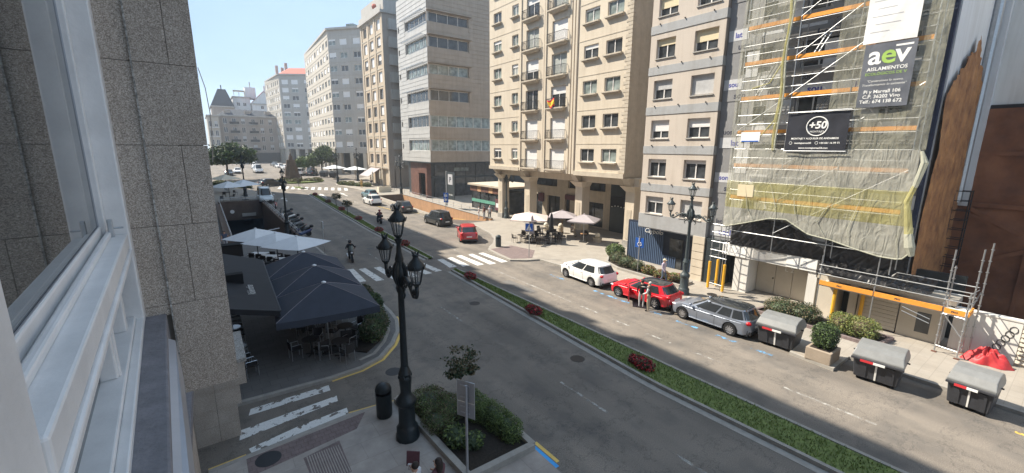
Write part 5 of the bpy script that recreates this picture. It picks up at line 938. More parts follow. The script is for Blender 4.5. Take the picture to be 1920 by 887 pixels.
# parking totem and blue small sign at the ramp
t = sign((25.4, 50.0, .0), 'small blue and white sign on a pole at the ramp beside the black van', 3.3, 1); f = Fac((25.3, 50.3, 0), R(-60)); mb = f.mb(); mb.box(0, .7, 0, .03, 2.0, 3.25); pz = mb.build('plate', 'sign_blue', t)
for z in (2.2, 2.75): mb = f.mb(); mb.box(.15, .55, .032, .036, z, z + .3); mb.build('white_field', 'sign_white', pz)
t = thing('parking_totem', 'tall grey totem with a white parking P panel in front of the metal office', 'sign', (29.4, 56, .13)); mb = MB(); mb.box(29.35, 29.5, 57.4, 57.6, .13, 5.6); mb.build('post', 'alu', t); mb = MB(); mb.box(29.4, 29.46, 55.0, 57.4, 1.5, 5.55); pn = mb.build('panel', 'dark_cladding', t); mb = MB(); mb.box(29.36, 29.4, 55.5, 56.9, 3.7, 5.2); q_ = mb.build('p_field', 'pale_grey', pn); text('P', 1.1, onfac(Fac((29.35, 56.9, 0), R(-90)), .7, .005, 4.05), 'ink_dark', pn, bold=.02)
text('PARKING', .3, onfac(Fac((29.39, 57.3, 0), R(-90)), 1.2, .005, 2.1), 'print_white', pn)
# sign seen from behind, foreground
t = thing('road_sign', 'two grey sign plates seen from behind on a pole in the foreground planter', 'sign', (4.98, 8.9, .1)); mb = MB(); mb.tube([(4.98, 8.9, .1), (4.98, 8.9, 2.9)], .036, 10); mb.build('pole', 'sign_grey', t)
f = Fac((4.9, 9.25, 0), R(-62)); 
for z0, z1 in ((2.36, 2.96), (1.9, 2.34)):
    mb = f.mb(); mb.box(0, .56, 0, .02, z0, z1); pz = mb.build('plate', 'sign_grey', t, bevel=.02)
    for z in (z0 + .12, z1 - .14): mb = f.mb(); mb.box(.12, .4, .022, .04, z, z + .03); mb.build('bracket', 'alu', pz)
    mb = f.mb(); mb.tube([(.01, .012, z0), (.01, .012, z1), (.55, .012, z1), (.55, .012, z0)], .012, 5); mb.build('rim', 'alu', pz)
mb = MB(); mb.tube([(7.68, 37.8, .1), (7.68, 37.8, 2.9)], .03, 7); mb.box(7.62, 7.74, 37.65, 37.95, 2.3, 2.9); tag(mb.build('sign_pole', 'galv'), 'thin bare grey sign pole beside the white parasols', 'sign pole')
# ------------------------------------------------------------------ waste containers
def make_bin():
    t = thing('waste_container', 'x', 'container'); W, D = .75, .62
    mb = MB(); mb.hexa([(-D + .1, -W + .08, .12), (D - .1, -W + .08, .12), (D - .1, W - .08, .12), (-D + .1, W - .08, .12), (-D, -W, .98), (D, -W, .98), (D, W, .98), (-D, W, .98)]); mb.build('body', 'bin_body', t, bevel=.04)
    prof = [(-D - .05, .96), (-D - .06, 1.06), (-D + .12, 1.3), (-D + .4, 1.44), (D - .35, 1.46), (D - .08, 1.34), (D + .05, 1.1), (D + .05, .96)]
    mb = MB(); n = len(prof); y0, y1 = -W - .04, W + .04; V = [(x, y0 + (.07 if z > 1.2 else 0), z) for x, z in prof] + [(x, y1 - (.07 if z > 1.2 else 0), z) for x, z in prof]
    mb.add(V, [tuple(range(n)), tuple(range(n, 2 * n))[::-1]] + [(i, n + i, n + i + 1, i + 1) for i in range(n - 1)]); mb.build('lid', 'bin_lid', t, bevel=.03)
    mb = MB(); mb.box(-D - .1, -D - .03, -W - .05, W + .05, .9, .99); mb.build('rim', 'bin_body', t, bevel=.015)
    for a, b_, m in ((.1, .5, 'reflect_red'), (-.25, .1, 'reflect_white')): mb = MB(); mb.box(-D - .115, -D - .1, a, b_, .86, .95); mb.build('reflector', m, t)
    mb = MB(); mb.hexa([(-D + .085, -.03, .15), (-D + .1, -.03, .15), (-D + .1, .03, .15), (-D + .085, .03, .15), (-D - .015, -.03, .8), (-D + .02, -.03, .8), (-D + .02, .03, .8), (-D - .015, .03, .8)]); mb.build('white_stripe', 'reflect_white', t)
    for s in (-1, 1): mb = MB(); mb.hexa([(-D + .075, s * .42 - .13, .15), (-D + .12, s * .42 - .13, .15), (-D + .12, s * .42 + .13, .15), (-D + .075, s * .42 + .13, .15), (-D - .02, s * .42 - .13, .84), (-D + .02, s * .42 - .13, .84), (-D + .02, s * .42 + .13, .84), (-D - .02, s * .42 + .13, .84)]); mb.build('rib', 'bin_body', t); mb = MB(); mb.tube([(0, s * (W + .0), 1.0), (0, s * (W + .12), 1.0)], .03, 6); mb.build('trunnion', 'iron', t)
    for x in (-.4, .4):
        for y in (-.55, .55): mb = MB(); mb.tube([(x, y - .03, .07), (x, y + .03, .07)], .07, 8); mb.build('castor', 'rubber', t)
    return Proto(t)
BN = make_bin()
BN.put((21.2, 7.75, 0), R(4), 'grey-lidded black waste container parked behind the silver estate car', 'waste containers', (1.08, 1.05, 1)); BN.put((21.1, 4.05, 0), R(5), 'grey-lidded black waste container between the box planter and the last container', 'waste containers', (1.12, 1, 1)); BN.put((21.55, 1.5, 0), R(-3), 'rightmost grey-lidded waste container near the red tarpaulin', 'waste containers', (1.05, .78, 1))
for x, y, lb in ((24.9, 115.5, 'left one of two far dark waste containers below the trees'), (26.6, 113.3, 'right one of two far dark waste containers below the trees')): BN.put((x, y, gz(y)), R(-40), lb, 'waste containers', (1.2, 1.2, 1.2))
# ------------------------------------------------------------------ vegetation
def shrub(name, label, cat, blobs, mats, n, size, group=None, stem=False, seed=1):
    r_ = random.Random(seed); c0 = blobs[0]; t = thing(name, label, cat, (c0[0], c0[1], max(0, c0[2] - c0[5])), group)
    mb = MB(); vol = [b_[3] * b_[4] + b_[3] * b_[5] + b_[4] * b_[5] for b_ in blobs]
    for bi, b_ in enumerate(blobs):
        mb.ball(b_[:3], (b_[3] * .74, b_[4] * .74, b_[5] * .74), 12, 7)
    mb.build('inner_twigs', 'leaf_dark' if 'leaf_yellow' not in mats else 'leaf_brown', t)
    for mi, m in enumerate(mats):
        mb = MB(); pts = []
        for k in range(n // len(mats)):
            b_ = r_.choices(blobs, vol)[0]
            v = Vector((r_.gauss(0, 1), r_.gauss(0, 1), r_.gauss(0, 1))).normalized(); q = r_.uniform(.76, 1.06) + .06 * math.sin(v.x * 9 + v.y * 7 + bi)
            e = b_[6] if len(b_) > 6 else 1.
            w_ = Vector([math.copysign(abs(c) ** e, c) for c in v])
            p = (b_[0] + w_.x * b_[3] * q, b_[1] + w_.y * b_[4] * q, b_[2] + w_.z * b_[5] * q)
            if p[2] > .05: pts.append(p)
        leaf_mesh(mb, pts, size, r_); mb.build('foliage', m, t)
    return t
# foreground planter bed
pb = thing('planter_bed', 'stone edged planter bed with hedges in the foreground', 'planter', (5.5, 11, .1))
PB = [(4.7, 13.45), (4.85, 10.6), (4.95, 8.75), (7.15, 8.75), (7.16, 10.2), (6.7, 11.4), (6.0, 12.6)]
mb = MB(); mb.prism([(x, y) for x, y in PB[::-1]], .1, .2); mb.build('soil', 'soil', pb)
for k_, (a, b_) in enumerate(zip(PB, PB[1:] + PB[:1])): mb = MB(); mb.bar((*a, .18 + .003 * k_), (*b_, .18 + .003 * k_), .2, .26); mb.build('edging', 'kerb', pb)
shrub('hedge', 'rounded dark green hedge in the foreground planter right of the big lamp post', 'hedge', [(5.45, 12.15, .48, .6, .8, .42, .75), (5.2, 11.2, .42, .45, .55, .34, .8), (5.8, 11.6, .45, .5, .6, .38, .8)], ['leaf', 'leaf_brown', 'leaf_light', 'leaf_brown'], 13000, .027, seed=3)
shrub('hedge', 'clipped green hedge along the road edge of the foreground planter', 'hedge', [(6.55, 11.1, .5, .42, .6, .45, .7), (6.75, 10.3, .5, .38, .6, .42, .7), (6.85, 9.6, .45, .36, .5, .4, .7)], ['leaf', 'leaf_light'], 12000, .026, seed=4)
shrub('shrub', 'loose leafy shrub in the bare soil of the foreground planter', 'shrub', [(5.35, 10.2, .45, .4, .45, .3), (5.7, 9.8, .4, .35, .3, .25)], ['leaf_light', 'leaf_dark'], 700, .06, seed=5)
def tree(name, label, loc, h, blobs, mats, n, size, r0=.12, seed=1, group=None, branches=7):
    r_ = random.Random(seed); x, y, z = loc; t = thing(name, label, 'tree', loc, group)
    mb = MB(); top = (x + r_.uniform(-.1, .1) * h * .2, y + r_.uniform(-.1, .1) * h * .2, z + h); mid = (x + r_.uniform(-.05, .05) * h, y, z + h * .5)
    mb.tube([loc, mid, top], [r0, r0 * .75, r0 * .55], 8); tr = mb.build('trunk', 'bark', t, smooth=True)
    for k in range(branches):
        b_ = blobs[k % len(blobs)]; s0 = Vector(mid).lerp(Vector(top), r_.uniform(.3, 1)); e = Vector(b_[:3]) + Vector((r_.uniform(-.5, .5) * b_[3], r_.uniform(-.5, .5) * b_[4], r_.uniform(-.2, .5) * b_[5]))
        mb = MB(); mb.tube([s0, s0.lerp(e, .5) + Vector((0, 0, .06 * h)), e], [r0 * .42, r0 * .28, r0 * .1], 6); mb.build('branch', 'bark', t, smooth=True)
    for m in mats:
        mb = MB(); pts = []
        clumps = [(b_, Vector((r_.gauss(0, 1), r_.gauss(0, 1), r_.gauss(0, 1))).normalized() * r_.uniform(.4, 1) ** .5) for b_ in blobs for _ in range(26)]
        for k in range(n // len(mats)):
            b_, c = r_.choice(clumps); q = Vector((r_.gauss(0, .2), r_.gauss(0, .2), r_.gauss(0, .17)))
            pts.append((b_[0] + (c.x + q.x) * b_[3], b_[1] + (c.y + q.y) * b_[4], b_[2] + (c.z + q.z) * b_[5]))
        leaf_mesh(mb, pts, size, r_); mb.build('crown', m, t)
    return t
tree('small_tree', 'small grey-green tree with a bare stem in the foreground planter', (6.45, 11.95, .15), 1.4, [(6.5, 12.0, 1.95, .55, .55, .3), (6.2, 11.75, 1.55, .3, .25, .14), (6.8, 11.8, 1.45, .26, .22, .12)], ['leaf_brown', 'leaf_dark'], 2200, .05, .06, 12)
# terrace planter under the curve
pb = thing('planter_bed', 'curved planter bed with bushes beside the navy parasols', 'planter', (6, 19, .1)); mb = MB(); mb.prism([(5.0, 17.75), (5.85, 18.6), (6.45, 19.7), (6.85, 20.9), (7.0, 22), (7.1, 26), (6.2, 26), (6, 22), (5.2, 19.4), (4.6, 18.2)], .1, .19); mb.build('soil', 'soil', pb)
shrub('shrub', 'dense green and brown bush in the curved planter beside the nearest navy parasol', 'shrub', [(5.6, 18.9, .6, .6, .7, .5), (6.2, 19.9, .6, .55, .8, .5), (6.5, 20.9, .55, .45, .6, .45)], ['leaf', 'leaf_brown', 'leaf_dark'], 5000, .05, seed=6)
shrub('shrub', 'glossy green bush behind the brown one at the navy parasols', 'shrub', [(6.75, 22.2, .75, .5, .6, .5)], ['leaf', 'leaf_dark'], 1600, .06, seed=7); shrub('shrub', 'small dark shrub at the far end of the curved planter', 'shrub', [(6.9, 24.4, .65, .5, .7, .45)], ['leaf_dark', 'leaf_brown'], 1400, .06, seed=8)
# right pavement planting
pb = thing('planter_bed', 'kerbed planting bed in front of the blue shop', 'planter', (25.5, 19, .1)); P2 = [(27.6, 23.9), (25.2, 22.0), (24.55, 20.3), (24.6, 15.2), (26.0, 15.2), (26.3, 19), (28.1, 23.0)]
mb = MB(); mb.prism(P2, .1, .2); mb.build('soil', 'soil', pb)
for k_, (a, b_) in enumerate(zip(P2, P2[1:] + P2[:1])): mb = MB(); mb.bar((*a, .2 + .003 * k_), (*b_, .2 + .003 * k_), .16, .2); mb.build('edging', 'kerb', pb)
shrub('shrub', 'round green bush at the right foot of the arcade', 'shrub', [(27.2, 22.9, .7, .75, .8, .6)], ['leaf_light', 'leaf'], 2200, .06, seed=9)
shrub('hedge', 'low brown-green hedge behind the disabled parking sign', 'hedge', [(26.0, 21.6, .55, .6, .7, .5), (25.6, 20.4, .55, .6, .9, .5), (25.5, 19.3, .5, .55, .6, .45)], ['leaf_brown', 'leaf_dark'], 4000, .045, seed=10)
shrub('shrub', 'yellow-green flowering shrubs in front of the blue slatted shop', 'shrub', [(25.4, 18.2, .45, .45, .6, .35), (25.35, 17.1, .42, .45, .6, .33), (25.4, 16.0, .42, .45, .7, .35)], ['leaf_yellow', 'leaf_light', 'petal_dark'], 3500, .05, seed=11)
pb = thing('planter_bed', 'kerbed planting bed behind the waste containers', 'planter', (25, 8, .1)); P3 = [(24.2, 10.3), (24.2, 4.9), (25.9, 4.7), (25.9, 10)]; mb = MB(); mb.prism(P3, .1, .19); mb.build('soil', 'soil', pb)
for k_, (a, b_) in enumerate(zip(P3, P3[1:] + P3[:1])): mb = MB(); mb.bar((*a, .18 + .003 * k_), (*b_, .18 + .003 * k_), .16, .2); mb.build('edging', 'paving_red', pb)
shrub('hedge', 'wide brownish hedge in front of the white boarded shop', 'hedge', [(25.0, 9.2, .5, .75, .9, .55), (25.1, 8.2, .55, .75, .8, .55)], ['leaf_brown', 'leaf_dark'], 5000, .045, seed=13)
shrub('hedge', 'yellow-green clipped hedge under the scaffold walkway', 'hedge', [(25.0, 6.5, .6, .6, .55, .5, .8), (25.05, 5.7, .6, .62, .7, .52, .8)], ['leaf_yellow', 'leaf_light'], 5000, .04, seed=14)
bx = thing('box_planter', 'square concrete box planter on the kerb between two waste containers', 'planter', (20.9, 5.9, .13)); mb = MB(); mb.box(20.4, 21.5, 5.45, 6.4, .13, .68); mb.build('box', 'beige_dark', bx, bevel=.03); mb = MB(); mb.box(20.5, 21.4, 5.55, 6.3, .6, .685); mb.build('soil', 'soil', bx)
shrub('shrub', 'dark green ball shrub in the concrete box planter', 'shrub', [(20.95, 5.92, 1.2, .5, .48, .55, .85)], ['leaf_dark', 'leaf'], 4500, .035, seed=15)
# red flower clumps on the reservation
for k, (x, y, lb) in enumerate(((13.95, 9.9, 'nearest red flower clump on the central reservation'), (13.95, 17.1, 'second nearest red flower clump on the central reservation'), (14.3, 24.6, 'red flower clump just before the zebra crossing'), (14.5, 37.0, 'red flower clump just beyond the zebra crossing beside the lamp lantern'), (14.8, 45.0, 'red flower clump level with the parked black van'), (15.2, 53.8, 'red flower clump beside the motorcyclist in the sun'), (15.6, 63.1, 'small red flower clump in the middle of the far reservation'), (15.6, 71.1, 'dark flower clump near the far end of the reservation'), (15.6, 80.5, 'last red flower clump at the far tip of the reservation'))):
    s = .8 if k < 3 else 1.0; shrub('flower_clump', lb, 'flowers', [(x, y, .3 + gz(y), .42 * s, .6 * s, .3 * s), (x + .1, y + .5, .26 + gz(y), .35 * s, .4 * s, .24 * s)], ['petal_red', 'petal_dark', 'leaf_brown'] if k != 7 else ['petal_dark', 'leaf_brown'], 900, .06, 'red flowers along the reservation', seed=20 + k)
for k, (x, y, lb) in enumerate(((15.8, 66.8, 'small potted-looking tree on the far reservation'), (15.3, 59.0, 'little dark standard tree on the reservation beside the motorcyclist'), (15.3, 93.4, 'tiny tree on the tip of the reservation before the monument'))): tree('small_tree', lb, (x, y, gz(y) + .1), 1.3, [(x, y, gz(y) + 1.6, .6, .6, .45)], ['leaf_dark', 'leaf_brown'], 500, .1, .05, 30 + k)
# square trees
tree('street_tree', 'dark umbrella shaped tree at the left behind the terrace parasols', (4.8, 116, 1.5), 4.6, [(3.6, 116, 7.0, 2.6, 2.6, 1.9), (6.2, 115, 7.4, 2.9, 2.6, 2.1), (8.3, 116, 6.8, 2.2, 2.2, 1.6), (1.5, 116, 6.6, 2, 2, 1.5)], ['leaf_dark', 'leaf'], 9000, .26, .28, 41)
tree('street_tree', 'larger green tree in front of the cream tower', (27.0, 127, 1.9), 3.2, [(27.4, 127, 7.2, 2.4, 2.4, 1.9), (29, 126, 6.4, 1.9, 2, 1.5), (25.6, 127, 5.9, 2.0, 2, 1.6), (28.2, 127, 8.2, 1.4, 1.6, 1.0)], ['leaf', 'leaf_light', 'leaf_dark'], 7000, .24, .22, 42)
tree('street_tree', 'smaller green tree left of the larger one by the parked white van', (22.6, 127, 1.9), 2.4, [(22.8, 127, 5.0, 1.9, 2, 1.4), (24.3, 127, 4.9, 1.6, 1.6, 1.2), (21.4, 127, 4.4, 1.2, 1.2, 1)], ['leaf', 'leaf_light'], 4500, .22, .16, 43)
# monument on the roundabout bed
mn = thing('monument', 'weathered stone monument on the planted island in the square', 'monument', (17, 111.5, 1.4))
for (r0_, z0, r1_, z1) in ((2.2, 1.3, 2.1, 2.2), (1.6, 2.2, 1.35, 4.4), (1.15, 4.4, .95, 6.0)): mb = MB(); mb.lathe([(r0_, 0), (r1_, z1 - z0)], (17, 111.5, z0), 8, .4); mb.build('stone_tier', 'brown_wall', mn)
mb = MB(); mb.tube([(17, 111.5, 6.0), (17, 111.5, 6.7), (17, 111.5, 7.1)], [.45, .4, .2], 8); mb.ball((17, 111.5, 7.3), .2, 8, 6); mb.build('figure', 'brown_wall', mn)
pb = thing('planter_bed', 'round planted island around the stone monument', 'planter', (17, 107, 1.3)); mb = MB(); mb.lathe([(5.6, -.4), (5.6, .16), (5.35, .2), (2, .35)], (17.3, 107.5, gz(107)), 28); mb.build('island', 'grass_soil', pb)
shrub('shrub', 'low mixed shrubs on the monument island', 'shrub', [(16.5, 104, 1.7, 2.5, 1.3, .45), (20, 104.5, 1.7, 2, 1.4, .45), (14.2, 106, 1.7, 1.4, 1.6, .5), (21.4, 107, 1.7, 1.2, 1.6, .4)], ['leaf_brown', 'leaf_dark', 'leaf_yellow'], 2500, .14, seed=51)
# terrace greenery far right and far left
shrub('hedge', 'long flowering hedge round the far terrace with white parasols', 'hedge', [(24.2, 95.5, 1.4, 1.0, 1.2, .5), (25.3, 93.5, 1.4, 1.0, 1.3, .55), (26.6, 91.5, 1.3, 1.0, 1.2, .5), (27.6, 90.0, 1.3, .9, 1.1, .5)], ['leaf', 'leaf_yellow', 'leaf_dark'], 3000, .12, seed=52)
shrub('hedge', 'green planter hedge behind the far left white parasols', 'hedge', [(6.3, 97, 1.5, 1.3, 1.4, .6), (4.5, 99, 1.6, 1.4, 1.4, .7), (2.5, 101, 1.7, 1.4, 1.4, .8)], ['leaf', 'leaf_yellow', 'leaf_dark'], 3000, .13, seed=53)
# ------------------------------------------------------------------ vehicles (local: front at +y, wheels on z = 0)
def smooth_tab(tab, t):
    for (a, p), (b_, q) in zip(tab, tab[1:]):
        if a <= t <= b_: u = (t - a) / (b_ - a); u = u * u * (3 - 2 * u); return p + (q - p) * u
    return tab[0][1] if t < tab[0][0] else tab[-1][1]
def make_car(name, label, paint_m, L=4.2, W=1.78, top=1.45, belt=.9, wb=2.58, hood=.82, tail=.95, ya=.24, yb=.05, yd=-.36, yr=-.485, roof_m=None, rw=.32, rails=False, spokes=9, group='cars', door_rows=(.12, -.1, -.3), cat='car', nose=.62, rear_low=.5, n_=4.2):
    t = thing(name, label, cat, (0, 0, 0), group); H2 = L / 2; yf, yw = wb / 2 + .06, -wb / 2 + .06; Ra = rw + .065
    ztab = [(-1, rear_low), (-.985, rear_low + .2), (-.95, tail), (yr * 2, belt + .02), (ya * 2, belt - .01), (ya * 2 + .12, hood + .06), (.82, hood - .06), (.95, nose + .04), (1, nose - .14)]
    zt = lambda y: smooth_tab(ztab, y / H2)
    def hw(y): s = abs(y / H2); return W / 2 * (1 - .05 * s ** 3 - .3 * max(0, (s - .82) / .18) ** 2.2)
    def zb(y):
        z = .22 + .1 * max(0, abs(y / H2) - .8) / .2
        for c in (yf, yw):
            if abs(y - c) < Ra: z = max(z, rw + math.sqrt(Ra * Ra - (y - c) ** 2))
        return z
    prof = [(.9, 0), (.965, .03), (.99, .3), (1.0, .55), (.985, .8), (.95, .93), (.86, 1.0), (.5, 1.025), (0, 1.03)]
    def sec(y, k):
        if k > 8: x, z = sec(y, 16 - k); return -x, z
        f, q = prof[k]; a, b_ = zb(y), zt(y)
        base = .22 + (b_ - .22) * q
        return f * hw(y), max(a, base) if q < 1 else b_ + (q - 1) * .9
    N = 64; ys_ = sorted(set([-H2 + L * i / N for i in range(N + 1)] + [c + d for c in (yf, yw) for d in (-Ra, Ra, -Ra * .97, Ra * .97)]))
    mb = MB(); n = 17; V = [(sec(y, k)[0], y, sec(y, k)[1]) for y in ys_ for k in range(n)]
    Fq = [(i * n + k, i * n + k + 1, (i + 1) * n + k + 1, (i + 1) * n + k) for i in range(len(ys_) - 1) for k in range(n - 1)]
    m_ = len(ys_) - 1; Fq += [tuple(range(n)), tuple(m_ * n + k for k in range(n))[::-1]]
    mb.add(V, Fq); body = mb.build('body', paint_m, t, smooth='auto')
    mb = MB(); mb.box(-W / 2 + .14, W / 2 - .14, -H2 + .12, H2 - .12, .2, .5); mb.build('underbody', 'plastic_trim', t)
    # cabin
    def cab(h):  # centre y, half length, half width, z
        h2 = h ** .9; y0 = L * (yr + (yd - yr) * h2); y1 = L * (ya + (yb - ya) * h2)
        return (y0 + y1) / 2, (y1 - y0) / 2, (W / 2) * (.95 - .19 * h), belt - .03 + (top - .05 - belt + .03) * h
    def side(s, h, sg, off=0.): yc, ly, w_, z = cab(h); return (sg * (w_ * (1 - abs(s) ** n_) ** (1 / n_) + off), yc + s * ly, z)
    def front(q, h, sg, off=0.): yc, ly, w_, z = cab(h); return (q * w_, yc + sg * (ly * (1 - abs(q) ** n_) ** (1 / n_) + off), z)
    SS = (-.97, -.93, -.87, -.78, -.6, -.3, 0, .3, .6, .78, .87, .93, .97); ring = lambda h: [side(s, h, 1) for s in SS] + [front(-q, h, 1) for q in SS] + [side(-s, h, -1) for s in SS] + [front(q, h, -1) for q in SS]
    mb = MB(); hs = [0, .25, .5, .75, 1.0]; V = []; m = len(ring(0))
    for h in hs: V += ring(h)
    Fq = [(i * m + k, i * m + (k + 1) % m, (i + 1) * m + (k + 1) % m, (i + 1) * m + k) for i in range(len(hs) - 1) for k in range(m)]
    mb.add(V, Fq); mb.build('cabin', paint_m, t, smooth=True)
    yc, ly, w_, z = cab(1.0); mb = MB()
    def rp(u, v): q, s_ = (2 * u - 1), (2 * v - 1); return (q * w_ * .985, yc + s_ * ly * (1 - min(.995, abs(q)) ** n_) ** (1 / n_), z - .004 + .065 * (1 - abs(q) ** 3) * (1 - abs(s_) ** 4))
    mb.grid(rp, 16, 16); mb.build('roof', roof_m or paint_m, t, smooth=True)
    mb = MB(); mb.grid(lambda u, v: front(-.9 + 1.8 * u, .06 + .86 * v, 1, .012), 12, 6, True); mb.build('windscreen', 'car_glass', t, smooth=True)
    mb = MB(); mb.grid(lambda u, v: front(-.84 + 1.68 * u, .12 + .76 * v, -1, .012), 12, 6); mb.build('rear_window', 'car_glass', t, smooth=True)
    wins_ = [(.06, .8), (-.42, 0.0), (-.82, -.48)] if rails or L > 4.25 else [(.04, .8), (-.62, -.02)]
    for sg in (-1, 1):
        for a, b_ in wins_:
            mb = MB(); mb.grid(lambda u, v: side(a + (b_ - a) * u, .08 + .78 * v, sg, .01), 8, 4, sg < 0); mb.build('side_window', 'car_glass', t, smooth=True)
        for dy in door_rows:                                     # door shuts and handles
            y = dy * L
            if all(abs(y - c) > Ra for c in (yf, yw)):
                mb = MB(); pts = [(sg * (sec(y, k)[0] + .003), y, sec(y, k)[1]) for k in range(1, 6)]; mb.tube(pts, .006, 4); mb.build('door_seam', 'plastic_trim', t)
        for y in (door_rows[1] * L + .16, door_rows[2] * L + .2): x, z = sec(y, 4); mb = MB(); mb.box(sg * x - .012 * sg, sg * x + .03 * sg, y - .09, y + .09, z - .02, z + .015); mb.build('door_handle', paint_m, t)
        mb = MB(); y = L * (ya - .06); mb.ball((sg * (W / 2 + .06), y, belt + .08), (.11, .07, .075), 8, 5); mb.build('mirror', paint_m, t, smooth=True)
        x, z = sec(-H2 + .1, 4); mb = MB(); mb.ball((sg * (hw(-H2 + .16) - .075), -H2 + .15, tail - .15), (.105, .16, .1), 12, 8); mb.build('tail_light', 'tail_red', t, smooth=True)
        mb = MB(); mb.ball((sg * (hw(H2 - .3) - .13), H2 - .3, nose + .03), (.13, .24, .06), 12, 8); mb.build('headlight', 'head_light', t, smooth=True)
        mb = MB(); pts = [(sg * (sec(y, 1)[0] + .004), y, .27) for y in [yw + Ra + .02 + (yf - yw - 2 * Ra - .04) * i / 6 for i in range(7)]]; mb.tube(pts, .03, 5); mb.build('sill', 'plastic_trim' if rails else paint_m, t)
        mb = MB(); mb.tube([(sg * (sec(y, 4)[0] + .002), y, sec(y, 4)[1]) for y in [-H2 * .8 + L * .72 * i / 14 for i in range(15)]], .008, 4); mb.build('shoulder_line', paint_m, t)
        for c in (yf, yw):                                       # arch liner
            mb = MB(); mb.tube([(sg * (W / 2 - .16), c + Ra * math.cos(a_), rw + Ra * math.sin(a_)) for a_ in [math.pi * i / 10 for i in range(11)]], .12, 6); mb.build('arch_liner', 'rubber', t)
        if rails: mb = MB(); yc, ly, w_, z = cab(1.0); mb.tube([(sg * w_ * .95, yc - ly * .8, z + .03), (sg * w_ * .95, yc, z + .08), (sg * w_ * .95, yc + ly * .7, z + .03)], .02, 6); mb.build('roof_rail', 'alu', t)
    mb = MB(); mb.box(-.26, .26, -H2 - .015, -H2 + .01, rear_low + .04, rear_low + .15); mb.build('number_plate', 'plate', t); mb = MB(); mb.box(-.26, .26, H2 - .02, H2 + .01, .4, .5); mb.build('number_plate', 'plate', t)
    mb = MB(); mb.box(-W / 2 + .2, W / 2 - .2, -H2 - .02, -H2 + .12, .24, .42); mb.build('rear_bumper_trim', 'plastic_trim', t, bevel=.02); mb = MB(); mb.box(-W / 2 + .35, W / 2 - .35, H2 - .14, H2 + .005, .26, .5); mb.build('grille', 'plastic_trim', t, bevel=.02)
    ty = MB(); ty.lathe([(rw * .62, -.1), (rw * .96, -.1), (rw, -.06), (rw, .06), (rw * .96, .1), (rw * .62, .1)], n=22, cap=False); ty.v = [(z, y, x) for x, y, z in ty.v]; ty = ty.mesh('tyre', 'rubber', 'auto')
    rm = MB(); rm.lathe([(rw * .66, .08), (rw * .63, .1), (rw * .58, .09), (rw * .56, .05)], n=20, cap=False)
    for k in range(spokes): a_ = k * 2 * math.pi / spokes; rm.bar((0.03 * math.cos(a_), .03 * math.sin(a_), .085), (rw * .6 * math.cos(a_), rw * .6 * math.sin(a_), .09), .045, .02)
    rm.lathe([(.06, .07), (.05, .1)], n=10); rm.v = [(z, y, x) for x, y, z in rm.v]; rm = rm.mesh('rim', 'rim')
    hb = MB(); hb.lathe([(rw * .6, .0), (rw * .6, .03)], n=16); hb.v = [(z, y, x) for x, y, z in hb.v]; hb = hb.mesh('brake', 'plastic_trim')
    for sg in (-1, 1):
        for c in (yf, yw):
            w0 = bpy.data.objects.new('wheel', ty); col.objects.link(w0); w0.parent = t; w0.location = (sg * (W / 2 - .11), c, rw); w0.scale = (sg, 1, 1)
            for nm, me in (('rim', rm), ('brake_disc', hb)): o = bpy.data.objects.new(nm, me); col.objects.link(o); o.parent = w0
    return t
GC = 'parked and driving cars'
def car(loc, head, *a, **k): t = make_car(*a, **k); t.location = loc; t.rotation_euler = (0, 0, R(head)); return t
silver = car((21.1, 10.85, 0), 0, 'silver_estate_car', 'silver estate car with dark glass roof parked beside the lamp post', 'car_silver', L=4.3, W=1.8, top=1.43, belt=.92, wb=2.58, hood=.86, tail=.98, ya=.26, yb=.06, yd=-.41, yr=-.487, roof_m='car_glass', spokes=10, nose=.66)
red = car((21.05, 15.25, 0), 3, 'red_hatchback', 'bright red hatchback with black roof and a couple at its open door', 'car_red', L=4.2, W=1.78, top=1.4, belt=.9, wb=2.58, hood=.84, ya=.24, yb=.02, yd=-.365, yr=-.484, roof_m='car_glass', spokes=7, n_=3.8, nose=.64)
dA = Vector((-.9, .55, 0)); dd = Vector((-.8, -.6, 0)); dn = Vector((.6, -.8, 0)) * .035
mb = MB(); P_ = lambda l, z, k: dA + dd * l + dn * k + Vector((0, 0, z)); mb.hexa([P_(0, .32, -1), P_(1.05, .32, -1), P_(1.05, .32, 1), P_(0, .32, 1), P_(0, .92, -1), P_(1.08, .92, -1), P_(1.08, .92, 1), P_(0, .92, 1)])
o = bpy.data.objects.new('open_door', mb.mesh('open_door', 'car_red')); col.objects.link(o); o.parent = red
mb = MB(); mb.hexa([P_(.25, .92, -.4), P_(1.05, .92, -.4), P_(1.05, .92, .4), P_(.25, .92, .4), P_(.6, 1.3, -.4), P_(1.0, 1.3, -.4), P_(1.0, 1.3, .4), P_(.6, 1.3, .4)]); q_ = bpy.data.objects.new('door_glass', mb.mesh('door_glass', 'car_glass')); col.objects.link(q_); q_.parent = o
white = car((21.05, 20.05, 0), -2, 'white_hatchback', 'white hatchback parked at the far end of the blue bay markings', 'car_white', L=4.25, W=1.8, top=1.5, belt=.95, wb=2.55, hood=.92, tail=1.02, ya=.33, yb=.09, yd=-.395, yr=-.488, spokes=8, nose=.72, n_=3.6)
car((20.95, 36.7, 0), -24, 'red_suv', 'red compact SUV standing in the sun before the zebra crossing', 'car_orange_red', L=4.3, W=1.8, top=1.62, belt=1.02, hood=.98, tail=1.08, rw=.34, nose=.8, rear_low=.55)
car((22.3, 46.0, 0), 3, 'black_people_carrier', 'black people carrier beside the ramp wall', 'car_black', L=4.45, W=1.82, top=1.72, belt=1.02, wb=2.8, hood=.98, tail=1.1, ya=.33, yb=.17, yd=-.42, yr=-.485, rw=.32, nose=.72, rails=True)
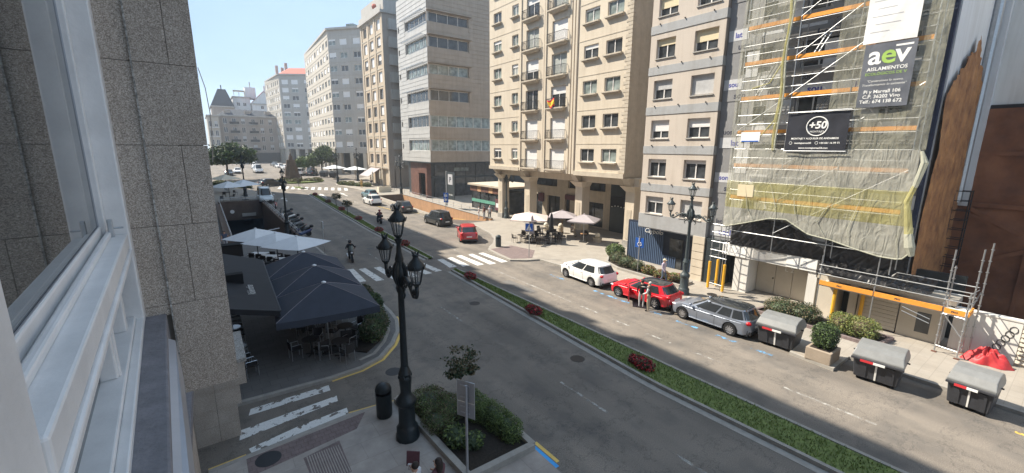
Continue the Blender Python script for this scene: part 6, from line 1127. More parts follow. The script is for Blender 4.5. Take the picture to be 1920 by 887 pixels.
car((22.55, 58.2, 0), 4, 'dark_grey_suv', 'dark grey SUV with pale trim beyond the black people carrier', 'car_dark', L=4.4, W=1.84, top=1.62, belt=1.02, hood=.98, tail=1.08, rw=.35, nose=.8, rear_low=.55, rails=True)
car((21.3, 67.2, gz(67)), 2, 'white_suv', 'white SUV driving away next to the teal car', 'car_white', L=4.3, W=1.8, top=1.6, belt=1.0, hood=.96, tail=1.05, rw=.33, nose=.76)
car((23.2, 74.5, gz(74.5)), 6, 'teal_hatchback', 'pale teal hatchback in front of the white SUV', 'car_teal', L=3.9, W=1.7, top=1.48, belt=.92, wb=2.45, hood=.88, tail=1.0)
car((11.3, 100.2, gz(100)), -62, 'black_estate_car', 'long black car crossing the square behind the left lamp', 'car_black', L=4.8, W=1.85, top=1.5, belt=.95, wb=2.85, rails=True)
def make_van(name, label, loc, head, paint_m, L=5.0, W=1.95, top=2.0):
    return car(loc, head, name, label, paint_m, L=L, W=W, top=top, belt=1.12, wb=L * .62, hood=1.0, tail=1.15, ya=.38, yb=.24, yd=-.47, yr=-.492, rw=.34, nose=.76, rails=True, cat='van')
make_van('delivery_van', 'pale blue-white van parked at the car park entrance facing the camera', (7.6, 77.2, gz(77)), 180, 'car_pale', 5.3, 2.0, 2.3)
make_van('delivery_van', 'white van coming down the far street', (12.3, 134, gz(134)), 182, 'car_white', 5.2, 2.0, 2.3)
make_van('delivery_van', 'white van seen from behind beside the far trees', (20.8, 123, gz(123)), -20, 'car_white', 4.6, 1.9, 1.9)
far = [('white saloon at the far end of the street under the tower', 12.9, 148, 180, 'car_white'), ('first pale car of the far kerbside row', 19.9, 152, 10, 'car_white'), ('white car second in the far kerbside row', 20.3, 144, 10, 'car_white'), ('dark car third in the far kerbside row', 20.3, 160, 12, 'car_dark'), ('silver car fourth in the far kerbside row', 20.6, 168, 12, 'car_grey'), ('dark car beside the white van near the trees', 23.2, 121, -30, 'car_dark'), ('grey car behind the far white van', 18.6, 128, 0, 'car_grey'), ('silver car half hidden by the far trees', 25.5, 133, -30, 'car_grey'), ('white car parked under the dark left tree', 7.6, 134, 175, 'car_white'), ('black car parked left of the dark tree trunk', 5.4, 128, 175, 'car_black'), ('white car at the very end of the far street', 16, 186, 170, 'car_white')]
protos = {}
for lb, x, y, h, m in far:
    if m not in protos: protos[m] = make_car('parked_car', lb, m, L=4.2, spokes=5); o = protos[m]
    else: o = copy_tree(protos[m], label=lb)
    o.location = (x, y, gz(y)); o.rotation_euler = (0, 0, R(h))
# ------------------------------------------------------------------ motorbikes
def make_moto(label, m, big=True):
    t = thing('motorbike', label, 'motorbike', (0, 0, 0), 'motorbikes and scooters')
    for y, r in ((.68, .28), (-.62, .27)):
        mb = MB(); mb.lathe([(r * .6, -.06), (r * .95, -.07), (r, -.03), (r, .03), (r * .95, .07), (r * .6, .06)], n=18); mb.v = [(z, y + y_, x + r) for x, y_, z in mb.v]; w0 = mb.build('wheel', 'rubber', t, smooth='auto'); mb = MB(); mb.lathe([(r * .6, -.03), (r * .6, .03)], n=12); mb.v = [(z, y + y_, x + r) for x, y_, z in mb.v]; mb.build('rim', 'rim', w0)
    mb = MB(); mb.tube([(0, .55, .45), (0, .42, .8), (0, .3, .98)], [.1, .17, .1], 8); mb.build('front_shield', m, t, smooth=True)
    mb = MB(); mb.tube([(0, .42, .36), (0, .1, .32), (0, -.3, .45), (0, -.75, .62), (0, -.98, .68)], [.12, .15, .19, .17, .06], 10); mb.build('body_shell', m, t, smooth=True)
    mb = MB(); mb.tube([(0, .1, .74), (0, -.25, .78), (0, -.6, .84), (0, -.8, .86)], [.07, .14, .15, .08], 8); mb.build('seat', 'plastic_trim', t, smooth=True)
    mb = MB(); mb.tube([(-.34, .22, 1.02), (-.2, .3, 1.05), (0, .34, 1.0), (.2, .3, 1.05), (.34, .22, 1.02)], .018, 6); mb.build('handlebar', 'iron', t)
    for s in (-1, 1): mb = MB(); mb.tube([(s * .25, .28, 1.05), (s * .32, .34, 1.22)], .01, 5); mb.ball((s * .34, .34, 1.24), (.07, .02, .045), 8, 4); mb.build('mirror', 'iron', t); mb = MB(); mb.tube([(s * .1, .68, .28), (s * .09, .45, .8)], .028, 6); mb.build('fork', 'alu', t)
    mb = MB(); mb.grid(lambda u, v: ((u - .5) * .4 * (1 - .3 * v), .46 - .14 * v - .1 * (2 * u - 1) ** 2, .92 + .38 * v), 6, 5); mb.build('windshield', 'glass_light', t, smooth=True)
    mb = MB(); mb.ball((0, .56, .78), (.1, .07, .07), 8, 5); mb.build('headlight', 'head_light', t, smooth=True)
    mb = MB(); mb.tube([(.17, -.3, .3), (.2, -.85, .42)], [.05, .065], 8); mb.build('exhaust', 'alu', t)
    if big: mb = MB(); mb.ball((0, -.95, 1.0), (.22, .2, .17), 10, 6); mb.build('top_case', 'plastic_trim', t, smooth=True)
    mb = MB(); mb.ball((0, -.98, .72), (.09, .04, .04), 6, 4); mb.build('tail_light', 'tail_red', t)
    return t
mk = make_moto('black scooter ridden towards the camera on the shaded left lane', 'car_black'); mk.location = (9.0, 34.6, 0); mk.rotation_euler = (0, 0, R(172))
mk2 = copy_tree(mk, (16.75, 50.6, 0), R(-2), 'dark scooter with top case riding away on the sunlit side')
for x, y, h, m, lb in ((7.6, 47.0, 100, 'moto_blue', 'blue motorbike nearest in the parked row on the left'), (7.6, 49.9, 105, 'car_black', 'black motorbike second in the parked row'), (7.7, 52.8, 98, 'car_grey', 'grey motorbike third in the parked row'), (7.85, 55.8, 102, 'car_black', 'black motorbike fourth in the parked row'), (7.9, 58.6, 95, 'car_white', 'pale scooter fifth in the parked row'), (7.95, 61.2, 100, 'car_dark', 'dark motorbike last in the parked row before the red one'), (8.1, 69.5, 170, 'moto_red', 'red scooter parked by itself next to the pale van')):
    o = make_moto(lb, m, h % 2 == 0); o.location = (x, y, gz(y) if y > 60 else .0); o.rotation_euler = (0, 0, R(h))
# ------------------------------------------------------------------ people
def person(name_label, joints, rad, colors, hair=None, cap=None, hold=None):
    """joints: dict name -> (x,y,z); body grown with a skin modifier into one mesh"""
    E = [('pelvis', 'spine'), ('spine', 'chest'), ('chest', 'neck'), ('neck', 'head'), ('head', 'crown'), ('chest', 'shL'), ('shL', 'elL'), ('elL', 'wrL'), ('wrL', 'haL'), ('chest', 'shR'), ('shR', 'elR'), ('elR', 'wrR'), ('wrR', 'haR'), ('pelvis', 'hiL'), ('hiL', 'knL'), ('knL', 'anL'), ('anL', 'toL'), ('pelvis', 'hiR'), ('hiR', 'knR'), ('knR', 'anR'), ('anR', 'toR')]
    names = list(joints); idx = {n: i for i, n in enumerate(names)}
    me = bpy.data.meshes.new('body'); me.from_pydata([joints[n] for n in names], [(idx[a], idx[b_]) for a, b_ in E], [])
    o = bpy.data.objects.new('person', me); bm = bmesh.new(); bm.from_mesh(me); sk = bm.verts.layers.skin.verify(); bm.verts.ensure_lookup_table()
    for n in names: bm.verts[idx[n]][sk].radius = rad.get(n, (.06, .06)); bm.verts[idx[n]][sk].use_root = n == 'pelvis'
    bm.to_mesh(me); bm.free(); o.modifiers.new('s', 'SKIN').use_smooth_shade = True; o.modifiers.new('b', 'SUBSURF').levels = 1; col.objects.link(o)
    return o, E, colors, joints, hair, cap, name_label
RAD = dict(pelvis=(.15, .11), spine=(.135, .1), chest=(.16, .11), neck=(.055, .055), head=(.085, .1), crown=(.06, .07), shL=(.075, .07), shR=(.075, .07), elL=(.048, .048), elR=(.048, .048), wrL=(.035, .03), wrR=(.035, .03), haL=(.03, .015), haR=(.03, .015), hiL=(.09, .095), hiR=(.09, .095), knL=(.065, .065), knR=(.065, .065), anL=(.042, .045), anR=(.042, .045), toL=(.045, .03), toR=(.045, .03))
def pose(kind):      # faces +y
    J = dict(pelvis=(0, 0, .95), spine=(0, 0, 1.14), chest=(0, .0, 1.36), neck=(0, 0, 1.5), head=(0, .02, 1.61), crown=(0, .015, 1.71), shL=(-.19, 0, 1.42), shR=(.19, 0, 1.42), elL=(-.25, -.02, 1.14), elR=(.25, -.02, 1.14), wrL=(-.26, .07, .92), wrR=(.26, .07, .92), haL=(-.26, .11, .82), haR=(.26, .11, .82), hiL=(-.1, 0, .9), hiR=(.1, 0, .9), knL=(-.11, .02, .5), knR=(.11, .02, .5), anL=(-.11, -.02, .09), anR=(.11, -.02, .09), toL=(-.12, .15, .035), toR=(.12, .15, .035))
    if kind == 'walk': J.update(knL=(-.1, .14, .5), anL=(-.1, .2, .09), toL=(-.1, .36, .05), knR=(.1, .02, .5), anR=(.1, -.22, .13), toR=(.1, -.08, .04), elL=(-.24, -.1, 1.15), wrL=(-.24, -.06, .9), haL=(-.24, -.03, .8), elR=(.24, .05, 1.14), wrR=(.22, .2, .95), haR=(.22, .26, .88))
    if kind == 'reach': J.update(elR=(.3, .22, 1.3), wrR=(.18, .45, 1.3), haR=(.14, .54, 1.3), elL=(-.26, .06, 1.15), wrL=(-.2, .25, 1.02), haL=(-.19, .32, 1.0))
    if kind in ('sit', 'ride'):
        dz = -.42 if kind == 'sit' else -.1
        for n in ('pelvis', 'spine', 'chest', 'neck', 'head', 'crown', 'shL', 'shR', 'elL', 'elR', 'wrL', 'wrR', 'haL', 'haR', 'hiL', 'hiR'): x, y, z = J[n]; J[n] = (x, y, z + dz)
        k = .48 if kind == 'sit' else .62
        J.update(knL=(-.16 if kind == 'ride' else -.12, .4, k), knR=(.16 if kind == 'ride' else .12, .4, k), anL=(-.15, .42 if kind == 'sit' else .3, .09 if kind == 'sit' else .3), anR=(.15, .42 if kind == 'sit' else .3, .09 if kind == 'sit' else .3), toL=(-.15, .58 if kind == 'sit' else .46, .04 if kind == 'sit' else .26), toR=(.15, .58 if kind == 'sit' else .46, .04 if kind == 'sit' else .26))
        if kind == 'ride': J.update(elL=(-.36, .2, 1.08), elR=(.36, .2, 1.08), wrL=(-.33, .42, 1.06), wrR=(.33, .42, 1.06), haL=(-.3, .5, 1.06), haR=(.3, .5, 1.06))
        else: J.update(elL=(-.27, .08, .8), elR=(.27, .08, .8), wrL=(-.18, .32, .72), wrR=(.18, .32, .72), haL=(-.15, .4, .74), haR=(.15, .4, .74))
    return J
PEND = []
def put_person(label, kind, loc, head, shirt, legs, hair='hair_dark', sc_=1., cap=None, sleeve=None, helmet=None, long_hair=False, shoes='black_cloth', extra=None):
    J = pose(kind); 
    if extra: J.update(extra)
    PEND.append((person(label, J, RAD, None), label, loc, head, shirt, legs, hair, sc_, cap, sleeve or 'skin', helmet, long_hair, shoes, J))
put_person('man in brown vest and khaki trousers leaning at the red car', 'reach', (19.65, 13.95, 0), 20, 'vest_brown', 'khaki', 'hair_grey', 1.0, sleeve='shirt_white')
put_person('person in black top and grey trousers standing in the red car doorway', 'stand', (19.72, 14.5, 0), -60, 'black_cloth', 'pale_grey', 'hair_dark', .97, sleeve='black_cloth')
put_person('man in lilac shirt and cream cap walking on the right pavement', 'walk', (24.5, 16.4, .13), 178, 'lilac', 'denim', 'hair_grey', .95, cap='cap_cream', sleeve='lilac')
put_person('woman in white dress in the group at the end of the ramp', 'stand', (27.9, 45.8, .13), 60, 'shirt_white', 'shirt_white', 'hair_dark', .97)
put_person('person in grey in the middle of the group at the ramp end', 'stand', (28.4, 45.3, .13), 20, 'maroon', 'pale_grey', 'hair_dark', 1.0); put_person('person in dark trousers at the right of the ramp end group', 'stand', (28.9, 44.8, .13), 120, 'pale_grey', 'black_cloth', 'hair_grey', 1.02)
put_person('woman dressed in pale orange standing by the far terrace hedge', 'stand', (26.0, 88.3, gz(88) + .13), 150, 'yellow_cloth', 'yellow_cloth', 'hair_dark', 1.0)
put_person('rider in black on the scooter coming towards the camera', 'ride', (9.0, 34.75, 0), 172, 'black_cloth', 'black_cloth', helmet='helmet_black', sleeve='black_cloth'); put_person('rider in maroon with pink helmet riding away in the sun', 'ride', (16.75, 50.35, 0), -2, 'maroon', 'navy', helmet='helmet_red', sleeve='maroon')
put_person('person in blue patterned clothes at the left beside the railing', 'walk', (.95, 43.6, .12), 170, 'denim', 'pale_grey', 'hair_dark', 1.0)
put_person('dark haired person seated at the bottom edge left of the other', 'sit', (3.42, 8.75, .12), 35, 'shirt_white', 'maroon', 'hair_dark', 1.0); put_person('long haired woman seated at the bottom edge beside the planter', 'sit', (3.95, 8.55, .12), 25, 'maroon', 'black_cloth', 'hair_dark', 1.0, long_hair=True)
put_person('person in dark clothes seated at the grey parasol terrace', 'sit', (28.6, 32.4, .13), 60, 'black_cloth', 'denim', 'hair_grey', 1.0); put_person('seated guest in pale top at the right terrace', 'sit', (30.2, 31.3, .13), 200, 'pale_grey', 'khaki', 'hair_dark', 1.0)
for k, (x, y, h) in enumerate(((29.2, 92.2, 30), (30.2, 94.5, 200))): put_person(('left', 'right')[k] + ' one of two people in grey by the far shop fronts', 'walk', (x, y, gz(y) + .13), h, 'pale_grey', 'navy')
dg = bpy.context.evaluated_depsgraph_get()
for pk, label, loc, head, shirt, legs, hair, sc_, cap, sleeve, helmet, lh, shoes, J in PEND:
    o, E_ = pk[0], pk[1]; me = bpy.data.meshes.new_from_object(o.evaluated_get(dg)); bpy.data.objects.remove(o)
    order = ['skin', shirt, legs, sleeve, shoes]; me.materials.clear()
    for m in order: me.materials.append(M[m])
    zone = {}
    for a, b_ in E_:
        if b_ in ('head', 'crown', 'neck', 'haL', 'haR'): z = 0
        elif b_ in ('spine', 'chest', 'shL', 'shR'): z = 1
        elif b_ in ('hiL', 'hiR', 'knL', 'knR', 'anL', 'anR'): z = 2
        elif b_ in ('toL', 'toR'): z = 4
        else: z = 3 if b_ in ('elL', 'elR') or sleeve != 'skin' else 0
        zone[(a, b_)] = z
    segs = [(Vector(J[a]), Vector(J[b_]), zone[(a, b_)], min(RAD[a][0], RAD[b_][0] * 1.3)) for a, b_ in E_]
    for p in me.polygons:
        c = p.center; best = (9, 0)
        for a, b_, z, r_ in segs:
            d = b_ - a; u = max(0, min(1, (c - a).dot(d) / max(d.length_squared, 1e-6))); q = (c - a - d * u).length - r_
            if q < best[0]: best = (q, z)
        p.material_index = best[1]; p.use_smooth = True
    root = thing('person', label, 'person', loc); root.rotation_euler = (0, 0, R(head)); root.scale = (sc_,) * 3
    me.name = 'body'; b = bpy.data.objects.new('body', me); col.objects.link(b); b.parent = root
    hx, hy, hz_ = J['head']
    def sub(mb, nm, m): q = bpy.data.objects.new(nm, mb.mesh(nm, m, True)); col.objects.link(q); q.parent = root
    if helmet: mb = MB(); mb.ball((hx, hy + .01, hz_ + .05), (.14, .16, .15), 12, 8); sub(mb, 'helmet', helmet); mb = MB(); mb.ball((hx, hy + .1, hz_ + .03), (.1, .085, .07), 10, 6); sub(mb, 'visor', 'car_glass')
    else:
        mb = MB(); mb.ball((hx, hy - .04, hz_ + .05), (.096, .092, .095), 12, 8); 
        if lh: mb.ball((hx, hy - .07, hz_ - .1), (.12, .07, .22), 10, 7)
        sub(mb, 'hair', hair)
        mb = MB(); mb.ball((hx, hy + .115, hz_ - .01), (.015, .022, .025), 6, 4); sub(mb, 'nose', 'skin')
        for s in (-1, 1): mb = MB(); mb.ball((hx + s * .035, hy + .098, hz_ + .02), (.012, .008, .008), 6, 4); sub(mb, 'eye', 'iron'); mb = MB(); mb.ball((hx + s * .092, hy + .01, hz_), (.012, .02, .032), 6, 4); sub(mb, 'ear', 'skin')
        mb = MB(); mb.ball((hx, hy + .1, hz_ - .055), (.025, .008, .006), 6, 4); sub(mb, 'mouth', 'maroon')
    if cap: mb = MB(); mb.ball((hx, hy, hz_ + .1), (.115, .125, .075), 12, 6); mb.box(hx - .08, hx + .08, hy + .08, hy + .2, hz_ + .07, hz_ + .085); sub(mb, 'cap', cap)
# ------------------------------------------------------------------ terraces
def parasol(name, label, c, half, ze, za, m, rz=0., valance=.2, group='parasols', pole='alu', capm=None, base=.12):
    """square parasol: c ground centre, half (x,y) extents, ze edge height, za apex height"""
    t = thing(name, label, 'parasol', (c[0], c[1], base), group); ca, sa = math.cos(rz), math.sin(rz)
    T = lambda x, y, z: (c[0] + x * ca - y * sa, c[1] + x * sa + y * ca, z)
    hx, hy = half; cor = [(-hx, -hy), (hx, -hy), (hx, hy), (-hx, hy)]
    can = None
    for i in range(4):                        # each gore is a cloth panel that sags between the ribs
        a, b_ = cor[i], cor[(i + 1) % 4]; mb = MB(T)
        def fn(u, v): x = (a[0] + (b_[0] - a[0]) * u) * v; y = (a[1] + (b_[1] - a[1]) * u) * v; return (x, y, za + (ze - za) * v ** 1.12 - .04 * v * math.sin(math.pi * u) * (.4 + .6 * v) + .012 * math.sin(u * 19 + i) * v * (1 - v))
        mb.grid(fn, 10, 8); o = mb.build('gore', m, t, smooth=True)
        if valance:
            mb = MB(T); mb.grid(lambda u, v: (a[0] + (b_[0] - a[0]) * u, a[1] + (b_[1] - a[1]) * u, ze - .04 * math.sin(math.pi * u) - valance * v + .012 * math.sin(u * 25) * v), 20, 2); mb.build('valance', m, o)
        mb = MB(T); mb.tube([(a[0] * q / 8, a[1] * q / 8, za + (ze - za) * (q / 8) ** 1.12 + .006) for q in range(9)], .007, 4); mb.build('seam', 'umb_grey' if m == 'umb_navy' else m, t)
        mb = MB(T); mb.bar((0, 0, za - .03), (a[0] * .98, a[1] * .98, ze - .03), .025); mb.build('rib', pole, t)
    mb = MB(T); mb.tube([(0, 0, base), (0, 0, za)], .035, 8); mb.build('pole', pole, t); mb = MB(T); mb.box(-.35, .35, -.35, .35, base, base + .09); mb.build('base', 'plastic_trim', t, bevel=.02)
    mb = MB(T); mb.lathe([(.09, za - .02), (.1, za + .03), (.03, za + .07)], (0, 0, 0), 10); mb.build('cap', capm or m, t)
    return t
GP = 'open parasols over the terraces'
parasol('navy_parasol', 'nearest of three large navy parasols on the left terrace', (3.7, 18.9), (1.95, 1.5), 2.38, 3.3, 'umb_navy', R(-5), .28, GP, 'alu', 'table_white')
parasol('navy_parasol', 'middle of three large navy parasols on the left terrace', (3.95, 22.0), (1.9, 1.5), 2.38, 3.3, 'umb_navy', R(-4), .25, GP, 'alu', 'table_white')
parasol('navy_parasol', 'farthest of three large navy parasols on the left terrace', (4.05, 25.3), (1.95, 1.55), 2.38, 3.3, 'umb_navy', R(-4), .25, GP, 'alu', 'table_white')
for k, (x, y, lb) in enumerate(((2.75, 36.6, 'left one of three overlapping white parasols on the left terrace'), (3.75, 34.0, 'middle one of three overlapping white parasols'), (4.75, 31.9, 'right one of three overlapping white parasols'))): parasol('white_parasol', lb, (x, y), (1.55, 1.55), 2.35 + .04 * k, 2.98, 'umb_white', R(38), .0, GP, 'iron')
for x, y, lb in ((3.2, 90.5, 'white parasol farthest on the left terrace below the dark tree'), (3.0, 77.6, 'pale parasol left of the far left pair'), (5.1, 76.5 + 3, 'pale parasol in front beside the pale van')): parasol('white_parasol', lb, (x, y), (1.7, 1.7), 2.5 + gz(y), 3.3 + gz(y), 'umb_cream' if y > 80 else 'umb_white', R(30), .0, GP, 'iron', base=.12 + gz(y))
parasol('cream_parasol', 'pinkish cream parasol at the left of the arcade terrace', (25.7, 32.6), (1.75, 1.75), 2.3, 2.85, 'umb_pink', R(48), .06, GP, 'wood', base=.13); parasol('grey_parasol', 'grey parasol behind in the middle of the arcade terrace', (29.3, 31.8), (1.35, 1.35), 2.3, 2.85, 'umb_grey', R(45), .06, GP, 'wood', base=.13); parasol('grey_parasol', 'grey parasol with a hanging corner at the right of the arcade terrace', (29.3, 28.7), (1.3, 1.3), 2.3, 2.85, 'umb_grey', R(30), .12, GP, 'alu', base=.13)
for x, y, lb in ((26.2, 110, 'white parasol on the far terrace right of the containers'), (29.5, 104.5, 'white parasol beside the slanted grey awning')): parasol('white_parasol', lb, (x, y), (2, 2), 2.6 + gz(y), 3.3 + gz(y), 'umb_white', .3, .0, GP, 'iron', base=.13 + gz(y))
def closed(x, y, label, m, h=2.75, g0=.13):
    t = thing('closed_parasol', label, 'parasol', (x, y, g0), 'closed parasols'); mb = MB(); mb.tube([(x, y, g0), (x, y, g0 + h)], .035, 7); mb.build('pole', 'alu', t)
    mb = MB(); V = []; n = 16; prof = [(.05, h + .05), (.1, h - .1), (.15, h - .5), (.2, h - 1.1), (.24, h - 1.7), (.2, h - 1.75)]
    for r, z in prof:
        for k in range(n): a_ = 2 * math.pi * k / n; q = r * (1 + .28 * (k % 2) - .14); V.append((x + q * math.cos(a_), y + q * math.sin(a_), g0 + z))
    mb.add(V, [(i * n + k, i * n + (k + 1) % n, (i + 1) * n + (k + 1) % n, (i + 1) * n + k) for i in range(len(prof) - 1) for k in range(n)] + [tuple(range(n))[::-1]]); mb.build('furled_canopy', m, t, smooth=True)
    mb = MB(); mb.box(x - .3, x + .3, y - .3, y + .3, g0, g0 + .08); mb.build('base', 'plastic_trim', t)
closed(26.1, 29.8, 'furled black parasol in front of the arcade terrace', 'umb_black', 2.9); closed(24.9, 31.2, 'furled grey parasol behind the pedestrian sign', 'umb_grey', 2.6); closed(28.4, 88.5, 'left furled cream parasol below the slanted awning', 'umb_cream', 3.2, gz(88) + .13); closed(29.8, 87.8, 'right furled cream parasol below the slanted awning', 'umb_cream', 3.4, gz(88) + .13)
# awning and box of the bar on the left
aw = thing('bar_awning', 'black pitched awning with white lettering between pilaster and navy parasols', 'awning', (.2, 22, 2.6))
mb = MB(); mb.add([(-.9, 17.9, 3.5), (1.85, 17.9, 2.75), (2.2, 27.0, 2.75), (-.9, 28.5, 3.5)], [(0, 1, 2, 3)]); mb.build('canopy', 'umb_black', aw)
mb = MB(); mb.grid(lambda u, v: (1.85 + .35 * u, 17.9 + 9.1 * u, 2.75 - .22 * v + .02 * math.sin(u * 60)), 40, 1); mb.build('valance', 'umb_black', aw); mb = MB(); mb.grid(lambda u, v: (-.9 + 2.75 * u, 17.9, 3.5 - .75 * u - .22 * v), 20, 1); mb.build('valance', 'umb_black', aw)
mb = MB(); mb.tube([(1.87, 17.92, 2.74), (2.2, 27, 2.74)], .03, 6); mb.build('front_bar', 'iron', aw); mb = MB(); mb.tube([(-.9, 17.92, 3.48), (1.87, 17.92, 2.74)], .025, 6); mb.build('arm', 'iron', aw)
text('Valentina', .42, lambda a, b_, c: (1.25 - c * .97, 20.6 + a, 2.925 + c * .27 + .05), 'print_white', aw, bold=.006)
mb = MB(); mb.box(-.3, .95, 21.6, 22.0, 3.05, 3.5); mb.build('cassette', 'black_void', aw)
# chairs and tables
def make_chair(m, legm):
    t = thing('terrace_chair', 'x', 'chair'); mb = MB(); mb.box(-.23, .23, -.22, .22, .43, .47); mb.build('seat', m, t, bevel=.01)
    mb = MB(); mb.grid(lambda u, v: (-.22 + .44 * u, -.22 - .05 * v - .03 * math.sin(math.pi * u), .5 + .36 * v), 6, 3); mb.build('backrest', m, t)
    for x in (-.21, .21):
        for y in (-.21, .2): mb = MB(); mb.tube([(x, y, 0), (x, y, .44 if y > 0 else .86)], .014, 5); mb.build('leg', legm, t)
        mb = MB(); mb.tube([(x, -.22, .66), (x * 1.05, .18, .66), (x, .2, .45)], .014, 5); mb.build('armrest', legm, t)
    return Proto(t)
def make_table(m, legm, r=.36, square=False, sx=1.):
    t = thing('terrace_table', 'x', 'table'); mb = MB(); mb.box(-r * sx, r * sx, -r, r, .71, .745) if square else mb.lathe([(r, .71), (r, .745)], n=20); mb.build('top', m, t)
    mb = MB(); mb.tube([(0, 0, .04), (0, 0, .71)], .03, 7); mb.build('column', legm, t)
    for k in range(4): a_ = k * 1.571 + .785; mb = MB(); mb.bar((0, 0, .05), (.28 * math.cos(a_), .28 * math.sin(a_), .02), .04, .03); mb.build('foot', legm, t)
    return Proto(t)
CD = make_chair('wicker', 'iron'); CA = make_chair('wicker', 'alu'); TD = make_table('wicker', 'iron'); TW = make_table('table_white', 'iron', .42, True, 1.5); TWd = make_table('wood', 'iron', .34)
rr = random.Random(17)
def seat_group(tables, P_t, P_c, n, g, tl, cl, z, R_=.62):
    for x, y, d in tables:
        P_t.put((x, y, z), rr.uniform(-.2, .2), tl + ' ' + d, g + ' tables'); a0 = rr.uniform(0, 6)
        for k in range(n): a_ = a0 + k * 2 * math.pi / n; P_c.put((x + R_ * math.cos(a_), y + R_ * math.sin(a_), z), a_ + math.pi / 2 + rr.uniform(-.2, .2), cl + ' ' + d, g + ' chairs ' + d)
seat_group([(24.2, 32.0, 'left of the furled grey parasol'), (25.0, 30.1, 'nearest the pedestrian sign'), (26.2, 31.5, 'in the middle of the terrace'), (27.0, 30.2, 'beside the furled black parasol'), (27.9, 31.3, 'beside the seated guest'), (26.3, 33.4, 'behind the cream parasol pole'), (28.2, 33.5, 'by the second column')], TD, CD, 3, 'arcade terrace', 'dark round arcade table', 'dark wicker chair at the arcade table', .13)
TWd.put((29.6, 29.0, .13), 0, 'round wooden table under the right grey parasol'); CD.put((30.3, 29.4, .13), 2.0, 'dark wicker chair behind the round wooden table')
for k, (x, y) in enumerate(((2.85, 37.6), (3.45, 36.2), (4.1, 34.7))): TW.put((x, y, .12), R(-40), ('farthest', 'middle', 'nearest')[k] + ' long white table beneath the white parasols', 'white terrace tables')
OD = ('first', 'second', 'third', 'fourth', 'fifth', 'sixth')
for k, (x, y, h) in enumerate(((2.2, 37.2, 230), (2.6, 36.6, 230), (2.8, 35.8, 230), (3.2, 35.2, 230), (3.5, 34.3, 230), (3.9, 37.4, 50), (4.3, 36.5, 50), (4.7, 35.6, 50))): CD.put((x, y, .12), R(h - 90), OD[k % 5] + ' black chair from the far end on the ' + ('wall' if k < 5 else 'road') + ' side of the white tables', 'white table chairs')
seat_group([(4.0, 18.1, 'at the kerb end'), (4.6, 19.6, 'beside the brown bush'), (3.0, 19.0, 'at the left of the nearest navy parasol'), (3.3, 21.8, 'at the left of the middle navy parasol'), (4.6, 22.3, 'at the right of the middle navy parasol'), (3.6, 25, 'at the left of the farthest navy parasol'), (4.8, 25.3, 'at the right of the farthest navy parasol')], TD, CA, 3, 'navy parasol', 'dark round terrace table', 'dark metal-armed chair at the table', .12)
for k in range(6): CA.put((.55, 25.2 - k * .62, .12), R(-90), OD[k] + ' chair from the far end of the row along the shaded left wall', 'chairs along the left wall')
for k, (x, y) in enumerate(((.5, 20.6), (.55, 19.4), (.7, 18.5))): CA.put((x, y, .12), R(-80), ('farthest', 'middle', 'nearest')[k] + ' of three metal-armed chairs near the granite pier', 'chairs near the granite pier')
TS = make_table('alu', 'iron', .3)
for x, y, lb in ((.35, 22.3, 'small round metal table beside the chair row along the wall'), (.4, 19.9, 'small round metal table near the granite pier')): TS.put((x, y, .12), 0, lb)
for k, (x, y) in enumerate(((2, 79), (3.5, 81), (5, 82), (2.5, 84), (4.2, 86), (3.2, 92))): CD.put((x, y, gz(y) + .12), k, 'far dark chair on the left terrace beyond the ramp', 'far left terrace chairs')
for k, (x, y) in enumerate(((27.5, 92), (28.5, 93.5), (27.2, 94.5), (29, 90), (29.6, 84), (30, 82), (28.8, 83))): TD.put((x, y, gz(y) + .13), 0, 'far dark table on the right terrace', 'far right terrace tables'); CD.put((x + .7, y, gz(y) + .13), 1.5, 'far dark chair on the right terrace', 'far right terrace chairs')
# pots with ball plants, dark counter, box planter near the office
def pot(x, y, label, h=.5, r=.32, ballm='umb_cream', g0=.13):
    t = thing('plant_pot', label, 'pot', (x, y, g0)); mb = MB(); mb.lathe([(r * .85, 0), (r, h)], (x, y, g0), 14); mb.build('pot', 'beige_trim', t); mb = MB(); mb.ball((x, y, g0 + h + .2), .26, 12, 8); mb.build('ball', ballm, t, smooth=True)
pot(30.4, 27.9, 'low stone pot with a pale ball at the right end of the arcade terrace', .45, .45); pot(29.9, 35.0, 'pale pot under the left arcade column', .5); pot(30.5, 33.3, 'pale pot with ball between the arcade columns', .6)
t = thing('serving_counter', 'dark wooden counter on the pavement at the left beside the railing', 'counter', (1.2, 41, .12)); mb = MB(); mb.box(.5, 2.0, 40.6, 41.4, .12, 1.1); mb.build('body', 'wicker', t); mb = MB(); mb.box(.4, 2.1, 40.5, 41.5, 1.1, 1.16); mb.build('top', 'black_void', t)
t = thing('box_planter', 'wooden box planter with small bench at the office terrace corner', 'planter', (27.6, 80, .6)); mb = MB(); mb.box(26.6, 29.0, 79.6, 80.6, gz(80) + .1, gz(80) + 1.1); mb.build('box', 'umb_cream', t, bevel=.03); mb = MB(); mb.box(26.7, 28.9, 79.7, 80.5, gz(80) + 1.05, gz(80) + 1.12); mb.build('soil', 'leaf_brown', t)
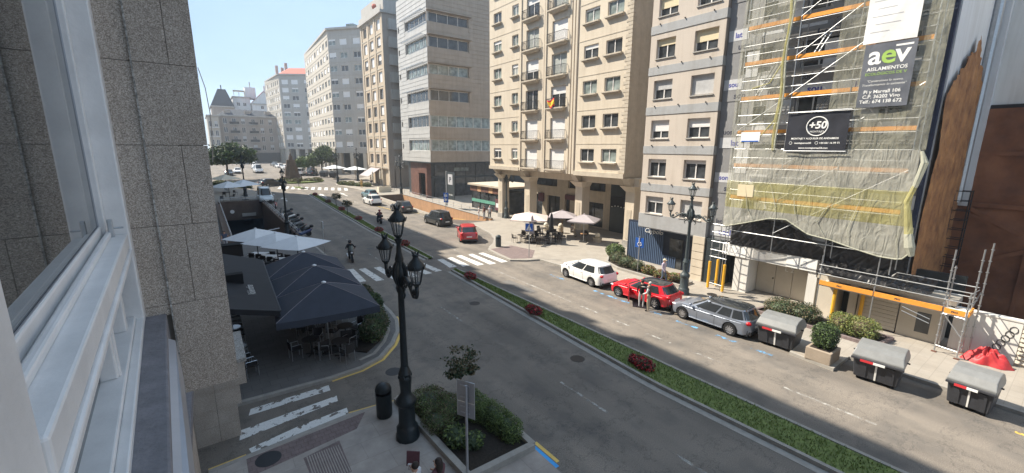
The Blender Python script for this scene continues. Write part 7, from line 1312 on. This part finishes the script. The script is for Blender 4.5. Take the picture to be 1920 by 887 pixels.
# bench frame, menu board and table of the two seated guests at the bottom edge
t = thing('terrace_armchair', 'dark curved-arm chair at the bottom edge under the seated person', 'chair', (3.42, 8.75, .12)); 
mb = MB(); mb.box(3.2, 3.66, 8.5, 8.95, .5, .55); mb.build('seat', 'wicker', t); mb = MB(); mb.tube([(3.1, 8.3, .1), (3.05, 8.5, .8), (3.1, 8.9, .92), (3.3, 9.15, .9)], .02, 6); mb.build('armrest', 'iron', t); mb = MB(); mb.tube([(3.75, 8.3, .1), (3.78, 8.5, .8), (3.72, 8.8, .9)], .02, 6); mb.build('armrest', 'iron', t)
for x, y in ((3.22, 8.52), (3.64, 8.52), (3.22, 8.93), (3.64, 8.93)): mb = MB(); mb.tube([(x, y, .12), (x, y, .5)], .016, 5); mb.build('leg', 'iron', t)
t = thing('terrace_armchair', 'dark chair at the bottom edge under the long haired woman', 'chair', (3.95, 8.55, .12)); mb = MB(); mb.box(3.72, 4.18, 8.32, 8.78, .5, .55); mb.build('seat', 'wicker', t)
for x, y in ((3.74, 8.34), (4.16, 8.34), (3.74, 8.76), (4.16, 8.76)): mb = MB(); mb.tube([(x, y, .12), (x, y, .5)], .016, 5); mb.build('leg', 'iron', t)
t = thing('menu_board', 'dark folded menu held up by the seated pair at the bottom edge', 'menu', (3.6, 9.2, 1)); f = Fac((3.42, 9.3, 0), R(-40)); mb = f.mb(); mb.hexa([(0, 0, .98), (.34, 0, .98), (.34, .02, .98), (0, .02, .98), (0, -.08, 1.35), (.34, -.08, 1.35), (.34, -.06, 1.35), (0, -.06, 1.35)]); mb.build('cover', 'maroon', t); mb = f.mb(); mb.box(.05, .3, .0, .06, .9, 1.05); mb.build('paper', 'shirt_white', t)
# ------------------------------------------------------------------ summer haze over the whole place
m = bpy.data.materials.new('haze_air'); m.use_nodes = True; nt = m.node_tree; nt.nodes.clear()
o_ = nt.nodes.new('ShaderNodeOutputMaterial'); pv = nt.nodes.new('ShaderNodeVolumePrincipled'); pv.inputs['Color'].default_value = (.86, .92, 1, 1); pv.inputs['Density'].default_value = .0009; pv.inputs['Anisotropy'].default_value = .25
nt.links.new(pv.outputs[0], o_.inputs['Volume'])
mb = MB(); mb.box(-165, 265, -95, 425, -6, 46); hz = mb.build('haze', m); tag(hz, 'thin bluish summer haze filling the street air', 'haze', kind='stuff')
